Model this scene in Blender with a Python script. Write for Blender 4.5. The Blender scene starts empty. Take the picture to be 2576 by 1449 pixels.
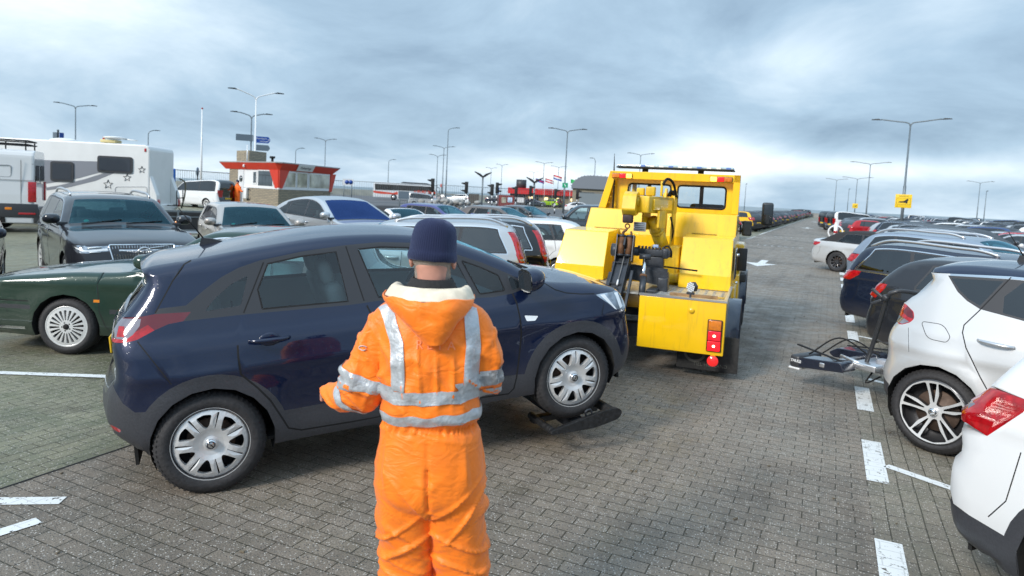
import bpy, bmesh, math, random
import numpy as np
from mathutils import Vector, Matrix, noise
from mathutils.geometry import delaunay_2d_cdt
R_=math.radians; PI=math.pi
random.seed(7)
scene=bpy.context.scene
COL=scene.collection
# ------------------------------------------------------------------ camera
CF,CYP,PITCH,ROLL,CH,VPX=1715.366,618.992,R_(4.329),R_(2.897),1.998,2091.225   # pixels of a 2576 x 1449 frame
_up=np.array([math.sin(ROLL)*math.cos(PITCH),-math.cos(ROLL)*math.cos(PITCH),-math.sin(PITCH)])
_x=VPX-1288; _y=(_up[0]*_x+_up[2]*CF)/(-_up[1])
_ly=np.array([_x,_y,CF]); _ly/=np.linalg.norm(_ly); _lx=np.cross(_ly,_up)
RW=np.array([_lx,_ly,_up])          # world axes: x across the lane, y along the lane, z up
def at(px,py,z=0.0):
    """ground (or height z) point seen at a pixel of the 2576-wide frame"""
    d=RW@np.array([px-1288,py-CYP,CF]); t=(z-CH)/d[2]
    return Vector((d[0]*t,d[1]*t,z))
def hor(px): return CYP+(_up[0]*(px-1288)+_up[2]*CF)/(-_up[1])
def atr(px,dist,z=0.0):
    """point in the direction of pixel column px at the horizon, given horizontal distance"""
    d=RW@np.array([px-1288,hor(px)-CYP,CF]); d=d/np.hypot(d[0],d[1])
    return Vector((d[0]*dist,d[1]*dist,z))
cam_d=bpy.data.cameras.new('camera'); cam=bpy.data.objects.new('camera',cam_d); COL.objects.link(cam); scene.camera=cam
cr=RW@np.array([1,0,0]); cu=RW@np.array([0,-1,0]); cb=RW@np.array([0,0,-1])
M=Matrix(((cr[0],cu[0],cb[0],0),(cr[1],cu[1],cb[1],0),(cr[2],cu[2],cb[2],CH),(0,0,0,1)))
cam.matrix_world=M
cam_d.sensor_width=36; cam_d.sensor_fit='HORIZONTAL'; cam_d.lens=CF/2576*36
cam_d.shift_y=(CYP-724.5)/2576; cam_d.clip_start=.05; cam_d.clip_end=9000
cam_d.dof.use_dof=True; cam_d.dof.focus_distance=4.6; cam_d.dof.aperture_fstop=3.2
# ------------------------------------------------------------------ sky, sun
SUN_AZ,SUN_EL=R_(200),R_(32)
w=bpy.data.worlds.new('World'); scene.world=w; w.use_nodes=True
nt=w.node_tree; nt.nodes.clear()
def N(t,kind,**kw):
    n=t.nodes.new(kind)
    for k,v in kw.items():
        if k.startswith('i_'):
            key=k[2:]; n.inputs[int(key) if key.isdigit() else key.replace('_',' ')].default_value=v
        else: setattr(n,k,v)
    return n
def ramp(t,stops,interp='LINEAR'):
    n=t.nodes.new('ShaderNodeValToRGB'); cr_=n.color_ramp; cr_.interpolation=interp
    while len(cr_.elements)>1: cr_.elements.remove(cr_.elements[-1])
    cr_.elements[0].position=stops[0][0]; cr_.elements[0].color=(*stops[0][1],1)
    for p,c in stops[1:]:
        e=cr_.elements.new(p); e.color=(*c,1)
    return n
L=nt.links.new
out=N(nt,'ShaderNodeOutputWorld'); bg1=N(nt,'ShaderNodeBackground'); bg2=N(nt,'ShaderNodeBackground'); add=N(nt,'ShaderNodeMixShader')
sky=N(nt,'ShaderNodeTexSky',sky_type='NISHITA',sun_disc=False,sun_elevation=SUN_EL,sun_rotation=SUN_AZ,air_density=1.0,dust_density=2.0)
bg1.inputs[1].default_value=.10; L(sky.outputs[0],bg1.inputs[0])
tc=N(nt,'ShaderNodeTexCoord'); sep=N(nt,'ShaderNodeSeparateXYZ'); L(tc.outputs['Generated'],sep.inputs[0])
def mth(op,a,b=None,c=None,clamp=False):
    n=N(nt,'ShaderNodeMath',operation=op,use_clamp=clamp)
    for i,v in enumerate((a,b,c)):
        if v is None: continue
        if isinstance(v,(int,float)): n.inputs[i].default_value=v
        else: L(v,n.inputs[i])
    return n.outputs[0]
# clouds lie on a flat deck overhead: project the direction onto it
zc=mth('ADD',mth('MAXIMUM',sep.outputs[2],0.0),.27)
cx=mth('DIVIDE',sep.outputs[0],zc); cy=mth('DIVIDE',sep.outputs[1],zc)
comb=N(nt,'ShaderNodeCombineXYZ'); L(cx,comb.inputs[0]); L(cy,comb.inputs[1])
n1=N(nt,'ShaderNodeTexNoise',noise_dimensions='3D'); L(comb.outputs[0],n1.inputs['Vector']); n1.inputs['Scale'].default_value=1.55; n1.inputs['Detail'].default_value=9; n1.inputs['Roughness'].default_value=.60; n1.inputs['Distortion'].default_value=.35
n2=N(nt,'ShaderNodeTexNoise'); L(comb.outputs[0],n2.inputs['Vector']); n2.inputs['Scale'].default_value=.22; n2.inputs['Detail'].default_value=3
def gauss(az,el,sx,sz,amp):
    """soft lobe of brightness round a direction of the sky"""
    a=R_(az); hx=mth('MULTIPLY',sep.outputs[0],math.cos(a+PI/2)); hy=mth('MULTIPLY',sep.outputs[1],math.sin(a+PI/2))
    lat=mth('ADD',hx,hy); fw=mth('ADD',mth('MULTIPLY',sep.outputs[0],math.cos(a)),mth('MULTIPLY',sep.outputs[1],math.sin(a)))
    u=mth('DIVIDE',lat,sx); v=mth('DIVIDE',mth('SUBTRACT',sep.outputs[2],math.sin(R_(el))),sz)
    q=mth('MULTIPLY',mth('ADD',mth('MULTIPLY',u,u),mth('MULTIPLY',v,v)),-1.0)
    g=mth('EXPONENT',q); s=mth('GREATER_THAN',fw,0.0)
    return mth('MULTIPLY',mth('MULTIPLY',g,s),amp)
lobes=[gauss(152,12,.24,.09,.36),gauss(99,3.7,.10,.032,.60),gauss(84,3.2,.20,.016,.36),gauss(94,11,.09,.05,.26),gauss(84,14,.05,.04,.10),gauss(98,14,.06,.04,-.10),gauss(112,2.0,.16,.022,.45),gauss(135,.8,.4,.026,.20),gauss(86,.3,.3,.03,.14),gauss(119,9,.16,.075,-.10),gauss(90,6.3,.17,.03,-.12),gauss(139,5,.12,.03,-.07),gauss(-65,2,.9,.16,-.42)]
b=mth('MULTIPLY',mth('SUBTRACT',n1.outputs[0],.5),.82)
b=mth('ADD',b,mth('MULTIPLY',mth('SUBTRACT',n2.outputs[0],.5),.35))
for l_ in lobes: b=mth('ADD',b,l_)
b=mth('ADD',b,.215,clamp=True)
rp=ramp(nt,[(0,(.20,.29,.39)),(.22,(.32,.44,.555)),(.5,(.55,.66,.75)),(.78,(.86,.90,.93)),(1,(.98,.99,1.0))]); L(b,rp.inputs[0])
hi=mth('ADD',mth('MULTIPLY',mth('MULTIPLY',mth('SUBTRACT',sep.outputs[2],.30,clamp=True),1.6,clamp=True),.85),1.0)
L(rp.outputs[0],bg2.inputs[0]); L(hi,bg2.inputs[1])
add.inputs[0].default_value=.93; L(bg1.outputs[0],add.inputs[1]); L(bg2.outputs[0],add.inputs[2]); L(add.outputs[0],out.inputs[0])
sun_d=bpy.data.lights.new('sun','SUN'); sun_d.energy=2.3; sun_d.angle=R_(14); sun_d.color=(1,.95,.88)
sun=bpy.data.objects.new('sun',sun_d); COL.objects.link(sun)
sd=Vector((math.cos(SUN_EL)*math.sin(SUN_AZ),math.cos(SUN_EL)*math.cos(SUN_AZ),math.sin(SUN_EL)))
sun.rotation_euler=sd.to_track_quat('Z','Y').to_euler()
vs=scene.view_settings; vs.view_transform='Standard'; vs.look='None'; vs.gamma=1; vs.use_curve_mapping=False; vs.exposure=0.58
# ------------------------------------------------------------------ materials
MATS={}
def pbr(name,col,rough=.5,metal=0.0,coat=0.0,bump=None,mottle=0.0,scale=8,emit=None,estr=0.0,spec=.5):
    if name in MATS: return MATS[name]
    m=bpy.data.materials.new(name); m.use_nodes=True; t=m.node_tree; p=t.nodes['Principled BSDF']
    p.inputs['Base Color'].default_value=(*col,1); p.inputs['Roughness'].default_value=rough; p.inputs['Metallic'].default_value=metal
    p.inputs['Coat Weight'].default_value=coat; p.inputs['Coat Roughness'].default_value=.04; p.inputs['Specular IOR Level'].default_value=spec
    if emit: p.inputs['Emission Color'].default_value=(*emit,1); p.inputs['Emission Strength'].default_value=estr
    if mottle or bump:
        co=t.nodes.new('ShaderNodeTexCoord'); n=t.nodes.new('ShaderNodeTexNoise'); n.inputs['Scale'].default_value=scale; n.inputs['Detail'].default_value=5
        t.links.new(co.outputs['Object'],n.inputs['Vector'])
        if mottle:
            r=t.nodes.new('ShaderNodeMapRange'); r.inputs[1].default_value=.3; r.inputs[2].default_value=.7; r.inputs[3].default_value=1-mottle; r.inputs[4].default_value=1+mottle
            mx=t.nodes.new('ShaderNodeVectorMath'); mx.operation='SCALE'; mx.inputs[0].default_value=col
            t.links.new(n.outputs[0],r.inputs[0]); t.links.new(r.outputs[0],mx.inputs['Scale']); t.links.new(mx.outputs[0],p.inputs['Base Color'])
        if bump:
            bp=t.nodes.new('ShaderNodeBump'); bp.inputs['Strength'].default_value=bump; bp.inputs['Distance'].default_value=.02
            t.links.new(n.outputs[0],bp.inputs['Height']); t.links.new(bp.outputs[0],p.inputs['Normal'])
    MATS[name]=m; return m
def paint(name,col,metal=.35,rough=.32,wet=0.0,dirt=.0,inner=(.22,.24,.25)):
    key='paint_'+name
    if key in MATS: return MATS[key]
    m=bpy.data.materials.new(key); m.use_nodes=True; t=m.node_tree; p=t.nodes['Principled BSDF']; o=t.nodes['Material Output']
    p.inputs['Base Color'].default_value=(*col,1); p.inputs['Roughness'].default_value=rough; p.inputs['Metallic'].default_value=metal
    p.inputs['Coat Weight'].default_value=1; p.inputs['Coat Roughness'].default_value=.05; p.inputs['Specular IOR Level'].default_value=.15; p.inputs['Coat IOR'].default_value=1.55; p.inputs['Metallic'].default_value=metal if max(col)>.25 else metal*.25
    co=t.nodes.new('ShaderNodeTexCoord')
    n=t.nodes.new('ShaderNodeTexNoise'); n.inputs['Scale'].default_value=2.2; n.inputs['Detail'].default_value=6; t.links.new(co.outputs['Object'],n.inputs['Vector'])
    r=t.nodes.new('ShaderNodeMapRange'); r.inputs[1].default_value=.35; r.inputs[2].default_value=.75; r.inputs[3].default_value=.012; r.inputs[4].default_value=.05
    t.links.new(n.outputs[0],r.inputs[0]); t.links.new(r.outputs[0],p.inputs['Coat Roughness'])
    if wet:
        v=t.nodes.new('ShaderNodeTexVoronoi'); v.inputs['Scale'].default_value=95; t.links.new(co.outputs['Object'],v.inputs['Vector'])
        c=t.nodes.new('ShaderNodeTexNoise'); c.inputs['Scale'].default_value=6; t.links.new(co.outputs['Object'],c.inputs['Vector'])
        d=t.nodes.new('ShaderNodeMapRange'); d.inputs[1].default_value=.0; d.inputs[2].default_value=.33; d.inputs[3].default_value=1; d.inputs[4].default_value=0
        t.links.new(v.outputs['Distance'],d.inputs[0])
        g=t.nodes.new('ShaderNodeMath'); g.operation='GREATER_THAN'; t.links.new(v.outputs['Color'],g.inputs[0]); g.inputs[1].default_value=.72
        mu=t.nodes.new('ShaderNodeMath'); mu.operation='MULTIPLY'; t.links.new(d.outputs[0],mu.inputs[0]); t.links.new(g.outputs[0],mu.inputs[1])
        bp=t.nodes.new('ShaderNodeBump'); bp.inputs['Strength'].default_value=wet; bp.inputs['Distance'].default_value=.002
        t.links.new(mu.outputs[0],bp.inputs['Height']); t.links.new(bp.outputs[0],p.inputs['Coat Normal']); t.links.new(bp.outputs[0],p.inputs['Normal'])
    if dirt:
        # road grime thrown up on the lower flanks
        s=t.nodes.new('ShaderNodeSeparateXYZ'); t.links.new(co.outputs['Object'],s.inputs[0])
        a=t.nodes.new('ShaderNodeMapRange'); a.inputs[1].default_value=.55; a.inputs[2].default_value=.2; a.inputs[3].default_value=0; a.inputs[4].default_value=dirt
        t.links.new(s.outputs[2],a.inputs[0]); mm=t.nodes.new('ShaderNodeMath'); mm.operation='MULTIPLY'; t.links.new(a.outputs[0],mm.inputs[0]); t.links.new(n.outputs[0],mm.inputs[1])
        mc=t.nodes.new('ShaderNodeMix'); mc.data_type='RGBA'; mc.inputs[6].default_value=(*col,1); mc.inputs[7].default_value=(.10,.085,.07,1); t.links.new(mm.outputs[0],mc.inputs[0]); t.links.new(mc.outputs[2],p.inputs['Base Color'])
    ge=t.nodes.new('ShaderNodeNewGeometry'); mx=t.nodes.new('ShaderNodeMixShader'); df=t.nodes.new('ShaderNodeBsdfDiffuse'); df.inputs[0].default_value=(*inner,1)
    t.links.new(ge.outputs['Backfacing'],mx.inputs[0]); t.links.new(p.outputs[0],mx.inputs[1]); t.links.new(df.outputs[0],mx.inputs[2]); t.links.new(mx.outputs[0],o.inputs[0])
    MATS[key]=m; return m
def glass(name,tint=(.42,.56,.56),rough=.02,base=.08,ior=1.45,rc=(1,1,1)):
    if name in MATS: return MATS[name]
    m=bpy.data.materials.new(name); m.use_nodes=True; t=m.node_tree; t.nodes.clear()
    o=t.nodes.new('ShaderNodeOutputMaterial'); tr=t.nodes.new('ShaderNodeBsdfTransparent'); tr.inputs[0].default_value=(*tint,1)
    gl=t.nodes.new('ShaderNodeBsdfGlossy'); gl.inputs['Roughness'].default_value=rough; gl.inputs[0].default_value=(*rc,1)
    lw=t.nodes.new('ShaderNodeFresnel'); lw.inputs[0].default_value=ior
    a=t.nodes.new('ShaderNodeMath'); a.operation='ADD'; a.use_clamp=True; a.inputs[1].default_value=base; t.links.new(lw.outputs[0],a.inputs[0])
    mx=t.nodes.new('ShaderNodeMixShader'); t.links.new(a.outputs[0],mx.inputs[0]); t.links.new(tr.outputs[0],mx.inputs[1]); t.links.new(gl.outputs[0],mx.inputs[2]); t.links.new(mx.outputs[0],o.inputs[0])
    MATS[name]=m; return m
G_CLEAR=glass('car_glass',(.80,.96,.97),.015,.03); G_TINT=glass('tinted_glass',(.14,.18,.18),.015,.08); G_SCREEN=glass('windscreen_glass',(.40,.74,.82),.015,.03,1.35,(.42,.80,.95))
G_BLUE=glass('blue_windscreen_glass',(.08,.14,.36),.015,.14,1.5,(.16,.28,.72))
M_DGLASS=pbr('dark_glass',(.015,.02,.025),.04,0,1.0)
M_BLACKP=pbr('black_plastic',(.035,.037,.042),.42,bump=.08,scale=60,mottle=.12)
M_CLAD=pbr('cladding_plastic',(.042,.044,.052),.38,bump=.10,scale=90,mottle=.15)
M_GAP=pbr('panel_gap',(.004,.004,.005),.8)
M_TRIM=pbr('pillar_trim',(.030,.031,.036),.4)
M_CHROME=pbr('chrome_trim',(.75,.76,.78),.12,1.0)
M_TYRE=pbr('tyre_rubber',(.028,.027,.029),.72,bump=.25,scale=45,mottle=.25)
M_SILVER=pbr('wheel_silver',(.68,.68,.68),.33,.45,.4,mottle=.06,scale=20)
M_DSILV=pbr('wheel_anthracite',(.06,.06,.065),.4,.6,.4)
M_RUST=pbr('brake_metal',(.13,.09,.07),.6,.4,mottle=.3,scale=20)
M_WELL=pbr('wheel_well_felt',(.012,.012,.012),.95,bump=.3,scale=30)
M_HEAD=pbr('headlight_reflector',(.34,.37,.41),.10,.8,1.0,mottle=.85,scale=11)
M_DRL=pbr('headlight_strip',(.85,.88,.9),.2,.1,1.0)
M_TAIL=pbr('tail_lamp_red',(.38,.004,.008),.12,0,1.0,mottle=.35,scale=25)
M_TAILD=pbr('tail_lamp_dark_red',(.11,.003,.008),.1,0,1.0)
M_TAILW=pbr('tail_lamp_clear',(.30,.27,.30),.1,.6,1.0,mottle=.15,scale=12)
M_AMBER=pbr('amber_lens',(.75,.22,.01),.2,0,.6)
M_PLATE=pbr('number_plate_yellow',(.80,.50,.02),.4)
M_PLTXT=pbr('number_plate_print',(.02,.02,.02),.5)
M_SEAT=pbr('seat_cloth',(.022,.024,.028),.9,bump=.3,scale=80)
M_SEATL=pbr('seat_cloth_light',(.30,.31,.31),.9,bump=.3,scale=80)
M_DASH=pbr('dashboard_plastic',(.02,.021,.023),.6)
M_WHITE=pbr('white_gloss',(.74,.75,.76),.3,0,.6)
M_GREEN=pbr('sticker_green',(.02,.42,.25),.5)
M_ALU=pbr('brushed_aluminium',(.62,.63,.65),.32,.85)
# ------------------------------------------------------------------ object helpers
def link(o,parent=None,label=None,cat=None,group=None,kind=None):
    COL.objects.link(o)
    if parent is not None: o.parent=parent
    if label: o['label']=label
    if cat: o['category']=cat
    if group: o['group']=group
    if kind: o['kind']=kind
    return o
def empty(name,loc=(0,0,0),yaw=0,label=None,cat=None,group=None,pitch=0):
    e=bpy.data.objects.new(name,None); e.empty_display_size=.2; e.location=loc; e.rotation_euler=(0,-pitch,yaw)
    return link(e,None,label,cat,group)
class MB:
    """collects shapes into one mesh with material slots"""
    def __init__(s): s.v=[]; s.f=[]; s.m=[]; s.mats=[]; s.sm=[]
    def mi(s,mat):
        if mat not in s.mats: s.mats.append(mat)
        return s.mats.index(mat)
    def add(s,verts,faces,mat,smooth=False,M=None):
        k=len(s.v)
        if M is not None: verts=[M@Vector(q) for q in verts]
        s.v+= [tuple(q) for q in verts]; i=s.mi(mat)
        for f in faces: s.f.append([a+k for a in f]); s.m.append(i); s.sm.append(smooth)
        return s
    def box(s,c,d,mat,rot=None,bev=0.0):
        x,y,z=d[0]/2,d[1]/2,d[2]/2
        Mx=Matrix.Translation(c)@(rot.to_4x4() if rot is not None else Matrix())
        if bev<=0:
            v=[(-x,-y,-z),(x,-y,-z),(x,y,-z),(-x,y,-z),(-x,-y,z),(x,-y,z),(x,y,z),(-x,y,z)]
            return s.add(v,[(0,3,2,1),(4,5,6,7),(0,1,5,4),(1,2,6,5),(2,3,7,6),(3,0,4,7)],mat,False,Mx)
        b_=bmesh.new(); bmesh.ops.create_cube(b_,size=1,matrix=Matrix.Diagonal((d[0],d[1],d[2],1)))
        bmesh.ops.bevel(b_,geom=b_.edges[:],offset=min(bev,min(d)*.49),segments=3,affect='EDGES',profile=.5)
        b_.verts.index_update(); v=[q.co.copy() for q in b_.verts]; f=[[q.index for q in a.verts] for a in b_.faces]; b_.free()
        return s.add(v,f,mat,True,Mx)
    def prism(s,poly,y0,y1,mat,plane='xz',smooth=False,M=None):
        n=len(poly)
        if plane=='xz': v=[(a,y0,b) for a,b in poly]+[(a,y1,b) for a,b in poly]
        elif plane=='yz': v=[(y0,a,b) for a,b in poly]+[(y1,a,b) for a,b in poly]
        else: v=[(a,b,y0) for a,b in poly]+[(a,b,y1) for a,b in poly]
        f=[list(range(n)),list(range(2*n-1,n-1,-1))]+[[i,i+n,(i+1)%n+n,(i+1)%n] for i in range(n)]
        return s.add(v,f,mat,smooth,M)
    def tube(s,pts,r,mat,seg=10,smooth=True,caps=True,squash=None):
        pts=[Vector(p) for p in pts]; n=len(pts); rs=r if isinstance(r,(list,tuple)) else [r]*n
        v=[];f=[]; prev=None
        for i,p in enumerate(pts):
            t=(pts[min(i+1,n-1)]-pts[max(i-1,0)]).normalized()
            if prev is None:
                a=Vector((0,0,1)) if abs(t.z)<.9 else Vector((1,0,0)); u=t.cross(a).normalized()
            else:
                u=(prev-t*prev.dot(t)).normalized()
            prev=u; w_=t.cross(u)
            for k in range(seg):
                an=2*PI*k/seg; v.append(p+(u*math.cos(an)+w_*math.sin(an)*(squash or 1))*rs[i])
        for i in range(n-1):
            for k in range(seg): f.append([i*seg+k,i*seg+(k+1)%seg,(i+1)*seg+(k+1)%seg,(i+1)*seg+k])
        if caps: f.append(list(range(seg-1,-1,-1))); f.append([(n-1)*seg+k for k in range(seg)])
        return s.add(v,f,mat,smooth)
    def lathe(s,prof,mat,seg=32,axis='y',c=(0,0,0),smooth=True,a0=0,a1=2*PI):
        v=[];f=[];full=abs(a1-a0-2*PI)<1e-6; ns=seg if full else seg+1
        for k in range(ns):
            an=a0+(a1-a0)*k/seg; ca,sa=math.cos(an),math.sin(an)
            for rr,h in prof:
                v.append((c[0]+rr*ca,c[1]+h,c[2]+rr*sa) if axis=='y' else (c[0]+rr*ca,c[1]+rr*sa,c[2]+h) if axis=='z' else (c[0]+h,c[1]+rr*ca,c[2]+rr*sa))
        n=len(prof)
        for k in range(seg):
            k2=(k+1)%ns
            for i in range(n-1): f.append([k*n+i,k2*n+i,k2*n+i+1,k*n+i+1])
        return s.add(v,f,mat,smooth)
    def ell(s,c,r,mat,seg=16,rings=10,M=None):
        v=[];f=[]
        for i in range(rings+1):
            th=PI*i/rings
            for k in range(seg):
                ph=2*PI*k/seg; v.append((c[0]+r[0]*math.sin(th)*math.cos(ph),c[1]+r[1]*math.sin(th)*math.sin(ph),c[2]+r[2]*math.cos(th)))
        for i in range(rings):
            for k in range(seg): f.append([i*seg+k,(i+1)*seg+k,(i+1)*seg+(k+1)%seg,i*seg+(k+1)%seg])
        return s.add(v,f,mat,True,M)
    def build(s,name,parent=None,fixn=True,bevel=0,**kw):
        me=bpy.data.meshes.new(name); me.from_pydata(s.v,[],s.f); 
        for m in s.mats: me.materials.append(m)
        me.polygons.foreach_set('material_index',s.m); me.polygons.foreach_set('use_smooth',s.sm)
        if fixn:
            b_=bmesh.new(); b_.from_mesh(me); bmesh.ops.recalc_face_normals(b_,faces=b_.faces[:]); b_.to_mesh(me); b_.free()
        me.update(); o=bpy.data.objects.new(name,me); link(o,parent,**kw)
        if bevel:
            md=o.modifiers.new('b','BEVEL'); md.width=bevel; md.segments=2; md.limit_method='ANGLE'
        return o
def children(o): return [c for c in o.children]
def copy_tree(o,parent=None,kids=None):
    kids=kids or KIDS
    c=o.copy(); COL.objects.link(c)
    if parent is not None: c.parent=parent
    for ch in kids.get(o.name,()): copy_tree(ch,c,kids)
    return c
KIDS={}
def kids_of(root):
    d={}
    def rec(o):
        d[o.name]=[c for c in bpy.data.objects if c.parent==o]
        for c in d[o.name]: rec(c)
    rec(root); return d
def text_mesh(name,txt,size,mat,Mx,parent=None,ext=.002,align='CENTER',shear=0,bold=0.0,**kw):
    cu_=bpy.data.curves.new(name,'FONT'); cu_.body=txt; cu_.size=size; cu_.extrude=ext; cu_.align_x=align; cu_.align_y='CENTER'; cu_.shear=shear; cu_.offset=bold; cu_.resolution_u=3
    to=bpy.data.objects.new(name,cu_); COL.objects.link(to); bpy.context.view_layer.update()
    me=bpy.data.meshes.new_from_object(to); bpy.data.objects.remove(to); me.materials.clear(); me.materials.append(mat); me.transform(Mx)
    o=bpy.data.objects.new(name,me); return link(o,parent,**kw)
def face_M(origin,right,up):
    """matrix that lays text (x right, y up) at origin"""
    r=Vector(right).normalized(); u=Vector(up); u=(u-r*u.dot(r)).normalized(); n=r.cross(u)
    return Matrix(((r.x,u.x,n.x,origin[0]),(r.y,u.y,n.y,origin[1]),(r.z,u.z,n.z,origin[2]),(0,0,0,1)))
# ------------------------------------------------------------------ car body generator
def catmull(pts,step):
    P=[np.array(p,float) for p in pts]; out=[P[0]]
    P2=[2*P[0]-P[1]]+P+[2*P[-1]-P[-2]]
    for i in range(1,len(P2)-2):
        p0,p1,p2,p3=P2[i-1:i+3]; l=np.linalg.norm(p2-p1)
        t0=0;t1=max(np.linalg.norm(p1-p0),1e-4)**.5; t2=t1+max(l,1e-4)**.5; t3=t2+max(np.linalg.norm(p3-p2),1e-4)**.5
        n=max(1,int(round(l/step)))
        for k in range(1,n+1):
            t=t1+(t2-t1)*k/n
            A1=(t1-t)/(t1-t0)*p0+(t-t0)/(t1-t0)*p1; A2=(t2-t)/(t2-t1)*p1+(t-t1)/(t2-t1)*p2; A3=(t3-t)/(t3-t2)*p2+(t-t2)/(t3-t2)*p3
            B1=(t2-t)/(t2-t0)*A1+(t-t0)/(t2-t0)*A2; B2=(t3-t)/(t3-t1)*A2+(t-t1)/(t3-t1)*A3
            out.append((t2-t)/(t2-t1)*B1+(t-t1)/(t2-t1)*B2)
    return np.array(out)
def rnd(poly,r,n=4):
    out=[];m=len(poly)
    for i in range(m):
        a,b_,c=(np.array(poly[(i+k)%m],float) for k in (-1,0,1))
        la,lc=np.linalg.norm(a-b_),np.linalg.norm(c-b_); q=min(r,la*.45,lc*.45)
        p,s=b_+(a-b_)/max(la,1e-6)*q,b_+(c-b_)/max(lc,1e-6)*q
        for k in range(n+1):
            t=k/n; out.append(tuple((1-t)**2*p+2*t*(1-t)*b_+t*t*s))
    return out
def grow(poly,d):
    """offset a polygon outwards by d"""
    P=np.array(poly,float); n=len(P); area=sum(P[i][0]*P[(i+1)%n][1]-P[(i+1)%n][0]*P[i][1] for i in range(n)); sg=1 if area>0 else -1
    out=[]
    for i in range(n):
        a,b_,c=P[i-1],P[i],P[(i+1)%n]; e1=b_-a; e2=c-b_
        n1=np.array([e1[1],-e1[0]])/max(np.linalg.norm(e1),1e-6)*sg; n2=np.array([e2[1],-e2[0]])/max(np.linalg.norm(e2),1e-6)*sg
        m=n1+n2; m/=max(np.linalg.norm(m),1e-6); k=1/max(m@n1,.5); out.append(tuple(b_+m*d*k))
    return out
def ribbon(line,wd):
    P=np.array(line,float); L_,R2=[],[]
    for i in range(len(P)):
        t=P[min(i+1,len(P)-1)]-P[max(i-1,0)]; t/=max(np.linalg.norm(t),1e-6); n=np.array([-t[1],t[0]])*wd/2
        L_.append(tuple(P[i]+n)); R2.append(tuple(P[i]-n))
    return L_+R2[::-1]
def ribbons(line,wd): # one quad strip per segment keeps tight bends clean
    return [ribbon(line,wd)]
def clipx(poly,pa,pb,keep):
    """clip polygon by line pa->pb, keep side sign"""
    P=[np.array(q,float) for q in poly]; a=np.array(pa,float); d=np.array(pb,float)-a; n=np.array([-d[1],d[0]])*keep; out=[]
    for i in range(len(P)):
        p,q=P[i],P[(i+1)%len(P)]; sp,sq=(p-a)@n,(q-a)@n
        if sp>=0: out.append(tuple(p))
        if sp*sq<0: out.append(tuple(p+(q-p)*sp/(sp-sq)))
    return out
def inside(P,poly):
    x,y=P[:,0],P[:,1]; c=np.zeros(len(P),bool); Q=np.array(poly); n=len(Q); j=n-1
    for i in range(n):
        xi,yi=Q[i]; xj,yj=Q[j]
        m=((yi>y)!=(yj>y)); 
        if m.any():
            xx=(xj-xi)*(y-yi)/(yj-yi+1e-12)+xi; c^=m&(x<xx)
        j=i
    return c
def segdist(P,line):
    A=line[:-1];B=line[1:];d=B-A;l2=(d**2).sum(1)+1e-12
    AP=P[:,None,:]-A[None]; t=np.clip((AP*d[None]).sum(2)/l2,0,1); q=AP-t[...,None]*d[None]; D=(q**2).sum(2); k=D.argmin(1); i=np.arange(len(P))
    return np.sqrt(D[i,k]),k,t[i,k]
def triangulate(outer,regions,free):
    """constrained triangulation; returns verts, tris, region index (-1 = none)"""
    V=[];F=[];seen={}
    def vid(p):
        k=(round(p[0],4),round(p[1],4))
        if k not in seen: seen[k]=len(V); V.append(Vector((float(p[0]),float(p[1]))))
        return seen[k]
    for poly in [outer]+regions:
        f=[]
        for p in poly:
            i=vid(p)
            if not f or f[-1]!=i: f.append(i)
        if f[0]==f[-1]: f.pop()
        F.append(f)
    for p in free: vid(p)
    v,_,f,_,_,of=delaunay_2d_cdt(V,[],F,1,1e-6,True)
    P=np.array([tuple(q) for q in v]); T=[];Rg=[]
    for t,o in zip(f,of):
        if 0 not in o: continue
        r=max(o)-1; T.append(t); Rg.append(r)
    return P,T,Rg
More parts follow.
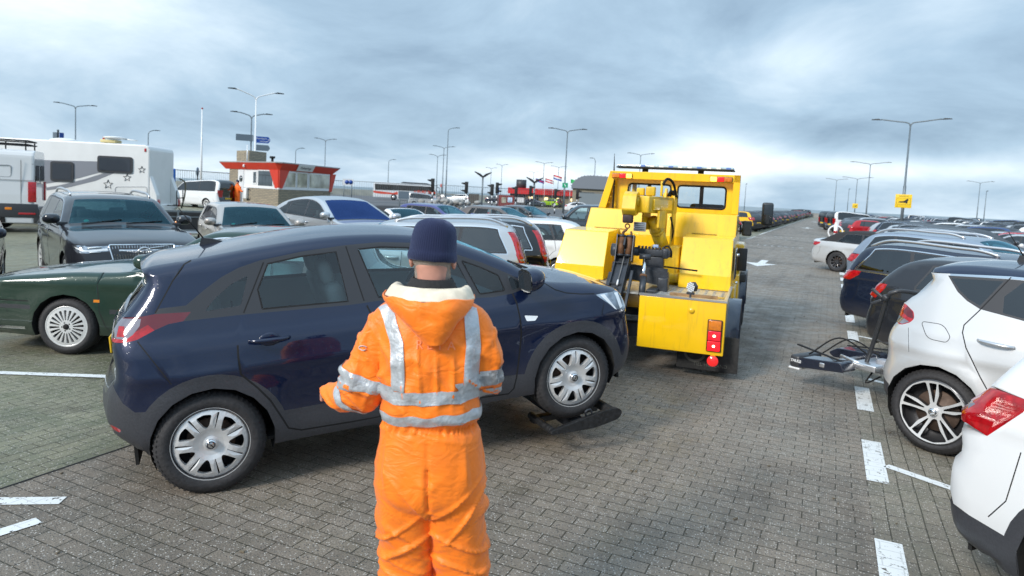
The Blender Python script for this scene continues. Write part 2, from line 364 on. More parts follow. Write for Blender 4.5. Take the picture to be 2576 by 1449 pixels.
class Body:
    def __init__(s,sp,h=.07):
        s.sp=sp; s.h=h; WB=sp['wb']; s.hw=sp['w']/2
        s.sil=catmull(sp['sil'],h*.9); S=s.sil; n=len(S)
        seg=np.linalg.norm(np.diff(S,axis=0),axis=1); s.S=np.concatenate([[0],np.cumsum(seg)])
        k=max(1,int(.05/ (h*.9)))
        T=np.array([S[min(i+k,n-1)]-S[max(i-k,0)] for i in range(n)]); T/=np.linalg.norm(T,axis=1)[:,None]
        s.m=np.stack([T[:,1],-T[:,0]],1)
        # silhouette runs front bottom -> top -> rear, so outward normal is to the right-hand... check sign
        c=S.mean(0)
        if ((S-c)*s.m).sum()<0: s.m=-s.m
        kx=s.m[:,0]**2; low=np.clip((sp.get('beltz',.95)-S[:,1])/.25,0,1); be_=np.where(S[:,0]>WB/2,sp.get('be',.11),sp.get('ber',.09))
        s.r=sp.get('rt',.075)*(1-kx)+kx*(sp.get('re',.17)*low+.10*(1-low))
        s.b=sp.get('bt',.035)*(1-kx)+kx*(be_*low+.05*(1-low))
        ker=np.ones(5)/5
        for nm in ('r','b'):
            a=getattr(s,nm); a2=np.convolve(np.pad(a,2,mode='edge'),ker,'valid'); setattr(s,nm,a2)
        s.ye=s.W0(S[:,0],S[:,1])-s.r
        s.ye=np.maximum(s.ye,.15)
    def W0(s,x,z):
        sp=s.sp; WB=sp['wb']; x=np.asarray(x,float); z=np.asarray(z,float)
        x1=WB+.05; xf=sp['sil'][0][0] if 'xf' not in sp else sp['xf']; xr=sp.get('xr',min(p[0] for p in sp['sil']))
        xf=max(p[0] for p in sp['sil'])
        u=np.clip((x-x1)/(xf-x1),0,1.2); v=np.clip((-.05-x)/(-.05-xr),0,1.2)
        W=s.hw-sp.get('tf',.11)*u**2-sp.get('tr',.09)*v**2
        zb=np.interp(x,[q[0] for q in sp['belt']],[q[1] for q in sp['belt']])
        q=(z-zb)/.025; W=W-sp.get('tumb',.40)*.025*np.logaddexp(0,q)
        W=W-.055*np.clip((.36-z)/.22,0,1)**2-sp.get('barrel',.028)*(np.clip(z-.70,-.5,.35)/.35)**2
        W=W+sp.get('sculpt',.012)*np.exp(-((z-(zb-.13))/.05)**2)-sp.get('sculpt',.012)*1.2*np.exp(-((z-.52)/.13)**2)*np.clip((x-.35)/.2,0,1)*np.clip((WB-.35-x)/.2,0,1)
        for hx in (0,WB):
            d=np.hypot(x-hx-sp.get('ax',0),z-sp['R'])-sp['Ra']; W=W+sp.get('flare',.014)*np.exp(-(np.maximum(d,0)/.11)**2)
        return W
    def side(s,P):
        """3-D position and normal of side points (x,z)"""
        d,k,t=segdist(P,s.sil)
        r=s.r[k]*(1-t)+s.r[k+1]*t; m=s.m[k]*(1-t)[:,None]+s.m[k+1]*t[:,None]; b=s.b[k]*(1-t)+s.b[k+1]*t; ye=s.ye[k]*(1-t)+s.ye[k+1]*t
        W=s.W0(P[:,0],P[:,1]); u=np.clip(1-d/r,0,1); 
        # at the edge join the wrap exactly
        drop=r*(1-np.sqrt(np.maximum(0,1-u*u))); Y=W-drop
        e=1e-3; wx=(s.W0(P[:,0]+e,P[:,1])-s.W0(P[:,0]-e,P[:,1]))/(2*e); wz=(s.W0(P[:,0],P[:,1]+e)-s.W0(P[:,0],P[:,1]-e))/(2*e)
        n0=np.stack([-wx,np.ones_like(wx),-wz],1); n0/=np.linalg.norm(n0,axis=1)[:,None]
        tilt=np.arctan2(2*b,ye); th=np.arcsin(u)*(1-tilt/(PI/2)); m3=np.stack([m[:,0],np.zeros(len(P)),m[:,1]],1)
        n=n0*np.cos(th)[:,None]+m3*np.sin(th)[:,None]; n/=np.linalg.norm(n,axis=1)[:,None]
        on=d<2e-4; Y=np.where(on,ye,Y)
        return np.stack([P[:,0],Y,P[:,1]],1),n
    TS=.75
    def wrap(s,P):
        S=P[:,0]; t=np.clip(P[:,1]/s.TS,-1,1); f=lambda a:np.interp(S,s.S,a)
        ex,ez,mx,mz,b,ye=f(s.sil[:,0]),f(s.sil[:,1]),f(s.m[:,0]),f(s.m[:,1]),f(s.b),f(s.ye)
        q=b*(1-t*t); pos=np.stack([ex+mx*q,t*ye,ez+mz*q],1)
        n=np.stack([mx*ye,2*b*t,mz*ye],1); n/=np.linalg.norm(n,axis=1)[:,None]
        return pos,n
    def Sx(s,x):   # arc position where the upper silhouette passes x
        top=s.sil[:,1]>s.sp.get('topz',.55); d=np.abs(s.sil[:,0]-x)+(~top)*9; return s.S[d.argmin()]
    def Sf(s,z):
        h=s.sil[:,1].argmax(); a=s.sil[:h,1]; i=int(np.argmax(a>=z)); return s.S[i] if i==0 else np.interp(z,[a[i-1],a[i]],[s.S[i-1],s.S[i]])
    def Sr(s,z):
        h=s.sil[:,1].argmax(); a=s.sil[h:,1]; i=int(np.argmax(a<=z))+h; return np.interp(-z,[-s.sil[i-1,1],-s.sil[i,1]],[s.S[i-1],s.S[i]])
def part_mesh(name,parent,V,Nn,T,mi,mats,label=None):
    used=sorted({i for t in T for i in t}); mp={a:b for b,a in enumerate(used)}
    me=bpy.data.meshes.new(name); V=V[used]; Nn=Nn[used]
    F=[]
    for t in T:
        a,b,c=t[:3]; g=np.cross(V[mp[b]]-V[mp[a]],V[mp[c]]-V[mp[a]]); 
        F.append([mp[q] for q in (t if g@(Nn[mp[a]]+Nn[mp[b]]+Nn[mp[c]])>=0 else t[::-1])])
    me.from_pydata([tuple(map(float,v)) for v in V],[],F)
    for m in mats: me.materials.append(m)
    me.polygons.foreach_set('material_index',mi); me.polygons.foreach_set('use_smooth',[True]*len(F))
    me.normals_split_custom_set_from_vertices([tuple(map(float,q)) for q in Nn]); me.update()
    o=bpy.data.objects.new(name,me); link(o,parent,label); return o
def ccw(poly):
    a=sum(poly[i-1][0]*poly[i][1]-poly[i][0]*poly[i-1][1] for i in range(len(poly))); return poly if a>0 else poly[::-1]
def arc(cx,cz,r,a0,a1,n):
    return [(cx+r*math.cos(R_(a0+(a1-a0)*i/n)),cz+r*math.sin(R_(a0+(a1-a0)*i/n))) for i in range(n+1)]
def make_shell(root,sp,M_,h=.07,sides=(-1,1)):
    """M_: dict of material per region material key. Builds body, windows, lamps ... as children"""
    B=Body(sp,h); WB=sp['wb']; R0=sp['R']; Ra=sp['Ra']; ax=sp.get('ax',0)
    sill=sp.get('sill',.24); S=B.sil
    nA=max(10,int(1.6/h*Ra)); 
    def aa(z): return math.degrees(math.asin(max(-1,min(1,(z-R0)/Ra))))
    zr=max(S[-1][1],.2); zf=max(S[0][1],.2); zr=min(zr,R0-.02); zf=min(zf,R0-.02)
    rear=arc(ax,R0,Ra,180-aa(zr),aa(sill),nA); front=arc(WB+ax,R0,Ra,180-aa(sill),aa(zf),nA)
    outer=[tuple(p) for p in S]+rear+front
    outer=[p for i,p in enumerate(outer) if i==0 or math.dist(p,outer[i-1])>2e-3]
    regs=[];names=[]
    for rg in sp['side']:
        regs.append(ccw(list(rg['poly']))); names.append(rg)
    x0,x1=S[:,0].min(),S[:,0].max(); z1=S[:,1].max()
    gx=np.arange(x0,x1,h); gz=np.arange(.15,z1,h*.87)
    G=np.array([(x+(h/2 if j%2 else 0),z) for j,z in enumerate(gz) for x in gx])
    G=G[inside(G,outer)]; d,k,t=segdist(G,S); rr=B.r[k]; o2=np.array(outer+[outer[0]]); d2,_,_=segdist(G,o2)
    G=G[(d>rr*.95)&(d2>h*.35)]
    rows=[]
    for u in (0.25,.5,.75,.93,.985):
        th=math.asin(u); dd=B.r*(1-math.sin(th)); rows.append(S-B.m*dd[:,None])
    Q=np.concatenate(rows); Q=Q[inside(Q,outer)]; dq,kq,tq=segdist(Q,S); d3,_,_=segdist(Q,o2); exp=np.concatenate([B.r*(1-u) for u in (0.25,.5,.75,.93,.985)])
    # keep rows that really lie at their own depth
    ok=[]; 
    dq2,_,_=segdist(np.concatenate(rows),S); allp=np.concatenate(rows); ins=inside(allp,outer); d3,_,_=segdist(allp,o2)
    Q=allp[ins&(np.abs(dq2-exp)<exp*.15+1e-3)&(d3>exp*.8)]
    P,T,Rg=triangulate(outer,regs,np.concatenate([G,Q]))
    pos,nor=B.side(P)
    parts={}   # name-> list of (V,N,T,mat)
    def put(key,V,Nn,T_,mats_):
        parts.setdefault(key,[]).append((V,Nn,T_,mats_))
    for sd in sides:
        Vs=pos*np.array([1,sd,1]); Ns=nor*np.array([1,sd,1])
        grp={}
        for t_,r_ in zip(T,Rg):
            if r_<0: pn,mt,inset='body','paint',0
            else:
                rg=names[r_]; pn,mt=rg.get('part','body'),rg['mat']
            key=pn if pn in('body',) or (r_>=0 and names[r_].get('join') and not names[r_].get('id')) else (pn,0 if r_>=0 and names[r_].get('join') else sd,names[r_].get('id',0))
            grp.setdefault(key,[]).append((t_,mt))
        for key,l in grp.items(): put(key,Vs,Ns,[a for a,_ in l],[b for _,b in l])
    # wrap
    Smax=B.S[-1]; outerw=[(q,B.TS) for q in B.S][::-1]; 
    tl=max(5,int(1.4/h)); tt=np.linspace(-B.TS,B.TS,tl)
    outerw=[(q,-B.TS) for q in B.S]+[(Smax,v) for v in tt[1:-1]]+[(q,B.TS) for q in B.S[::-1]]+[(0,v) for v in tt[::-1][1:-1]]
    G=np.array([(q,v) for q in B.S[1:-1] for v in tt[1:-1]])
    regs=[];names2=[]
    for rg in sp['wrap']:
        pts=[]
        for c,yn in rg['poly']:
            k,v=c; Sv={'x':B.Sx,'f':B.Sf,'r':B.Sr,'s':lambda a:a}[k](v); pts.append((Sv,yn*B.TS))
        if rg.get('round'): pts=rnd(pts,rg['round'])
        pts=[(min(max(a,0.0),Smax),min(max(b_,-B.TS),B.TS)) for a,b_ in pts]
        cp=[]
        for p_ in pts:
            if not cp or math.dist(cp[-1],p_)>1e-4: cp.append(p_)
        pts=cp
        regs.append(ccw(pts)); names2.append(rg)
        if rg.get('mirror'): regs.append(ccw([(a,-b_) for a,b_ in pts])); names2.append(rg)
    P,T,Rg=triangulate(outerw,regs,G); posw,norw=B.wrap(P)
    grp={}
    for t_,r_ in zip(T,Rg):
        if r_<0: key,mt='body','paint'
        else:
            rg=names2[r_]; pn=rg.get('part','body'); mt=rg['mat']
            if pn=='body' or (rg.get('join') and not rg.get('id')): key=pn
            elif rg.get('join'): key=(pn,0,rg['id'])
            else:
                sd=1 if np.mean([P[i][1] for i in t_])>0 else -1
                key=(pn,sd,rg.get('id',0)) if rg.get('mirror') or rg.get('sided') else pn
        grp.setdefault(key,[]).append((t_,mt))
    for key,l in grp.items(): put(key,posw,norw,[a for a,_ in l],[b for _,b in l])
    res={}
    for key,l in parts.items():
        name=key if isinstance(key,str) else key[0]
        mats=[];mi=[];Vs=[];Ns=[];Ts=[];o=0
        # paint first so that slot 0 can be overridden
        for V_,N_,T_,mm in l:
            for t_,m_ in zip(T_,mm):
                if m_ not in mats: mats.append(m_)
        if 'paint' in mats: mats.remove('paint'); mats.insert(0,'paint')
        for V_,N_,T_,mm in l:
            Vs.append(V_);Ns.append(N_);Ts+=[[i+o for i in t_] for t_ in T_]; mi+=[mats.index(m_) for m_ in mm]; o+=len(V_)
        ob=part_mesh(name,root,np.concatenate(Vs),np.concatenate(Ns),Ts,mi,[M_.get(m_,MATDEF.get(m_)) for m_ in mats],sp.get('plabels',{}).get(name))
        res[key]=ob
    # wheel wells
    mb=MB(); hw=B.hw
    for hx in (ax,WB+ax):
        for sd in (-1,1):
            A=arc(hx,R0,Ra,180-aa(.2),aa(.2),18); Yo=B.side(np.array(A))[0][:,1]; v=[];f=[]
            for (a,c),y in zip(A,Yo): v+=[(a,sd*y,c),(a,sd*(y-.03),c+.0),(a,sd*(hw-.34),c)]
            for i in range(len(A)-1):
                for j in (0,1): f.append([i*3+j,i*3+3+j,i*3+4+j,i*3+1+j])
            f.append([i*3+2 for i in range(len(A))])
            mb.add(v,f,M_WELL)
    xr_,xf_=S[:,0].min()+.12,S[:,0].max()-.12
    mb.box(((xr_+xf_)/2,0,sill+.03),(xf_-xr_,2*hw-.72,.02),M_WELL); mb.box((WB/2,0,sill+.031),(WB-2*Ra+.06,2*hw-.16,.02),M_WELL)
    if h<.1: # closing panels across the nose and tail below the bumpers
        mb.box((xr_+.02,0,.42),(.02,2*hw-.4,.40),M_WELL); mb.box((xf_-.02,0,.40),(.02,2*hw-.4,.40),M_WELL)
    mb.build('wheel_well',root,fixn=False)
    return B,res
MATDEF={'gap':M_GAP,'glass':G_CLEAR,'tint':G_TINT,'screen':G_SCREEN,'dglass':M_DGLASS,'trim':M_TRIM,'black':M_BLACKP,'clad':M_CLAD,'chrome':M_CHROME,'head':M_HEAD,'drl':M_DRL,'tail':M_TAIL,'taild':M_TAILD,'tailw':M_TAILW,'amber':M_AMBER,'white':M_WHITE,'darkp':M_DASH,'plate':M_PLATE}
# ------------------------------------------------------------------ wheels
def rim_mesh(name,parent,rr,holes,mat,dome,y0,hub=.07,depth=.04,edge=None,lod=1,two=None):
    """disc of radius rr with cut-out windows, domed; outer face looks to +y"""
    n=48 if lod else 24
    outer=arc(0,0,rr,0,360*(n-1)/n,n-1)
    free=[(q*math.cos(a),q*math.sin(a)) for q in np.linspace(.02,rr*.97,8 if lod else 4) for a in np.linspace(0,2*PI,(36 if lod else 16),endpoint=False)]
    P,T,Rg=triangulate(outer,[ccw(h_) for h_ in holes],free)
    rad=np.hypot(P[:,0],P[:,1])/rr; Y=y0+dome(rad)
    v=[(p[0],y,p[1]) for p,y in zip(P,Y)]; keep=[t for t,r in zip(T,Rg) if r<0]; f=[list(t) for t in keep]
    cnt={}
    for t in keep:
        for i in range(3):
            a,b_=t[i],t[(i+1)%3]; cnt[(a,b_)]=1
    for (a,b_) in list(cnt):
        if (b_,a) not in cnt:
            k=len(v); v+=[(v[a][0],v[a][1]-depth,v[a][2]),(v[b_][0],v[b_][1]-depth,v[b_][2])]; f.append([a,b_,k+1,k])
    mb=MB(); nk=len(keep); mb.add(v,f[:nk],mat); mb.add(v,f[nk:],two or mat)
    # flip so that faces look outwards
    mb.lathe([(rr,y0+dome(1.0)-.0),(rr+.012,y0+.006),(rr+.018,y0-.006),(rr+.01,y0-.03)],edge or mat,seg=n)
    return mb
def pol(r,a): return (r*math.cos(R_(a)),r*math.sin(R_(a)))
def wheel(parent,x,side,y,R,rr,style,wd=.2,z=None,lod=1,copy_of=None,steer=0):
    """wheel hub part with tyre and rim below it; side -1 right, +1 left"""
    z=R if z is None else z
    if copy_of is not None:
        w_=copy_of.copy(); COL.objects.link(w_); w_.parent=parent; w_.location=(x,side*y,z); w_.rotation_euler=(0,random.uniform(0,6),0 if side>0 else PI)
        for c in WKIDS[copy_of.name]: d=c.copy(); COL.objects.link(d); d.parent=w_
        return w_
    mb=MB(); mb.lathe([(rr*.5,-.14),(rr*.96,-.13),(rr*1.0,-.005)],M_DSILV if lod else M_GAP,seg=32); mb.lathe([(.02,-.06),(.05,-.06),(.055,-.075),(rr*.66,-.08),(rr*.66,-.11),(.02,-.11)],M_RUST if lod else M_GAP,seg=28)
    hub=mb.build('wheel',parent,fixn=True); hub.location=(x,side*y,z); hub.rotation_euler=(0,random.uniform(0,6),0 if side>0 else PI)
    ty=MB(); sw=wd; n=48 if lod else 24
    prof=[(rr*.99,-.03),(rr+.004,-.006),(rr+.02,.004),(rr+(R-rr)*.45,.014),(R-.045,.008),(R-.018,-.006),(R-.004,-.028),(R,-.05),(R,-sw*.32),(R-.008,-sw*.335),(R-.008,-sw*.36),(R,-sw*.375),(R,-sw*.62),(R-.008,-sw*.635),(R-.008,-sw*.66),(R,-sw*.675),(R,-sw+.05),(R-.02,-sw+.01),(R-.06,-sw),(rr,-sw+.01)]
    ty.lathe(prof,M_TYRE,seg=n)
    if lod:
        for k in range(60):
            a=2*PI*k/60; Mx=Matrix.Rotation(-a,4,'Y'); ty.add([(R-.02,.0,-.008),(R+.002,-.03,-.006),(R+.002,-.03,.006),(R-.02,.0,.008)],[(0,1,2,3)],M_TYRE,False,Mx)
    t_=ty.build('tyre',hub)
    holes=[];mat=M_SILVER;edge=None; dome=lambda q:.012*(1-q**2); y0=-.004; dep=.035
    if style=='cap7':
        for k in range(7):
            a=k*360/7+90
            holes.append(rnd([pol(rr*.52,a-8),pol(rr*.45,a),pol(rr*.52,a+8),pol(rr*.86,a+14.5),pol(rr*.885,a),pol(rr*.86,a-14.5)],.012,2))
            b_=a+180/7; holes.append([pol(rr*.46,b_-.9),pol(rr*.46,b_+.9),pol(rr*.93,b_+1.6),pol(rr*.93,b_-1.6)])
        dome=lambda q:-.012+.02*np.cos(q*3.0)**2*0+.022*(q>.30)*np.sin(np.clip((q-.3)/.7,0,1)*PI)**.8+.012*np.exp(-(q/.12)**4)
    elif style=='multi':
        for k in range(20):
            a=k*18; holes.append(rnd([pol(rr*.34,a-4.5),pol(rr*.34,a+4.5),pol(rr*.86,a+4.6),pol(rr*.86,a-4.6)],.008,2))
        for k in range(5): holes.append(arc(*pol(rr*.21,k*72),.009,0,320,8))
    elif style=='five':
        for k in range(5):
            a=k*72+90
            holes.append(rnd([pol(rr*.24,a-22),pol(rr*.24,a+8),pol(rr*.60,a+22),pol(rr*.965,a+23),pol(rr*.975,a-2),pol(rr*.965,a-27),pol(rr*.6,a-20)],.02,3))
            holes.append(rnd([pol(rr*.30,a+31),pol(rr*.30,a+38),pol(rr*.93,a+43),pol(rr*.93,a+28.5)],.01,2))
        dome=lambda q:-.02+.03*q**2; dep=.05
    elif style=='dark10':
        mat=M_DSILV; dome=lambda q:-.03+.035*q**2
        for k in range(10):
            a=k*36; holes.append(rnd([pol(rr*.25,a-9),pol(rr*.25,a+9),pol(rr*.9,a+12),pol(rr*.9,a-12)],.015,2))
    else:
        for k in range(7):
            a=k*360/7; holes.append(rnd([pol(rr*.3,a-13),pol(rr*.3,a+13),pol(rr*.86,a+17),pol(rr*.86,a-17)],.02,2))
        dome=lambda q:-.02+.028*q**2
    rm=rim_mesh('rim',hub,rr,holes,mat,dome,y0,depth=dep,lod=lod,two=M_DSILV if style=='five' else None,edge=M_DSILV if style=='five' else None)
    if style in('cap7','multi','five'): rm.lathe([(.0,.02),(.02,.019),(.03,.014),(.034,.004),(.034,-.02)],M_CHROME if style!='multi' else M_GAP,seg=20)
    if style=='cap7': rm.tube([(.02,.021,-.008),(-.004,.0225,.003),(.004,.0225,-.003),(-.02,.021,.008)],.0025,M_TRIM,seg=5); rm.lathe([(.026,.0195),(.022,.0215),(.018,.0195)],M_TRIM,seg=20)
    r_=rm.build('rim',hub,fixn=True)
    WKIDS[hub.name]=[t_,r_]
    return hub
WKIDS={}
# ------------------------------------------------------------------ fittings
def mirror_part(root,x,y,z,side,pm,s=1.0):
    mb=MB(); 
    # shell: egg pinched at the back, flat glass to the rear
    v=[];f=[];seg=18;rings=10
    for i in range(rings+1):
        a=i/rings; xx=-.055+.15*a
        sc=(1-max(0,(a-.15)/.85)**2.2)**.5 if a<1 else .02
        for k in range(seg):
            ph=2*PI*k/seg; c,s_=math.cos(ph),math.sin(ph)
            c=math.copysign(abs(c)**.75,c); s_=math.copysign(abs(s_)**.8,s_)
            v.append(((x+xx*s),side*(y+.125*s+.125*s*c*sc),z+.085*s*s_*sc+.015*a))
    for i in range(rings):
        for k in range(seg): f.append([i*seg+k,(i+1)*seg+k,(i+1)*seg+(k+1)%seg,i*seg+(k+1)%seg])
    mb.add(v,f,pm,True)
    o=None
    mb.box((x+.02,side*(y-.02),z-.075*s),(.07,.16,.06),M_BLACKP,bev=.015)
    o=mb.build('mirror',root)
    g=MB(); g.prism(rnd([(side*(y+.015),z-.07*s),(side*(y+.235*s),z-.06*s),(side*(y+.235*s),z+.06*s),(side*(y+.015),z+.07*s)],.03),x-.056*s,x-.060*s,M_DGLASS,'yz'); g.build('mirror_glass',o)
    return o
def handle_part(root,x,y,z,side,mat,L_=.19,slope=0):
    mb=MB(); pts=[(x-L_/2,side*(y+.008),z-slope*L_/2),(x-L_*.35,side*(y+.038),z-slope*L_*.3),(x+L_*.35,side*(y+.04),z+slope*L_*.3),(x+L_/2,side*(y+.008),z+slope*L_/2)]
    P=catmull([p for p in pts],.02); mb.tube([tuple(q) for q in P],[.012+.004*math.sin(PI*i/(len(P)-1)) for i in range(len(P))],mat,8)
    return mb.build('door_handle',root)
def interior(root,sp,B,seatm=None,rhd=False,detail=True):
    WB=sp['wb']; hw=B.hw; sm=seatm or M_SEAT; fz=sp.get('floor',.34)
    xd=sp.get('dash',WB-.55); zc=sp.get('cowlz',.95)
    for (x,rear) in ((sp.get('seatx',WB*.47),0),(sp.get('seatr',WB*.12),1)):
        for sd in ((-1,1) if not rear else (-1,1)):
            mb=MB(); wd=.5 if not rear else .62; y=sd*(.37 if not rear else .33)
            tilt=Matrix.Rotation(-.22,3,'Y')
            mb.box((x+.1,y,fz+.28),(.5,wd,.16),sm,bev=.05); mb.box((x-.19,y,fz+.58),(.14,wd-.03,.58),sm,rot=tilt,bev=.06); mb.box((x-.28,y,fz+.93),(.10,.26,.18),sm,rot=tilt,bev=.045)
            mb.build('seat',root)
    mb=MB(); mb.box((xd,0,zc-.13),(.38,2*hw-.26,.22),M_DASH,bev=.07); mb.build('dashboard',root)
    mb=MB(); c=Vector((xd-.28,.36,zc-.07)); tl=Matrix.Rotation(R_(25),3,'Y'); pts=[c+tl@Vector((0,.18*math.cos(a),.18*math.sin(a))) for a in np.linspace(0,2*PI,25)]
    mb.tube(pts,.014,M_DASH,8,caps=False); mb.tube([c+tl@Vector((0,-.17,0)),c+tl@Vector((0,.17,0))],.018,M_DASH,6); mb.build('steering_wheel',root)
# ------------------------------------------------------------------ car shapes
def ring(cx,cz,r0,r1,n=26,a0=-35,a1=215): return arc(cx,cz,r1,a0,a1,n)+arc(cx,cz,r0,a1,a0,n)
def crossover_spec():
    R=.332; Ra=.368
    sil=[(3.03,.238),(3.14,.270),(3.225,.36),(3.25,.464),(3.237,.587),(3.215,.68),(3.195,.785),(3.165,.878),(3.10,.955),(2.95,1.01),(2.75,1.05),(2.55,1.075),(2.42,1.105),(2.19,1.252),(1.90,1.392),(1.72,1.463),(1.42,1.525),(1.03,1.556),(.73,1.554),(.44,1.532),(.10,1.495),(-.10,1.474),(-.25,1.460),(-.315,1.445),(-.30,1.405),(-.29,1.36),(-.35,1.26),(-.43,1.17),(-.49,1.10),(-.505,1.03),(-.498,.9),(-.50,.80),(-.545,.716),(-.572,.612),(-.576,.521),(-.55,.455),(-.47,.381),(-.375,.305)]
    door_r=[(.422,1.44),(.357,1.317),(.266,1.131),(.228,1.044),(.208,.942),(.205,.869),(.211,.76),(.304,.655),(.372,.56),(.437,.42),(.47,.345),(.551,.31),(.9,.300),(1.08,.300),(1.105,.5),(1.105,.8),(1.08,1.0),(1.05,1.084),(1.036,1.125),(.994,1.334),(.962,1.491)]
    door_f=[(1.08,.300),(1.5,.300),(1.842,.30),(2.055,.290),(2.095,.327),(2.117,.414),(2.138,.547),(2.162,.746),(2.16,.864),(2.152,.976),(2.132,1.063),(2.10,1.21)]
    dlo=[(-.223,1.209),(-.07,1.212),(.038,1.291),(.148,1.361),(.258,1.41),(.397,1.445),(.665,1.478),(.956,1.495),(1.205,1.496),(1.421,1.474),(1.60,1.425),(1.75,1.365),(1.942,1.285),(2.1,1.205),(2.316,1.084),(2.136,1.045),(1.977,1.035),(1.14,1.105),(.934,1.10),(.29,1.118),(-.091,1.121),(-.05,1.165),(-.249,1.179)]
    side=[dict(part='door',id=1,mat='paint',poly=door_r),
      dict(part='door',id=2,mat='paint',poly=[(1.08,.300),(1.105,.5),(1.105,.8),(1.08,1.0),(1.05,1.084)][::-1]+door_f[1:]+[(1.6,1.2)]),
      dict(part='wheel_arch_trim',id=1,mat='clad',poly=ring(.02,R,Ra-.05,Ra+.088)),dict(part='wheel_arch_trim',id=2,mat='clad',poly=ring(2.624,R,Ra-.05,Ra+.088)),
      dict(part='sill_trim',mat='clad',poly=[(.40,.15),(.40,.40),(.43,.472),(1.0,.470),(1.85,.452),(2.20,.43),(2.28,.3),(2.3,.15)]),
      dict(part='bumper',join=True,id=3,mat='clad',poly=[(-.70,.83),(-.53,.775),(-.501,.735),(-.462,.667),(-.401,.608),(-.335,.606),(-.36,.45),(-.37,.15),(-.8,.15)]),
      dict(part='bumper',join=True,id=4,mat='clad',poly=[(3.041,.445),(3.097,.418),(3.157,.524),(3.225,.591),(3.5,.64),(3.5,.1),(2.9,.1),(2.98,.33)]),
      dict(part='body',mat='gap',poly=ribbon(door_r[4:15],.012)),dict(part='body',mat='gap',poly=ribbon(door_r[13:18],.012)),dict(part='body',mat='gap',poly=ribbon(door_f[2:11],.012)),dict(part='body',mat='gap',poly=ribbon(door_f[:4],.012)),
      dict(part='window_frame',mat='trim',poly=dlo),
      dict(part='window',id=1,mat='trim',poly=[(-.04,1.145),(-.022,1.175),(.059,1.235),(.198,1.330),(.31,1.383),(.38,1.404),(.258,1.142)]),
      dict(part='window',id=1,mat='glass',poly=rnd([(.035,1.165),(.10,1.235),(.21,1.315),(.31,1.357),(.25,1.175)],.02)),
      dict(part='window',id=2,mat='glass',poly=[(.378,1.139),(.362,1.262),(.440,1.418),(.656,1.446),(.892,1.456),(.930,1.125)]),
      dict(part='window',id=3,mat='glass',poly=[(1.045,1.460),(1.205,1.462),(1.421,1.438),(1.60,1.390),(1.735,1.335),(1.83,1.072),(1.139,1.128)]),
      dict(part='window',id=4,mat='glass',poly=rnd([(1.785,1.315),(1.93,1.25),(2.05,1.185),(2.08,1.072),(1.88,1.068)],.015)),
      dict(part='body',mat='dglass',poly=[(2.125,1.180),(2.25,1.092),(2.14,1.068)]),
      dict(part='body',mat='gap',poly=ribbon([(.415,1.43),(.35,1.30),(.262,1.128)],.009)),dict(part='body',mat='gap',poly=ribbon([(1.036,1.115),(.994,1.334),(.964,1.487)],.009)),
      dict(part='tail_light',mat='taild',poly=[(-.70,1.025),(-.66,1.172),(-.438,1.163),(-.317,1.171),(-.249,1.179),(-.043,1.171),(-.091,1.121),(-.176,1.113),(-.255,1.085),(-.354,1.04),(-.421,1.027)]),
      dict(part='tail_light',mat='tail',poly=[(-.70,1.025),(-.55,1.05),(-.38,1.075),(-.29,1.12),(-.255,1.085),(-.354,1.04),(-.421,1.027)]),
      dict(part='tail_light',mat='tailw',poly=[(-.70,1.045),(-.66,1.168),(-.43,1.158),(-.325,1.158),(-.335,1.118),(-.375,1.07),(-.42,1.042)]),
      dict(part='tail_light',mat='tail',poly=[(-.47,1.06),(-.455,1.12),(-.42,1.12),(-.425,1.06)]),
      dict(part='headlight',mat='head',poly=[(2.83,.960),(3.008,.955),(3.4,.945),(3.4,.75),(3.128,.766),(2.999,.837)]),
      dict(part='headlight',mat='drl',poly=[(2.875,.952),(2.92,.952),(3.03,.81),(3.115,.785),(3.118,.770),(3.0,.828)]),
      dict(part='headlight',mat='drl',poly=[(3.03,.945),(3.085,.94),(3.095,.83),(3.06,.82)]),
      dict(part='indicator',mat='drl',poly=rnd([(2.197,.881),(2.31,.863),(2.279,.833),(2.21,.838)],.01)),
      dict(part='body',mat='gap',poly=ribbon([(-.353,1.03),(-.185,.76)],.007)),dict(part='body',mat='gap',poly=ribbon([(2.425,1.087),(2.491,1.034),(2.575,1.002),(2.70,.98),(2.824,.967)],.008)),
      dict(part='body',mat='gap',poly=ribbon([(-.02,1.477),(-.06,1.46),(-.133,1.367),(-.245,1.184)],.008)),dict(part='body',mat='gap',poly=ribbon([(2.90,.885),(2.86,.80)],.005)),
      dict(part='reflector',mat='tail',poly=rnd([(-.556,.522),(-.492,.499),(-.499,.479),(-.546,.490)],.006)),
      dict(part='body',mat='chrome',poly=ribbon([(2.03,.0),(2.04,.0)],.001))]
    side.pop()
    side+= [dict(part='window_frame',mat='gap',poly=ribbon(q['poly']+q['poly'][:1],.011)) for q in side if q['part']=='window' and q['mat']=='glass' and q['id']>1]
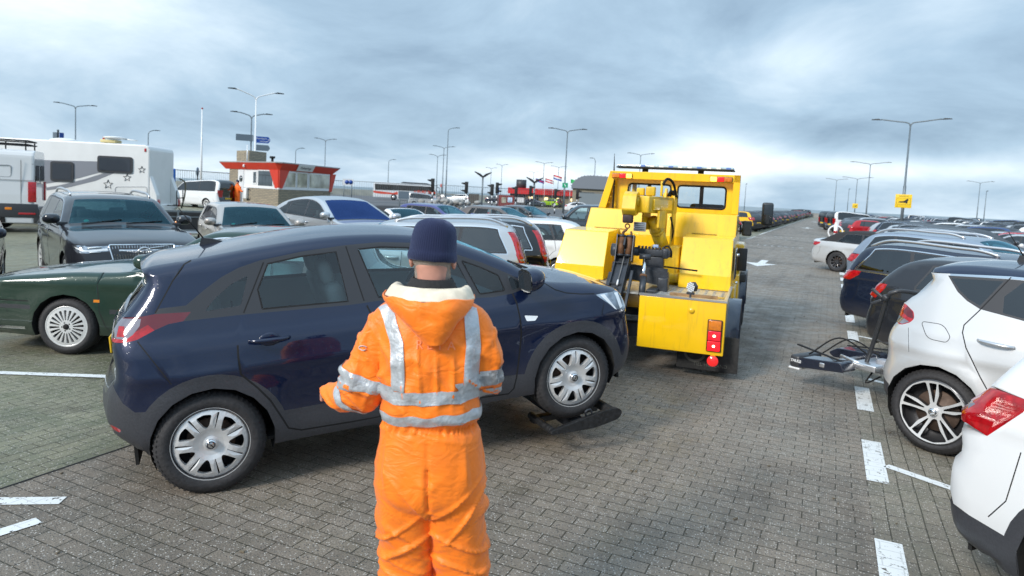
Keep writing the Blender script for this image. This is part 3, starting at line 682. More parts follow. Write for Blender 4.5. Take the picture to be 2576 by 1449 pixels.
    wrap=[dict(part='windshield',mat='screen',poly=[(('x',2.39),-.97),(('x',2.39),.97),(('x',1.72),.93),(('x',1.72),-.93)],round=.05),
      dict(part='cowl_panel',mat='black',poly=[(('x',2.53),-.80),(('x',2.56),0),(('x',2.53),.80),(('x',2.40),.97),(('x',2.40),-.97)]),
      dict(part='rear_window',mat='tint',poly=[(('r',1.365),-.90),(('r',1.365),.90),(('r',1.175),.96),(('r',1.175),-.96)],round=.03),
      dict(part='headlight',mat='head',mirror=True,poly=[(('f',.945),1),(('f',.92),.62),(('f',.86),.60),(('f',.77),1)]),
      dict(part='grille',mat='black',poly=[(('f',.87),-.55),(('f',.87),.55),(('f',.70),.48),(('f',.70),-.48)]),
      dict(part='grille',mat='chrome',poly=[(('f',.80),-.52),(('f',.80),.52),(('f',.775),.5),(('f',.775),-.5)]),
      dict(part='bumper',join=True,id=4,mat='clad',poly=[(('s',0),-1),(('s',0),1),(('f',.60),1),(('f',.45),.8),(('f',.45),-.8),(('f',.60),-1)]),
      dict(part='bumper',join=True,id=3,mat='clad',poly=[(('s',99),-1),(('s',99),1),(('r',.80),1),(('r',.66),.8),(('r',.66),-.8),(('r',.80),-1)]),
      dict(part='tail_light',mat='tailw',mirror=True,poly=[(('r',1.165),1),(('r',1.14),.66),(('r',1.05),.68),(('r',1.04),1)]),
      dict(part='body',mat='gap',poly=[(('x',-.055),-1),(('x',-.055),1),(('x',-.063),1),(('x',-.063),-1)])]
    return dict(wb=2.604,w=1.77,R=R,Ra=Ra,ax=.02,sil=sil,belt=[(-1,.93),(4,.93)],beltz=1.0,tumb=.40,side=side,wrap=wrap,sill=.25,tf=.13,tr=.10,re=.15,be=.15,seatx=1.12,seatr=.25,dash=1.95,cowlz=1.05,floor=.36,flare=.02,sculpt=.014)
def gen_spec(xn,xt,wb,w,H,hn,cowl,rf,peak,rr,gb,deck=None,R=.32,belt=(.93,.98),pill=((.9,.95),(.05,.15)),qend=None,chrome=0,clad=0,head=(.62,.74,.42),tail=(.82,1.0,.35),win='glass',tumb=.42,lamp_v=0,soft=False,bump=.52,rimw=0,tailsil=None,slant=.08,nose=None,rails=0,winr=None):
    """xn nose, xt tail, cowl/rf/peak/rr/gb points (x,z) of the outline: windscreen foot, roof front, roof peak, roof rear, rear glass foot"""
    Ra=R+.045; hn=max(hn,head[1]+.02)
    sil=[(xn-.30,.20),(xn-.16,.25),(xn-.09,.38),(xn-.08,.52),(xn-.11,.64),(xn-.17,hn-.03),(xn-.27,hn+.03),((xn-.27)*.5+cowl[0]*.5,(hn+.03)*.35+cowl[1]*.65),cowl]
    if nose: sil=nose+[((nose[-1][0]+cowl[0])/2,nose[-1][1]*.4+cowl[1]*.6),cowl]
    sil+=[(cowl[0]*.5+rf[0]*.5,cowl[1]*.5+rf[1]*.5+.02),rf,peak,rr,gb]
    if deck: sil+=list(deck)
    tz=gb[1] if not deck else deck[-1][1]; tx=gb[0] if not deck else deck[-1][0]
    if tailsil: sil+=tailsil
    else: sil+=[(xt+.06,tz-.12),(xt+.07,.75),(xt+.03,bump+.12),(xt+.01,bump),(xt+.03,.40),(xt+.10,.29),(xt+.24,.25)]
    wf,wr=belt; bz=lambda x:wr+(wf-wr)*np.clip(x/wb,-.3,1.2)
    S=catmull(sil,.06); T=np.gradient(S,axis=0); T/=np.linalg.norm(T,axis=1)[:,None]; m=np.stack([T[:,1],-T[:,0]],1); 
    if ((S-S.mean(0))*m).sum()<0: m=-m
    qe=qend or [(gb[0]+.34,float(bz(gb[0]))+.03),(rr[0]+.22,rr[1]-.11)]
    xe=qe[-1][0]
    sel=(S[:,1]>max(wf,wr)+.08)&(S[:,0]<cowl[0]-.02)&(S[:,0]>xe)
    top=[tuple(p) for p in (S-m*.075)[sel]][::-1]      # rear -> front
    top=[p for p in top if p[1]>bz(p[0])+.03 and p[0]>xe-.02]
    xfb=cowl[0]-.30
    dlo=[(xe,min(qe[-1][1],top[0][1]))]+top+[(xfb+.08,float(bz(xfb)))]+[(x,float(bz(x))) for x in np.linspace(xfb-.1,qe[0][0],6)]+qe[:-1]
    dlo=[p for i,p in enumerate(dlo) if i==0 or math.dist(p,dlo[i-1])>.012]
    dlo=ccw(dlo)
    side=[]
    xd0=wb-.42; pb=[p[0] for p in pill]; sl=.27+clad*.05
    b0=pill[0]; c0=pill[1] if len(pill)>1 else None
    fd=[(b0[0],sl),(b0[0]+.01,.6),(b0[0],float(bz(b0[0]))-.01)]
    g=.009
    gaps=[[(xd0+.06,float(bz(xd0))),(xd0+.08,.8),(xd0+.06,.5),(xd0,.34),(xd0-.05,sl),(b0[0]+.02,sl)],[(b0[0],sl),(b0[0]+.02,.6),(b0[0],float(bz(b0[0]))-.01)]]
    side.append(dict(part='door',id=1,mat='paint',poly=[(xd0+.06,float(bz(xd0))+.01),(xd0+.08,.8),(xd0+.06,.5),(xd0,.34),(xd0-.05,sl),(b0[0],sl),(b0[0]+.02,.6),(b0[0],float(bz(b0[0]))+.01)]))
    if c0 is not None and c0[0]<wb*.45:
        xr_=max(c0[0],.02); ra=Ra+.06
        rear=[(b0[0]-.02,sl),(ra+.07,sl),(ra+.02,.40),(ra*.80,R+ra*.62),(max(xr_,.10)+.02,R+ra+.04),(c0[0]-.04,.80),(c0[0],float(bz(c0[0]))-.01)]
        gaps.append(rear); side.append(dict(part='door',id=2,mat='paint',poly=[(b0[0],float(bz(b0[0]))+.01),(b0[0]+.02,.6),(b0[0],sl)]+rear))
    if clad:
        for hx,i in ((0,1),(wb,2)): side.append(dict(part='wheel_arch_trim',id=i,mat='clad',poly=ring(hx,R,Ra-.05,Ra+.05+.02*clad)))
        side.append(dict(part='sill_trim',mat='clad',poly=[(Ra-.02,.1),(Ra-.0,.38),(wb-Ra,.38),(wb-Ra+.02,.1)]))
        side.append(dict(part='bumper',join=True,id=3,mat='clad',poly=[(xt-.3,.48),(xt+.2,.46),(-Ra,.44),(-Ra+.03,.1),(xt-.3,.1)])); side.append(dict(part='bumper',join=True,id=4,mat='clad',poly=[(xn+.3,.40),(wb+Ra,.42),(wb+Ra,.1),(xn+.3,.1)]))
    for q in gaps: side.append(dict(part='body',mat='gap',poly=ribbon(q,g)))
    side.append(dict(part='body',mat='gap',poly=ribbon([(xt+.42,tail[0]-.02),(xt+.38,.62),(xt+.30,.5)],.006)))
    side.append(dict(part='body',mat='gap',poly=ribbon([(xn-.42,head[0]-.01),(xn-.36,.55),(xn-.40,.45)],.006)))
    if chrome: side.append(dict(part='window_trim',mat='chrome',poly=grow(dlo,.020)))
    side.append(dict(part='window_frame',mat='trim',poly=grow(dlo,.006)))
    inner=grow(dlo,-.018); cuts=[(p,.028) for p in pill]; rest=inner; k=1
    for (xb_,xt_),hwid in sorted(cuts,key=lambda c:-c[0][0]):
        zt=H-.05; zb0=float(bz(xb_))
        a=(xb_+hwid,zb0); b_=(xt_+hwid,zt); fr=clipx(rest,a,b_,-1)
        a2=(xb_-hwid,zb0); b2=(xt_-hwid,zt); rest2=clipx(rest,a2,b2,1)
        if len(fr)>2: side.append(dict(part='window',id=k,mat=win if k<2 or not winr else winr,poly=rnd(fr,.02,2))); k+=1
        rest=rest2
    if len(rest)>2: side.append(dict(part='window',id=k,mat=winr or win,poly=rnd(rest,.02,2)))
    side+=[dict(part='window_frame',mat='gap',poly=ribbon(list(q['poly'])+[q['poly'][0]],.010)) for q in side if q['part']=='window']
    h0,h1,hl=head; h0=h0+.02
    side.append(dict(part='headlight',mat='head',poly=[(xn+.2,h0),(xn+.2,h1+.02),(xn-hl,h1+.01),(xn-hl+.06,h1-.05),(xn-.22,h0-.005)]))
    side.append(dict(part='headlight',mat='drl',poly=[(xn-hl+.08,h1-.01),(xn-.16,h0+.045),(xn+.1,h0+.04),(xn+.1,h0+.02),(xn-.17,h0+.02)]))
    t0,t1,tl=tail
    if lamp_v: side.append(dict(part='tail_light',mat='tail',poly=[(xt-.4,t0),(xt-.4,lamp_v)]+[(np.interp(z,[p[1] for p in S[::-1] if p[0]<xt+.8 and p[1]>.6],[p[0] for p in S[::-1] if p[0]<xt+.8 and p[1]>.6])+.11,z) for z in np.linspace(lamp_v,t1,5)]+[(xt+tl,t1-.03),(xt+tl-.1,t0)]))
    else: side.append(dict(part='tail_light',mat='tail',poly=[(xt-.3,t0),(xt-.3,t1+.01),(xt+tl,t1),(xt+tl-.02,t1-.06),(xt+tl*.6,t0)]))
    side.append(dict(part='tail_light',mat='tailw',poly=[(xt-.2,(t0+t1)/2-.015),(xt-.2,(t0+t1)/2+.02),(xt+.16,(t0+t1)/2+.02),(xt+.13,(t0+t1)/2-.015)]))
    xg=gb; 
    zg1=rr[1]-.05
    wrap=[dict(part='windshield',mat='screen',poly=[(('x',cowl[0]-.03),-.97),(('x',cowl[0]-.03),.97),(('x',rf[0]+.04),.93),(('x',rf[0]+.04),-.93)],round=.05),
      dict(part='windshield',mat='black',poly=[(('x',cowl[0]+.05),-.94),(('x',cowl[0]+.05),.94),(('x',cowl[0]-.035),.97),(('x',cowl[0]-.035),-.97)]),
      dict(part='rear_window',mat=winr or 'tint',poly=[(('x',rr[0]-.07),-.88),(('x',rr[0]-.07),.88),(('x',gb[0]+.06),.92),(('x',gb[0]+.06),-.92)],round=.04),
      dict(part='headlight',mat='head',mirror=True,poly=[(('f',h1+.0),1),(('f',h1-.01),.60),(('f',h0+.02),.64),(('f',h0),1)]),
      dict(part='headlight',mat='drl',mirror=True,poly=[(('f',h0+.045),1),(('f',h0+.055),.66),(('f',h0+.03),.66),(('f',h0+.015),1)]),
      dict(part='grille',mat='black',poly=[(('f',h1-.02),-.48),(('f',h1-.02),.48),(('f',h0-.07),.42),(('f',h0-.07),-.42)],round=.03),
      dict(part='grille',mat='chrome',poly=[(('f',h0+.035),-.46),(('f',h0+.035),.46),(('f',h0+.015),.46),(('f',h0+.015),-.46)]),
      dict(part='grille',mat='black',poly=[(('f',.42),-.75),(('f',.42),.75),(('f',.30),.7),(('f',.30),-.7)],round=.03),
      dict(part='tail_light',mat='tail',mirror=True,poly=[(('r',(lamp_v or t1)),1),(('r',(lamp_v or t1)),.86 if lamp_v else .60),(('r',t0),.80 if lamp_v else .64),(('r',t0),1)]),
      dict(part='body',mat='gap',poly=[(('r',t0-.10),-.9),(('r',t0-.10),.9),(('r',t0-.108),.9),(('r',t0-.108),-.9)])]
    if clad: wrap+=[dict(part='bumper',join=True,id=4,mat='clad',poly=[(('s',0),-1),(('s',0),1),(('f',.40),1),(('f',.40),-1)]),dict(part='bumper',join=True,id=3,mat='clad',poly=[(('s',99),-1),(('s',99),1),(('r',.48),1),(('r',.48),-1)])]
    if soft:
        wrap.append(dict(part='soft_top',join=True,mat='soft',poly=[(('x',rf[0]-.06),-1),(('x',rf[0]-.06),1),(('x',gb[0]+.02),1),(('x',gb[0]+.02),-1)]))
        wrap.append(dict(part='rear_window',mat='tint',poly=[(('x',rr[0]-.25),-.6),(('x',rr[0]-.25),.6),(('x',gb[0]+.12),.6),(('x',gb[0]+.12),-.6)],round=.04))
        tp=[tuple(p) for p in S if rf[0]-.06>p[0]>gb[0]-.02 and p[1]>belt[1]]; 
        side.insert(0,dict(part='soft_top',join=True,mat='soft',poly=[(p[0]+.0,p[1]+.05) for p in tp]+[(gb[0]-.05,float(bz(0))),(qe[0][0],float(bz(0))-.0),(rf[0]-.1,float(bz(rf[0])))]))
    # black tailgate recess with plate, rear bumper insert
    return dict(wb=wb,w=w,R=R,Ra=Ra,sil=sil,belt=[(-1,wr),(0,wr),(wb,wf),(wb+1,wf)],beltz=.95,tumb=tumb,side=side,wrap=wrap,sill=.23,xn=xn,xt=xt,dash=cowl[0]-.42,cowlz=cowl[1],seatx=wb*.46,seatr=wb*.10,floor=.32,pil=pill,H=H,head=head,tail=tail,tz=t0)
MATDEF['soft']=pbr('soft_top_canvas',(.02,.02,.022),.85,bump=.3,scale=120)
def bake(poly): return poly
SPEC={}
def S_(name):
    if name in SPEC: return SPEC[name]
    g=gen_spec
    if name=='estate90': s=g(3.68,-1.03,2.66,1.76,1.42,.78,(1.92,.97),(1.22,1.385),(.7,1.425),(-.25,1.405),(-.62,1.0),deck=[(-.85,.96),(-.93,.93)],R=.315,belt=(.92,.94),pill=((.98,.92),(.12,.10)),qend=[(-.28,.95),(-.05,1.27)],chrome=1,head=(.60,.745,.24),tail=(.70,.88,.25),bump=.52,tumb=.36,win='glass',nose=[(3.60,.20),(3.66,.28),(3.70,.40),(3.70,.56),(3.68,.66),(3.63,.745),(3.50,.80)]); s['tf']=.05; s['re']=.09; s['barrel']=.012; s['side']+=[dict(part='indicator',mat='amber',poly=[(2.30,.63),(2.36,.63),(2.36,.60),(2.30,.60)]),dict(part='body',mat='black',poly=ribbon([(.5,.50),(2.2,.50)],.05)),dict(part='body',mat='black',poly=ribbon([(3.03,.52),(4.0,.52)],.045)),dict(part='body',mat='gap',poly=ribbon([(3.05,.585),(4.0,.59)],.012)),dict(part='body',mat='chrome',poly=ribbon([(3.10,.285),(4.0,.285)],.03))]
    elif name=='estate': s=g(3.62,-1.12,2.76,1.85,1.50,.72,(2.05,1.0),(1.35,1.40),(.7,1.455),(-.75,1.40),(-.98,1.0),R=.33,belt=(.96,1.02),pill=((1.0,.93),(.10,.02)),qend=[(-.80,1.05),(-.62,1.28)],chrome=1,head=(.66,.78,.42),tail=(.86,1.02,.42),winr='tint',win='glass')
    elif name=='estate_v': s=g(3.62,-1.12,2.76,1.85,1.50,.72,(2.05,1.0),(1.35,1.40),(.7,1.455),(-.80,1.40),(-1.02,1.0),R=.33,belt=(.96,1.00),pill=((1.0,.93),(.10,.02)),qend=[(-.74,1.03),(-.60,1.30)],chrome=1,head=(.66,.78,.42),tail=(.78,1.02,.22),lamp_v=1.36,winr='tint')
    elif name=='hatch': s=g(3.42,-.80,2.58,1.78,1.47,.70,(2.15,.98),(1.30,1.395),(.75,1.435),(-.30,1.37),(-.66,1.02),R=.31,belt=(.95,1.03),pill=((.98,.92),(.14,.30)),qend=[(-.12,1.08),(.0,1.30)],head=(.64,.78,.50),tail=(.86,1.06,.32))
    elif name=='hatch_dark': s=g(3.42,-.80,2.58,1.78,1.47,.70,(2.15,.98),(1.30,1.395),(.75,1.435),(-.30,1.37),(-.66,1.02),R=.31,belt=(.95,1.03),pill=((.98,.92),(.14,.30)),qend=[(-.12,1.08),(.0,1.30)],head=(.64,.78,.50),tail=(.86,1.06,.32),winr='tint')
    elif name=='sedan': s=g(3.62,-1.08,2.76,1.82,1.44,.70,(2.05,.97),(1.25,1.365),(.65,1.405),(-.15,1.33),(-.72,1.04),deck=[(-.95,1.03)],R=.325,belt=(.94,1.0),pill=((1.0,.93),(.12,.10)),qend=[(-.40,1.03),(-.1,1.22)],head=(.62,.75,.48),tail=(.80,.97,.38))
    elif name=='suv': s=g(3.75,-.95,2.86,1.90,1.66,.86,(2.25,1.12),(1.50,1.545),(.85,1.60),(-.45,1.53),(-.80,1.12),R=.36,belt=(1.07,1.13),pill=((1.08,1.0),(.15,.05)),qend=[(-.52,1.16),(-.38,1.42)],chrome=1,head=(.77,.885,.40),tail=(.95,1.12,.38),winr='tint',bump=.58)
    elif name=='suvclad': s=g(3.5,-.84,2.63,1.84,1.61,.84,(2.12,1.09),(1.42,1.50),(.8,1.56),(-.35,1.49),(-.68,1.10),R=.35,belt=(1.04,1.12),pill=((1.0,.94),(.12,.10)),qend=[(-.40,1.16),(-.25,1.40)],clad=1,head=(.78,.91,.42),tail=(.90,1.13,.42),winr='tint',bump=.58)
    elif name=='fastback': s=g(3.95,-1.0,3.03,1.96,1.72,.88,(2.65,1.16),(1.70,1.60),(1.1,1.68),(-.05,1.53),(-.78,1.22),deck=[(-.93,1.18)],R=.38,belt=(1.12,1.20),pill=((1.28,1.18),(.30,.36)),qend=[(-.25,1.27),(.10,1.43)],chrome=0,head=(.78,.92,.52),tail=(1.0,1.13,.32),tumb=.48)
    elif name=='convertible': s=g(3.55,-1.02,2.72,1.80,1.38,.68,(2.02,.96),(1.32,1.285),(.85,1.345),(-.10,1.29),(-.62,1.03),deck=[(-.90,1.02)],R=.335,belt=(.92,.98),pill=((.78,.74),),qend=[(-.05,1.0),(.15,1.20)],soft=True,head=(.62,.74,.46),tail=(.82,.94,.40))
    elif name=='van': s=g(3.95,-1.0,3.05,1.92,1.93,.95,(3.0,1.16),(2.25,1.74),(1.4,1.845),(-.85,1.83),(-.96,1.2),R=.34,belt=(1.13,1.18),pill=((1.95,1.88),(.72,.70)),qend=[(-.72,1.2),(-.70,1.62)],head=(.78,.98,.38),tail=(.80,1.28,.12),tumb=.22,bump=.5,lamp_v=0)
    elif name=='bigsuv_old': s=g(3.5,-.9,2.75,1.85,1.78,.95,(1.95,1.15),(1.35,1.66),(.7,1.72),(-.60,1.69),(-.78,1.15),R=.37,belt=(1.12,1.14),pill=((.95,.92),(.05,.04)),qend=[(-.62,1.17),(-.55,1.52)],head=(.76,.90,.3),tail=(.9,1.2,.12),tumb=.28,bump=.6)
    SPEC[name]=s; return s
def scenic_spec():
    R=.355;Ra=.40
    s=gen_spec(3.62,-.90,2.80,1.85,1.66,.80,(2.55,1.10),(1.55,1.54),(.9,1.62),(-.15,1.555),(-.30,1.26),R=R,belt=(1.16,1.20),pill=((1.1,1.04),(.20,.40)),qend=[(.08,1.34),(-.05,1.45)],head=(.74,.90,.6),tail=(.9,1.1,.3),bump=.55)
    s['sil']=s['sil'][:12]+[(.45,1.605),(.09,1.600),(-.10,1.578),(-.21,1.545),(-.235,1.50),(-.20,1.44),(-.25,1.35),(-.345,1.27),(-.40,1.215),(-.43,1.05),(-.475,.92),(-.487,.71),(-.525,.604),(-.515,.532),(-.48,.416),(-.42,.35),(-.34,.31)]
    keep=[q for q in s['side'] if q['part'] not in('tail_light','window','window_frame','window_trim','door') and q['mat']!='gap']
    dr=[(.388,1.54),(.232,1.255),(.148,1.12),(.150,1.06),(.20,.947),(.33,.74),(.42,.60),(.46,.40),(.5,.30),(1.15,.29),(1.18,.7),(1.13,1.20)]
    side=[dict(part='body',mat='roofp',poly=[(-.5,1.485),(-.05,1.515),(.40,1.545),(.8,1.56),(1.2,1.56),(1.55,1.50),(2.0,1.33),(2.5,1.4),(1,2),(-.5,2)]),
     dict(part='door',id=1,mat='paint',poly=dr),
     dict(part='window_trim',mat='chrome',poly=ribbon([(-.048,1.505),(.38,1.536),(.8,1.545),(1.2,1.542),(1.5,1.495),(1.9,1.35)],.02)),
     dict(part='window_frame',mat='trim',poly=[(-.062,1.498),(.38,1.524),(.8,1.533),(1.2,1.53),(1.5,1.483),(1.9,1.335),(2.3,1.16),(2.0,1.15),(1.2,1.19),(.54,1.222),(.231,1.262),(.125,1.312),(.04,1.375)]),
     dict(part='window',id=1,mat='tint',poly=[(-.03,1.480),(.345,1.502),(.225,1.288),(.135,1.328),(.055,1.388)]),
     dict(part='window',id=2,mat='tint',poly=[(.475,1.508),(.375,1.385),(.392,1.258),(.545,1.238),(1.09,1.215),(1.06,1.512),(.8,1.515)]),
     dict(part='window',id=3,mat='glass',poly=[(1.15,1.508),(1.45,1.47),(1.85,1.335),(2.2,1.18),(2.0,1.165),(1.19,1.21)]),
     dict(part='body',mat='gap',poly=ribbon(dr[:11],.009)),dict(part='body',mat='gap',poly=ribbon([(1.15,.29),(1.18,.7),(1.13,1.20)],.009)),
     dict(part='fuel_flap',mat='gap',poly=rnd([(-.161,1.095),(0,1.100),(.078,1.006),(.055,.956),(-.097,.96),(-.172,1.075)],.05)),
     dict(part='fuel_flap',mat='paint',poly=grow(rnd([(-.161,1.095),(0,1.100),(.078,1.006),(.055,.956),(-.097,.96),(-.172,1.075)],.05),-.005)),
     dict(part='tail_light',mat='tail',poly=rnd([(-.60,1.215),(-.404,1.212),(-.339,1.204),(-.26,1.158),(-.241,1.102),(-.266,1.066),(-.334,1.032),(-.60,1.034)],.02)),
     dict(part='tail_light',mat='taild',poly=[(-.33,1.197),(-.27,1.155),(-.25,1.10),(-.30,1.105),(-.37,1.14)]),
     dict(part='tail_light',mat='tailw',poly=[(-.60,1.05),(-.60,1.10),(-.42,1.10),(-.31,1.082),(-.278,1.068),(-.334,1.040)]),
     dict(part='bumper',id=3,mat='clad',poly=[(-.7,.56),(-.50,.545),(-.42,.52),(-.375,.50),(-.36,.2),(-.7,.2)]),
     dict(part='body',mat='gap',poly=ribbon([(-.27,1.02),(-.24,.90),(-.225,.82)],.004))]
    s['side']=keep+side
    s['wrap']=[q for q in s['wrap'] if q['part'] not in('tail_light','rear_window') and not (q['part']=='body')]+[
     dict(part='body',mat='roofp',poly=[(('x',1.50),-1),(('x',1.50),1),(('r',1.49),1),(('r',1.49),-1)]),
     dict(part='rear_window',mat='tint',poly=[(('r',1.46),-.95),(('r',1.46),.95),(('r',1.285),.97),(('r',1.285),-.97)]),
     dict(part='tail_light',mat='tail',mirror=True,poly=[(('r',1.21),1),(('r',1.19),.70),(('r',1.07),.72),(('r',1.03),1)])]
    s['pil']=((1.1,1.04),); s['belt']=[(-1,1.0),(4,1.0)]; s['tumb']=.36; s['flare']=.03; s['sill']=.25; s['R']=R; s['Ra']=Ra; s['topz']=.75
    return s
# ------------------------------------------------------------------ whole cars
def add_wheels(root,sp,style,lod=1,rr=None,yo=None):
    R=sp['R']; y=sp['w']/2-.02 if yo is None else yo; first=None
    for x in (sp.get('ax',0)*0,sp['wb']):
        for sd in (-1,1):
            w_=wheel(root,x,sd,y,R,rr or R*.66,style,wd=.21,lod=lod,copy_of=first)
            if first is None: first=w_
    return first
def plate_part(root,x,z,sgn,W=.52,name='number_plate'):
    mb=MB(); mb.box((x,0,z),(.012,W,.11),M_PLATE,bev=.004)
    rng=random.Random(int(abs(x*1000)))
    y=-W/2+.07
    for k in range(8):
        if k in (2,5): y+=.028; continue
        wd=.045; mb.box((x+sgn*.007,y+wd/2,z),(.002,wd*.72,.07),M_PLTXT); mb.box((x+sgn*.0085,y+wd/2+.004*rng.choice((-1,1)),z+.012*rng.choice((-1,0,1))),(.0015,wd*.3,.028),M_PLATE); y+=wd+.012
    return mb.build(name,root)
def car(spec,name,pm,label,cat='car',loc=(0,0,0),yaw=0,style='seven',h=.08,inter=True,group=None,seatm=None,roofm=None,extras=(),rr=None,pitch=0,mats=None):
    sp=S_(spec) if isinstance(spec,str) else spec
    root=empty(name,loc,yaw,label,cat,group,pitch)
    MM={'paint':pm}; 
    if roofm: MM['roofp']=roofm
    if mats: MM.update(mats)
    B,res=make_shell(root,sp,MM,h)
    add_wheels(root,sp,style,lod=1 if h<.1 else 0,rr=rr)
    S=B.sil; hw=B.hw
    if inter: interior(root,sp,B,seatm)
    cw=sp.get('cowlpt',None); xm=sp['dash']+.30; zm=sp['cowlz']+.10
    for sd in (-1,1):
        ym=float(B.W0(np.array([xm]),np.array([zm]))[0]); mirror_part(root,xm,ym+.03,zm,sd,pm,1.0 if h<.1 else .95)
        if 'pil' in sp and h<.1:
            for (xb_,_) in sp['pil'][:2]:
                xh=xb_+.16; zh=np.interp(xh,[b_[0] for b_ in sp['belt']],[b_[1] for b_ in sp['belt']])-.12; yh=float(B.side(np.array([[xh,zh]]))[0][0,1])
                handle_part(root,xh,yh,zh,sd,M_CHROME if 'chromeh' in extras else pm)
    if 'xn' in sp:
        xr_=float(B.wrap(np.array([[B.Sr(.62),0.0]]))[0][0,0]); xf_=float(B.wrap(np.array([[B.Sf(.46),0.0]]))[0][0,0])
        zp=sp.get('platez',.72 if spec in('suv','suvclad','van','estate','estate_v','bigsuv_old') else .60)
        xr_=float(B.wrap(np.array([[B.Sr(zp),0.0]]))[0][0,0])
        plate_part(root,xr_-.012,zp,-1); plate_part(root,xf_+.012,.46,1)
    if 'rails' in extras:
        for sd in (-1,1):
            mb=MB(); xs=np.linspace(sp['dash']-.55 if sp['H']>1.55 else sp['dash']-.45,S[:,0][S[:,1]>sp['H']-.20].min()+.12,12); pts=[]
            for i,x in enumerate(xs):
                j=np.argmin(np.abs(S[:,0]-x)+(S[:,1]<1.1)*9); lift=.055*min(1,min(i,11-i)/1.5); pts.append((x,sd*(float(B.ye[j])-.01),float(S[j,1])+.012+lift))
            mb.tube(catmull(pts,.06),.016,M_ALU,8,squash=1.6); mb.build('roof_rail',root)
    if 'fin' in extras:
        j=np.argmax(B.sp['sil'][0]) if False else 0
        x=sp.get('finx',S[:,0][S[:,1]>S[:,1].max()-.10].min()+.12); p=B.wrap(np.array([[B.Sx(x),0.0]]))[0][0]
        mb=MB(); mb.prism([(x-.10,p[2]-.01),(x+.10,p[2]+.0),(x-.02,p[2]+.045),(x-.09,p[2]+.06)],-.018,.018,M_BLACKP); mb.build('antenna',root)
    if 'wipers' in extras:
        mb=MB()
        for y0 in (.05,-.62):
            a=B.wrap(np.array([[B.Sx(sp['dash']+.42),y0*B.TS/.75*.9]]))[0][0]; b_=B.wrap(np.array([[B.Sx(sp['dash']+.32),(y0+.62)*B.TS/.75*.9]]))[0][0]
            mb.tube([a+np.array([.0,0,.012]),b_+np.array([.0,0,.012])],.008,M_GAP,6)
        mb.build('wiper',root)
    return root,B
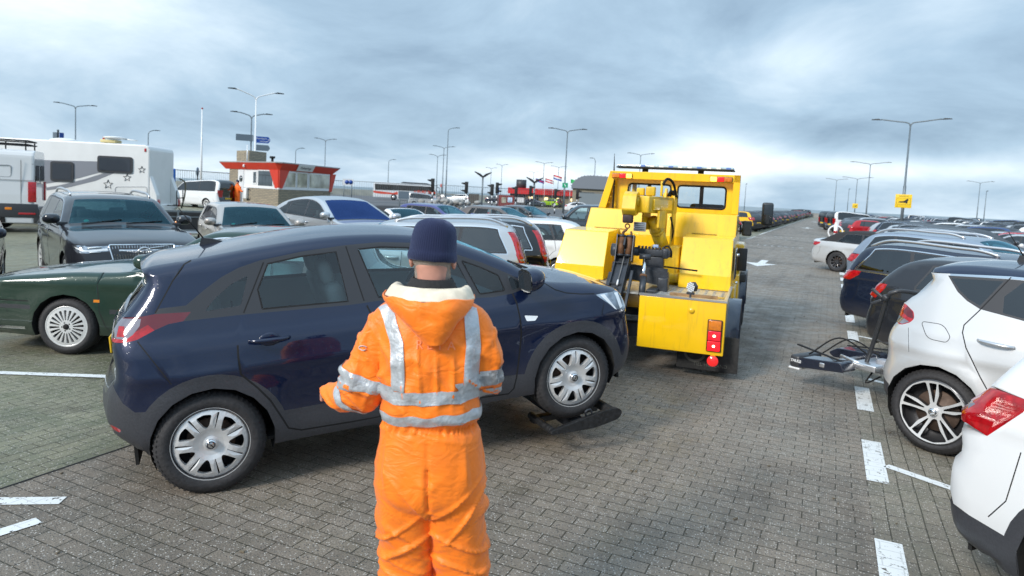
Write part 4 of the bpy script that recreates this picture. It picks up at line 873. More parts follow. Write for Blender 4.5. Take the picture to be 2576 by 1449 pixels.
# ------------------------------------------------------------------ ground, sea, markings
def paving(name,base,moss,bw=.21,rot=0.0,offs=.5):
    m=bpy.data.materials.new(name); m.use_nodes=True; t=m.node_tree; p=t.nodes['Principled BSDF']; lk=t.links.new
    co=t.nodes.new('ShaderNodeTexCoord'); mp=t.nodes.new('ShaderNodeMapping'); mp.inputs['Rotation'].default_value=(0,0,rot); lk(co.outputs['Object'],mp.inputs[0])
    wv=t.nodes.new('ShaderNodeTexNoise'); wv.inputs['Scale'].default_value=.9; wv.inputs['Detail'].default_value=2; lk(mp.outputs[0],wv.inputs['Vector'])
    sc=t.nodes.new('ShaderNodeVectorMath'); sc.operation='SCALE'; sc.inputs['Scale'].default_value=.05; lk(wv.outputs['Color'],sc.inputs[0])
    ad=t.nodes.new('ShaderNodeVectorMath'); ad.operation='ADD'; lk(mp.outputs[0],ad.inputs[0]); lk(sc.outputs[0],ad.inputs[1])
    br=t.nodes.new('ShaderNodeTexBrick'); lk(ad.outputs[0],br.inputs['Vector']); br.inputs['Scale'].default_value=1; br.inputs['Brick Width'].default_value=bw; br.inputs['Row Height'].default_value=bw/2; br.offset=offs
    br.inputs['Mortar Size'].default_value=.0042; br.inputs['Mortar Smooth'].default_value=.35; br.inputs['Bias'].default_value=-.2
    c=base; br.inputs['Color1'].default_value=(c[0]*1.08,c[1]*1.07,c[2]*1.06,1); br.inputs['Color2'].default_value=(c[0]*.86,c[1]*.86,c[2]*.86,1); br.inputs['Mortar'].default_value=(c[0]*.26,c[1]*.26,c[2]*.20,1)
    # pale and dark aggregate grains
    def mix(a,bcol,fac,mode='MIX'):
        n=t.nodes.new('ShaderNodeMix'); n.data_type='RGBA'; n.blend_type=mode; lk(a,n.inputs[6]); 
        if isinstance(bcol,tuple): n.inputs[7].default_value=(*bcol,1)
        else: lk(bcol,n.inputs[7])
        if isinstance(fac,float): n.inputs[0].default_value=fac
        else: lk(fac,n.inputs[0])
        return n.outputs[2]
    def mr(src,a,b_,c_=0,d=1):
        n=t.nodes.new('ShaderNodeMapRange'); n.inputs[1].default_value=a; n.inputs[2].default_value=b_; n.inputs[3].default_value=c_; n.inputs[4].default_value=d; lk(src,n.inputs[0]); return n.outputs[0]
    col=br.outputs['Color']
    n_big=t.nodes.new('ShaderNodeTexNoise'); n_big.inputs['Scale'].default_value=.35; n_big.inputs['Detail'].default_value=6; n_big.inputs['Roughness'].default_value=.6; lk(co.outputs['Object'],n_big.inputs['Vector'])
    n_mid=t.nodes.new('ShaderNodeTexNoise'); n_mid.inputs['Scale'].default_value=3.5; n_mid.inputs['Detail'].default_value=6; lk(co.outputs['Object'],n_mid.inputs['Vector'])
    col=mix(col,(.55,.55,.55),mr(n_big.outputs[0],.46,.62,0,.75),'MULTIPLY')
    ms=t.nodes.new('ShaderNodeMapping'); ms.inputs['Scale'].default_value=(2.2,.10,1); lk(co.outputs['Object'],ms.inputs[0])
    n_tr=t.nodes.new('ShaderNodeTexNoise'); n_tr.inputs['Scale'].default_value=1.6; n_tr.inputs['Detail'].default_value=4; lk(ms.outputs[0],n_tr.inputs['Vector']); col=mix(col,(.68,.67,.66),mr(n_tr.outputs[0],.52,.66,0,.7),'MULTIPLY')
    n_sp=t.nodes.new('ShaderNodeTexVoronoi'); n_sp.inputs['Scale'].default_value=1.1; lk(ad.outputs[0],n_sp.inputs['Vector']); col=mix(col,(.42,.41,.40),mr(n_sp.outputs['Distance'],.16,.05,0,.7),'MULTIPLY')
    col=mix(col,(.085,.10,.045),mr(n_mid.outputs[0],.45,.72,0,moss))
    v1=t.nodes.new('ShaderNodeTexVoronoi'); v1.inputs['Scale'].default_value=78; lk(co.outputs['Object'],v1.inputs['Vector'])
    g1=t.nodes.new('ShaderNodeSeparateColor'); lk(v1.outputs['Color'],g1.inputs[0])
    grain=mr(g1.outputs[0],.60,.64); dot=mr(v1.outputs['Distance'],.42,.22); mu=t.nodes.new('ShaderNodeMath'); mu.operation='MULTIPLY'; lk(grain,mu.inputs[0]); lk(dot,mu.inputs[1])
    col=mix(col,(.44,.41,.37),mu.outputs[0])
    gr2=mr(g1.outputs[1],.62,.68); mu2=t.nodes.new('ShaderNodeMath'); mu2.operation='MULTIPLY'; lk(gr2,mu2.inputs[0]); lk(dot,mu2.inputs[1]); col=mix(col,(.045,.042,.04),mu2.outputs[0])
    v2=t.nodes.new('ShaderNodeTexNoise'); v2.inputs['Scale'].default_value=120; v2.inputs['Detail'].default_value=3; lk(co.outputs['Object'],v2.inputs['Vector'])
    col=mix(col,(1.3,1.3,1.3),mr(v2.outputs[0],.42,.66,0,1.0),'MULTIPLY')
    lk(col,p.inputs['Base Color'])
    lk(mr(n_mid.outputs[0],.40,.62,.72,.42),p.inputs['Roughness'])
    hs=t.nodes.new('ShaderNodeMath'); hs.operation='MULTIPLY_ADD'; lk(br.outputs['Fac'],hs.inputs[0]); hs.inputs[1].default_value=-1.0; lk(v2.outputs[0],hs.inputs[2])
    bp=t.nodes.new('ShaderNodeBump'); bp.inputs['Strength'].default_value=.8; bp.inputs['Distance'].default_value=.008; lk(hs.outputs[0],bp.inputs['Height']); lk(bp.outputs[0],p.inputs['Normal'])
    return m
M_LANE=paving('lane_paving',(.205,.172,.138),.10,.21,0.0)
M_BAY=paving('bay_paving',(.205,.198,.135),.6,.21,R_(90)); M_BAYR=paving('right_bay_paving',(.200,.176,.138),.25,.21,R_(90))
M_ASPH=pbr('asphalt',(.11,.11,.115),.8,mottle=.2,scale=3)
M_CONC=pbr('concrete',(.26,.26,.25),.85,mottle=.18,scale=1.5,bump=.1)
def sheet(name,poly,z,mat,kind='structure',thick=0):
    mb=MB()
    if thick: mb.prism(poly,z-thick,z,mat,'xy')
    else: mb.add([(a,b_,z) for a,b_ in poly],[list(range(len(poly)))],mat)
    o=mb.build(name,fixn=bool(thick)); 
    o['kind']=kind
    return o
sheet('ground',[(-170,-60),(190,-60),(190,200),(-40,200),(-150,240),(-260,240),(-260,-60)],0,M_BAY,thick=1.2)
sheet('lane',[(-4.56,-12),(.40,-12),(.40,150),(-4.56,150)],.004,M_LANE)
sheet('parking_bay',[(.40,-12),(120,-12),(120,192),(.40,192)],.004,M_BAYR)
sheet('road',[(-200,56),(-46,56),(-30,44),(-12,60),(-20,75),(-30,90),(-60,120),(-250,180)],.004,M_ASPH)
sea=MB(); sea.add([(-7000,-7000,-1.1),(7000,-7000,-1.1),(7000,7000,-1.1),(-7000,7000,-1.1)],[(0,1,2,3)],pbr('sea_water',(.10,.145,.16),.28,0,0,bump=.6,scale=.7)); o=sea.build('sea',fixn=False); o['kind']='structure'
# kerb line: a course of slabs set slightly proud along the lane edge
M_SLAB=pbr('kerb_slab',(.17,.16,.125),.85,mottle=.25,scale=6,bump=.2)
def worn_paint(name,wear=.42):
    m=bpy.data.materials.new(name); m.use_nodes=True; t=m.node_tree; p=t.nodes['Principled BSDF']; o=t.nodes['Material Output']
    co=t.nodes.new('ShaderNodeTexCoord'); n=t.nodes.new('ShaderNodeTexNoise'); n.inputs['Scale'].default_value=22; n.inputs['Detail'].default_value=8; n.inputs['Roughness'].default_value=.7; t.links.new(co.outputs['Object'],n.inputs['Vector'])
    r=t.nodes.new('ShaderNodeMapRange'); r.inputs[1].default_value=wear-.02; r.inputs[2].default_value=wear+.02; t.links.new(n.outputs[0],r.inputs[0])
    p.inputs['Base Color'].default_value=(.72,.73,.72,1); p.inputs['Roughness'].default_value=.55
    br=t.nodes.new('ShaderNodeTexBrick'); t.links.new(co.outputs['Object'],br.inputs['Vector']); br.inputs['Scale'].default_value=1; br.inputs['Brick Width'].default_value=.21; br.inputs['Row Height'].default_value=.105; br.inputs['Mortar Size'].default_value=.0045; br.inputs['Mortar Smooth'].default_value=.2; iv=t.nodes.new('ShaderNodeMath'); iv.operation='MULTIPLY_ADD'; iv.inputs[1].default_value=-.22; iv.inputs[2].default_value=1; t.links.new(br.outputs['Fac'],iv.inputs[0]); mu=t.nodes.new('ShaderNodeMath'); mu.operation='MULTIPLY'; t.links.new(r.outputs[0],mu.inputs[0]); t.links.new(iv.outputs[0],mu.inputs[1])
    tr=t.nodes.new('ShaderNodeBsdfTransparent'); mx=t.nodes.new('ShaderNodeMixShader'); t.links.new(mu.outputs[0],mx.inputs[0]); t.links.new(tr.outputs[0],mx.inputs[1]); t.links.new(p.outputs[0],mx.inputs[2]); t.links.new(mx.outputs[0],o.inputs[0]); return m
M_LINE=worn_paint('road_paint',.40); M_LINEW=worn_paint('road_paint_worn',.52)
def marking(polys,mat=None,name='road_marking'):
    mb=MB()
    for q in polys: mb.add([(a,b_,.009) for a,b_ in q],[list(range(len(q)))],mat or M_LINE)
    o=mb.build(name,fixn=False); o['kind']='structure'; return o
def bar(p,q,wd):
    a=Vector(p);b_=Vector(q); n=(b_-a).normalized(); n=Vector((-n.y,n.x))*wd/2
    return [tuple(a-n),tuple(b_-n),tuple(b_+n),tuple(a+n)]
Y0=5.646; X0=.41
marking([bar((X0+.06,Y0+k),(X0+.06,Y0+k+1),.15) for k in range(-6,130,2)])
marking([bar((X0+.14,6.06+3.08*k),(X0+.14+4.6*.866,6.06+3.08*k-4.6*.5),.09) for k in range(-2,14)])
lx_=-4.56
Lang=math.atan2(.508,.956)
def leftline(y,l0=0.0,l1=4.9,wd=.10):
    d=(-math.cos(Lang),-math.sin(Lang)); return bar((lx_+d[0]*l0,y+d[1]*l0),(lx_+d[0]*l1,y+d[1]*l1),wd)
marking([leftline(2.22+3.06*k) for k in range(1,13)])
# dashes at the left mouth
a=at(0,1265);b_=at(158,1262); marking([bar((a.x-.6,a.y-.38),(b_.x,b_.y),.10)])
a=at(0,1340);b_=at(98,1312); marking([bar((a.x-.12,a.y-.7),(b_.x,b_.y),.09)])
marking([bar((-4.5,44+k*1.0),(-4.5,44.5+k*1.0),.15) for k in range(5)]+[bar((-4.56,52),(-4.56,150),.10),bar((.55,52),(.55,150),.10)])
mb=MB(); mb.box((-4.56,9,.003),(.018,30,.006),M_GAP); o=mb.build('joint_line'); o['kind']='structure'
# arrows and worn lettering on the lane
def arrow(cx,cy,s=1.0,mat=None):
    P=[(-.10,2.3),(.12,2.3),(.12,.9),(.48,.9),(0,-.3),(-.48,.9),(-.10,.9)]
    marking([[(cx+a*s,cy+b_*s) for a,b_ in P]],mat,'lane_arrow')
arrow(-2.12,24.6,1.15); arrow(-2.2,78,1.5); arrow(-2.3,120,1.6)
for (cy,n) in ((37.5,7),(50,8)):
    rng=random.Random(n); q=[]
    for k in range(n):
        x=-3.4+k*.34; q+= [bar((x,cy),(x+.22,cy),.16),bar((x+.05,cy),(x+.05,cy+rng.uniform(.5,1.2)),.08)]
        if rng.random()>.4: q.append(bar((x,cy+.7),(x+.25,cy+.7),.14))
    marking(q,M_LINEW,'lane_lettering')
marking([bar((-4.4,47.2),(.4,47.2),.2),bar((-4.4,47.9),(-1.2,47.9),.12)],M_LINEW)
# grime: cigarette ends, leaf scraps and small stones strewn over the paving
rng=random.Random(5); mb=MB(); M_BIT=pbr('litter_bits',(.16,.13,.09),.9)
for i in range(260):
    x,y=rng.uniform(-6.5,2.5),rng.uniform(2.0,14); s=rng.uniform(.004,.012); a=rng.uniform(0,6)
    mb.box((x,y,s*.5+.006),(s*rng.uniform(1,3),s,s*.6),M_BIT,rot=Matrix.Rotation(a,3,'Z'))
o=mb.build('grit'); o['kind']='stuff'; o['label']='small scraps and grit strewn over the brick paving'
# ------------------------------------------------------------------ the near cars
P_NAVY=paint('navy',(.003,.009,.036),.9,.33,wet=.25,dirt=.8,inner=(.55,.57,.57)); P_GREEN=paint('green',(.006,.030,.019),.35,.3,wet=.2,dirt=.6); P_SILV=paint('silver_white',(.60,.60,.60),.45,.38,wet=.15,dirt=.4)
P_WHITE=paint('white',(.72,.73,.74),0,.35,wet=.15,dirt=.4); P_BLACK=paint('black',(.010,.011,.014),.2,.3,dirt=.5); P_DNAVY=paint('dark_navy',(.010,.016,.035),.3,.3,dirt=.5); P_BEIGE=paint('champagne_silver',(.42,.39,.36),.5,.36,dirt=.5)
P_LSILV=paint('light_silver',(.50,.52,.54),.6,.33,dirt=.4); P_PURP=paint('purple_blue',(.055,.06,.20),.4,.33); P_BROWN=paint('grey_brown',(.11,.095,.09),.5,.33); P_ANTH=paint('anthracite',(.055,.058,.066),.5,.33); P_RED=paint('red',(.42,.012,.018),.1,.3)
P_BLUEG=paint('blue_silver',(.28,.33,.40),.6,.33,dirt=.3); P_YEL=paint('yellow',(.80,.46,.01),0,.3); P_ROOFN=paint('roof_navy',(.010,.018,.045),.3,.28,wet=.25); P_DGREY=paint('dark_grey_blue',(.03,.04,.055),.4,.32,dirt=.3); P_LIME=paint('lime',(.36,.62,.02),0,.3)
P_CHARC=paint('charcoal',(.022,.024,.030),.4,.3,wet=.1,dirt=.5)
# navy crossover being towed: front axle raised
hub=Vector((-3.433,3.037)); yaw=R_(48.6)
root,B=car(crossover_spec(),'towed_crossover',P_NAVY,'navy blue crossover with its front wheels raised by the yellow tow truck','car',(-4.056,3.631,.0),yaw,'cap7',.055,True,seatm=M_SEATL,rr=.222,pitch=R_(5.9))
HERO=root
for sd in (-1,1):
    handle_part(root,.40,.885,.962,sd,P_NAVY,.245,slope=-.03); handle_part(root,1.30,.885,.955,sd,P_NAVY,.245,slope=-.03)
    mb=MB(); mb.ell((.40,sd*.868,.955),(.065,.012,.045),P_NAVY,14,8); mb.build('handle_recess',root)
mb=MB(); mb.prism([(.02,1.515),(.20,1.533),(.10,1.565),(.04,1.575)],-.028,.028,M_BLACKP); mb.tube([(.055,0,1.565),(-.09,0,1.80)],[.006,.0035],M_GAP,6); mb.build('antenna',root)
mb=MB()
for y0,y1 in ((.10,-.50),(-.55,-.72)):
    pass
a=B.wrap(np.array([[B.Sx(2.44),-.35]]))[0][0]; b2=B.wrap(np.array([[B.Sx(2.36),.20]]))[0][0]; mb.tube([a+[0,0,.02],b2+[0,0,.012]],.007,M_GAP,6); mb.tube([a+[.03,-.05,.02],(a+b2)/2+[0.02,0,.03]],.009,M_GAP,6)
a=B.wrap(np.array([[B.Sx(2.44),.30]]))[0][0]; b2=B.wrap(np.array([[B.Sx(2.34),.66]]))[0][0]; mb.tube([a+[0,0,.02],b2+[0,0,.012]],.007,M_GAP,6)
mb.build('wiper',root)
plate_part(root,float(B.wrap(np.array([[B.Sf(.50),0.]]))[0][0,0])+.012,.50,1); plate_part(root,float(B.wrap(np.array([[B.Sr(.92),0.]]))[0][0,0])-.008,.92,-1)
# silver-white hatch with dark roof
r,B1=car(scenic_spec(),'parked_hatchback',P_SILV,'silver white hatchback with a dark roof and a bicycle carrier behind it','car',(1.3537,7.3958,0),R_(-30),'five',.06,True,roofm=P_ROOFN,rr=.262)
hz=1.02; handle_part(r,.40,float(B1.side(np.array([[.40,hz]]))[0][0,1]),hz,-1,M_ALU,.25,slope=-.05)
mb=MB(); p=B1.wrap(np.array([[B1.Sx(.29),0.]]))[0][0]; mb.prism([(p[0]-.10,p[2]-.01),(p[0]+.12,p[2]),(p[0]-.02,p[2]+.04),(p[0]-.08,p[2]+.055)],-.022,.022,M_BLACKP); mb.tube([(p[0]-.06,0,p[2]+.05),(p[0]-.19,0,p[2]+.25)],[.006,.003],M_GAP,6); mb.build('antenna',r)
# white crossover at the lower right
r,B2=car('suvclad','parked_crossover',P_WHITE,'white crossover with dark grey cladding cut by the lower right edge','car',(1.80,4.42,0),R_(-38),'seven',.07,True)
# green saloon
r,_=car('estate90','parked_saloon',P_GREEN,'dark green older saloon with multi spoke wheels behind the towed crossover','car',(-7.45+2.349-.404,4.63+1.249+.759,0),R_(208),'multi',.07,True,extras=('wipers',),rr=.212)
# ------------------------------------------------------------------ yellow tow truck
M_YEL=pbr('truck_yellow',(.90,.53,.002),.30,0,.7,mottle=.05,scale=3,bump=.03)
def grime(m,amt=.35):
    t=m.node_tree; p=t.nodes['Principled BSDF']; src=p.inputs['Base Color'].links[0].from_socket; co=t.nodes.new('ShaderNodeTexCoord'); mp=t.nodes.new('ShaderNodeMapping'); mp.inputs['Scale'].default_value=(7,7,.9); t.links.new(co.outputs['Object'],mp.inputs[0])
    n=t.nodes.new('ShaderNodeTexNoise'); n.inputs['Scale'].default_value=2.2; n.inputs['Detail'].default_value=7; n.inputs['Roughness'].default_value=.65; t.links.new(mp.outputs[0],n.inputs['Vector']); r=t.nodes.new('ShaderNodeMapRange'); r.inputs[1].default_value=.52; r.inputs[2].default_value=.74; r.inputs[3].default_value=0; r.inputs[4].default_value=amt; t.links.new(n.outputs[0],r.inputs[0])
    mx=t.nodes.new('ShaderNodeMix'); mx.data_type='RGBA'; t.links.new(src,mx.inputs[6]); mx.inputs[7].default_value=(.22,.14,.04,1); t.links.new(r.outputs[0],mx.inputs[0]); t.links.new(mx.outputs[2],p.inputs['Base Color'])
    v=t.nodes.new('ShaderNodeTexVoronoi'); v.inputs['Scale'].default_value=24; t.links.new(co.outputs['Object'],v.inputs['Vector']); r2=t.nodes.new('ShaderNodeMapRange'); r2.inputs[1].default_value=.10; r2.inputs[2].default_value=.04; t.links.new(v.outputs['Distance'],r2.inputs[0]); s_=t.nodes.new('ShaderNodeSeparateColor'); t.links.new(v.outputs['Color'],s_.inputs[0]); g=t.nodes.new('ShaderNodeMath'); g.operation='GREATER_THAN'; g.inputs[1].default_value=.9; t.links.new(s_.outputs[0],g.inputs[0]); mu=t.nodes.new('ShaderNodeMath'); mu.operation='MULTIPLY'; t.links.new(r2.outputs[0],mu.inputs[0]); t.links.new(g.outputs[0],mu.inputs[1])
    m2=t.nodes.new('ShaderNodeMix'); m2.data_type='RGBA'; t.links.new(mx.outputs[2],m2.inputs[6]); m2.inputs[7].default_value=(.16,.07,.02,1); t.links.new(mu.outputs[0],m2.inputs[0]); t.links.new(m2.outputs[2],p.inputs['Base Color'])
grime(M_YEL,.30); M_YELD=pbr('crane_yellow_worn',(.74,.46,.01),.42,0,.2,mottle=.22,scale=7)
M_STEEL=pbr('lift_dark_steel',(.045,.05,.06),.45,.4,mottle=.35,scale=9,bump=.15); grime(M_YELD,.55); M_RUSTY=pbr('rusty_roller',(.16,.075,.035),.7,.3,mottle=.4,scale=14)
M_PLATEA=pbr('checker_plate',(.50,.50,.48),.42,.6,mottle=.3,scale=20,bump=.3); M_WOOD=pbr('old_plank',(.30,.17,.075),.8,mottle=.35,scale=12,bump=.3)
M_LITR=pbr('lit_red_lens',(.5,.004,.008),.25,0,.2,emit=(1,.012,.02),estr=.9); M_LITA=pbr('lit_amber_lens',(.9,.4,.02),.2,0,.8,emit=(1,.45,.05),estr=4); M_LITRD=pbr('red_lens_glow',(.55,.01,.02),.2,0,.8,emit=(.8,.01,.03),estr=.35)
M_ORL=pbr('orange_lens',(.65,.18,.01),.2,0,.8,mottle=.2,scale=30); M_FLASH=pbr('bulb_glow',(1,.8,.5),.3,emit=(1,.75,.4),estr=5); M_MFLAP=pbr('mud_flap_rubber',(.022,.022,.022),.8,bump=.3,scale=30,mottle=.3)
G_CAB=glass('cab_glass',(.88,.92,.93),.015,.02); M_CHR=pbr('hydraulic_rod',(.75,.77,.8),.1,1.0)
TY=R_(94.8); T0=Vector((-.93,8.57,0)); truck=empty('tow_truck',T0,TY,'yellow tow truck with a crane boom, lit rear lamps and a roof light bar','tow truck')
TM=Matrix.Translation(T0)@Matrix.Rotation(TY,4,'Z'); TI=TM.inverted()
def bx(mb,x0,x1,y0,y1,z0,z1,m,bev=0.0,rot=None): return mb.box(((x0+x1)/2,(y0+y1)/2,(z0+z1)/2),(x1-x0,y1-y0,z1-z0),m,rot,bev)
YL=2.50; YC=1.30
mb=MB(); bx(mb,-.55,4.3,.75,1.05,.42,.62,M_STEEL); bx(mb,-.55,4.3,1.6,1.9,.42,.62,M_STEEL); bx(mb,-.1,.1,.3,2.3,.3,.46,M_STEEL); bx(mb,.3,4.1,.35,2.2,.50,.60,M_STEEL); mb.build('chassis',truck)
for y0,y1 in ((.10,1.06),(1.56,YL)):
    mb=MB(); mb.box((-.755,(y0+y1)/2,.62),(.05,y1-y0,.60),M_YEL,bev=.008); mb.build('tail_panel',truck)
mb=MB(); mb.box((-.755,.58,.930),(.062,.975,.022),M_ALU); mb.box((.0,.115,.930),(1.46,.035,.022),M_ALU); mb.box((-.755,2.03,.930),(.062,.94,.022),M_ALU); mb.build('edge_trim',truck)
for y,s in ((.12,1),(YL-.02,-1)):
    mb=MB(); A=arc(0,.39,.50,-2,182,20); 
    mb.prism([(-.73,.92),(-.73,.34),(-.52,.34)]+A[::-1][1:-1]+[(.52,.34),(.75,.34),(.75,.92)],y-.02,y+.02,M_YEL); mb.build('side_panel',truck)
    mb=MB(); v=[];f=[]; A=arc(0,.39,.47,-25,190,22); yo=y-s*.16; yi=y+s*.18
    for a,c in A: v+=[(a,yo,c),(a,yi,c),(a*1.03,yo,.39+(c-.39)*1.04),(a*1.03,yi,.39+(c-.39)*1.04)]
    for i in range(len(A)-1):
        k=i*4; f+=[[k,k+1,k+5,k+4],[k+2,k+6,k+7,k+3],[k,k+4,k+6,k+2],[k+1,k+3,k+7,k+5]]
    mb.add(v,f,pbr('fender_blue_black',(.02,.028,.05),.25,.1,.8),True); mb.build('mudguard',truck)
mb=MB(); bx(mb,-.73,.95,.16,1.02,.845,.865,M_PLATEA); bx(mb,-.2,.95,1.0,1.6,.845,.865,M_PLATEA); bx(mb,-.73,.95,1.6,YL-.06,.845,.865,M_PLATEA)
for i in range(22):
    for j in range(8): mb.box((-.70+i*.072,.2+j*.105,.868),(.038,.012,.006),M_PLATEA,rot=Matrix.Rotation(.8 if (i+j)%2 else -.8,3,'Z'))
mb.build('load_bed',truck)
mb=MB(); mb.box((-.30,.50,.895),(.10,.55,.05),M_WOOD,rot=Matrix.Rotation(.04,3,'Z')); mb.box((-.62,.50,.892),(.07,.60,.045),M_WOOD,rot=Matrix.Rotation(-.03,3,'Z')); pl=mb.build('timber_block'); pl.matrix_world=TM; pl['label']='worn wooden planks lying on the bed of the yellow tow truck'; pl['category']='timber'
def cabinet(y0,y1,flare):
    mb=MB(); prof=[(.70,.87),(.72,1.06),(.92,1.54),(1.62,1.56),(1.62,.87)]
    v=[(x,y0 if flare>=0 else y0-(1.56-z)*.1*0,z) for x,z in prof]+[(x,y1+flare*(1.56-z),z) for x,z in prof]
    if flare<0: v=[(x,y0+flare*(1.56-z),z) for x,z in prof]+[(x,y1,z) for x,z in prof]
    n=5; f=[list(range(n)),list(range(2*n-1,n-1,-1))]+[[i,i+n,(i+1)%n+n,(i+1)%n] for i in range(n)]
    mb.add(v,f,M_YEL); o=mb.build('tool_cabinet',truck,bevel=.012); return o
o=cabinet(.14,.80,-.02); cb=o
mb=MB(); mb.box((1.25,.105,1.2),(.5,.012,.42),M_ALU,bev=.01); mb.box((1.25,.098,1.2),(.46,.012,.38),M_GAP); mb.tube([(.86,.09,.98),(.86,.05,.98)],.018,M_CHR,8); mb.tube([(.86,.09,1.35),(.86,.05,1.35)],.018,M_CHR,8); mb.build('cabinet_door',cb)
o=cabinet(1.82,2.46,.14)
mb=MB()
for y0,y1,fl in ((.13,2.32,.0),):
    prof=[(1.62,.62),(1.62,1.50),(1.70,1.86),(2.30,1.86),(2.30,.62)]
    v=[(x,.14,z) for x,z in prof]+[(x,2.30+(1.86-z)*.16,z) for x,z in prof]; n=5
    f=[list(range(n)),list(range(2*n-1,n-1,-1))]+[[i,i+n,(i+1)%n+n,(i+1)%n] for i in range(n)]; mb.add(v,f,M_YEL)
hs=mb.build('housing',truck,bevel=.012)
mb=MB(); bx(mb,1.612,1.618,.4,.75,1.562,1.568,M_GAP); bx(mb,1.612,1.618,1.7,2.2,1.562,1.568,M_GAP); mb.build('seam',hs)
# cab: rear wall with two windows in a hoop, side walls, roof, windscreen
def cabwall(mb,x,th,holes,outer,mat):
    P,T,Rg=triangulate(ccw(outer),[ccw(h_) for h_ in holes],[]); 
    F=[list(t) for t,r in zip(T,Rg) if r<0]; n=len(P); v=[(x,p[0],p[1]) for p in P]+[(x+th,p[0],p[1]) for p in P]
    f=F+[[i+n for i in t[::-1]] for t in F]
    E={}
    for t in F:
        for i in range(3): E[(t[i],t[(i+1)%3])]=1
    for a,b_ in E:
        if (b_,a) not in E: f.append([a,b_,b_+n,a+n])
    mb.add(v,f,mat)
wR=rnd([(.36,1.93),(1.09,1.93),(1.09,2.27),(.36,2.27)],.06); wL=rnd([(1.20,1.93),(1.90,1.93),(1.87,2.27),(1.20,2.27)],.06)
mb=MB(); cabwall(mb,2.45,.04,[wR,wL],[(.20,1.0),(2.26,1.0),(2.26,1.86),(2.08,2.42),(.24,2.42)],M_YEL)
# side walls with window openings
for yb,yt in ((.18,.24),(2.28,2.10)):
    out=[(2.45,.95),(4.55,.95),(4.55,1.45),(4.30,1.62),(4.05,2.42),(2.45,2.42)]; hole=rnd([(2.75,1.62),(4.15,1.62),(3.95,2.28),(2.80,2.28)],.05)
    P,T,Rg=triangulate(ccw(out),[ccw(hole)],[]); F=[list(t) for t,r in zip(T,Rg) if r<0]; yy=lambda z: yb+(yt-yb)*max(0,(z-1.6)/.82)
    mb.add([(p[0],yy(p[1]),p[1]) for p in P],F,M_YEL)
mb.add([(2.45,.24,2.42),(4.05,.24,2.42),(4.05,2.10,2.42),(2.45,2.10,2.42),(2.45,.24,2.46),(4.0,.24,2.46),(4.0,2.10,2.46),(2.45,2.10,2.46)],[(0,1,2,3),(4,5,6,7),(0,1,5,4),(1,2,6,5),(2,3,7,6),(3,0,4,7)],M_YEL)
bx(mb,4.30,5.05,.22,2.24,.62,1.32,M_YEL,.05); bx(mb,2.45,4.55,.19,2.26,.62,1.2,M_YEL,.02); bx(mb,4.0,4.06,.24,.32,1.5,2.42,M_YEL); bx(mb,4.0,4.06,2.02,2.10,1.5,2.42,M_YEL)
cab=mb.build('cab',truck,fixn=True)
for w_,nm in ((wR,'rear_window'),(wL,'rear_window')):
    m=MB(); c=(sum(p[0] for p in w_)/len(w_),sum(p[1] for p in w_)/len(w_))
    gs=[(p[0],p[1]) for p in w_]; m.add([(2.462,a,b_) for a,b_ in gs],[list(range(len(gs)))],G_CAB); win=m.build(nm,cab,fixn=False); m=MB(); cx_=sum(p[0] for p in gs)/len(gs); bx(m,2.462,2.468,cx_-.03,cx_+.03,1.94,2.26,M_GAP); m.build('window_divider',win)
    m=MB(); m.tube([(2.449,a,b_) for a,b_ in gs+[gs[0]]],.014,M_GAP,6,caps=False); m.build('window_seal',win)
m=MB(); m.add([(4.30,.30,1.60),(4.30,2.15,1.60),(4.05,2.05,2.36),(4.05,.30,2.36)],[(0,1,2,3)],G_CAB); m.build('windshield',cab,fixn=False)
for y in (.185,2.24):
    m=MB(); m.add([(2.77,y,1.64),(4.13,y,1.64),(3.93,y+(.05 if y<1 else -.13),2.26),(2.82,y+(.05 if y<1 else -.13),2.26)],[(0,1,2,3)],G_CLEAR); m.build('side_window',cab,fixn=False)
m=MB(); bx(m,3.0,3.5,.4,.95,1.3,2.0,M_SEAT,.06); bx(m,3.0,3.5,1.5,2.05,1.3,2.0,M_SEAT,.06); m.build('cab_seat',cab)
m=MB(); bx(m,2.30,2.42,.155,.255,1.86,2.46,M_YEL); 
m.add([(x,y,z) for x in (2.30,2.42) for y,z in ((2.20,1.86),(2.32,1.86),(2.16,2.46),(2.05,2.46))],[(0,1,2,3),(7,6,5,4),(0,4,5,1),(1,5,6,2),(2,6,7,3),(3,7,4,0)],M_YEL)
bx(m,2.30,2.42,.155,2.16,2.34,2.46,M_YEL); bx(m,2.30,2.40,2.085,2.10,1.86,2.34,M_GAP); 
m.build('rear_hoop',truck,bevel=.008)
m=MB()
for k in range(5): bx(m,2.32,2.36,2.05+.02*(4-k),2.19+.02*(4-k),1.95+.09*k,1.955+.09*k,M_YELD)
m.build('ladder_rung',truck)
for (y0,y1,d) in ((.27,.60,1),(1.80,2.12,-1)):
    m=MB(); bx(m,2.27,2.30,y0,y1,2.345,2.425,M_BLACKP,.008); L_=m.build('hazard_lamp',truck)
    seg=[(y0+.005,y0+.12,M_ORL),(y0+.125,y0+.225,M_LITR),(y0+.23,y1-.005,M_LITA)] if d>0 else [(y1-.12,y1-.005,M_ORL),(y1-.225,y1-.125,M_LITR),(y0+.005,y1-.23,M_LITA)]
    for a,b_,mt in seg: m=MB(); bx(m,2.255,2.272,a,b_,2.352,2.418,mt,.006); m.build('lens',L_)
m=MB()
bx(m,2.75,3.02,.27,2.16,2.535,2.555,M_GAP,.005); m.build('light_bar_base',truck)
m=MB(); bx(m,2.76,3.01,.28,2.15,2.556,2.60,pbr('beacon_lens',(.42,.52,.62),.12,.1,1,mottle=.2,scale=10),.02)
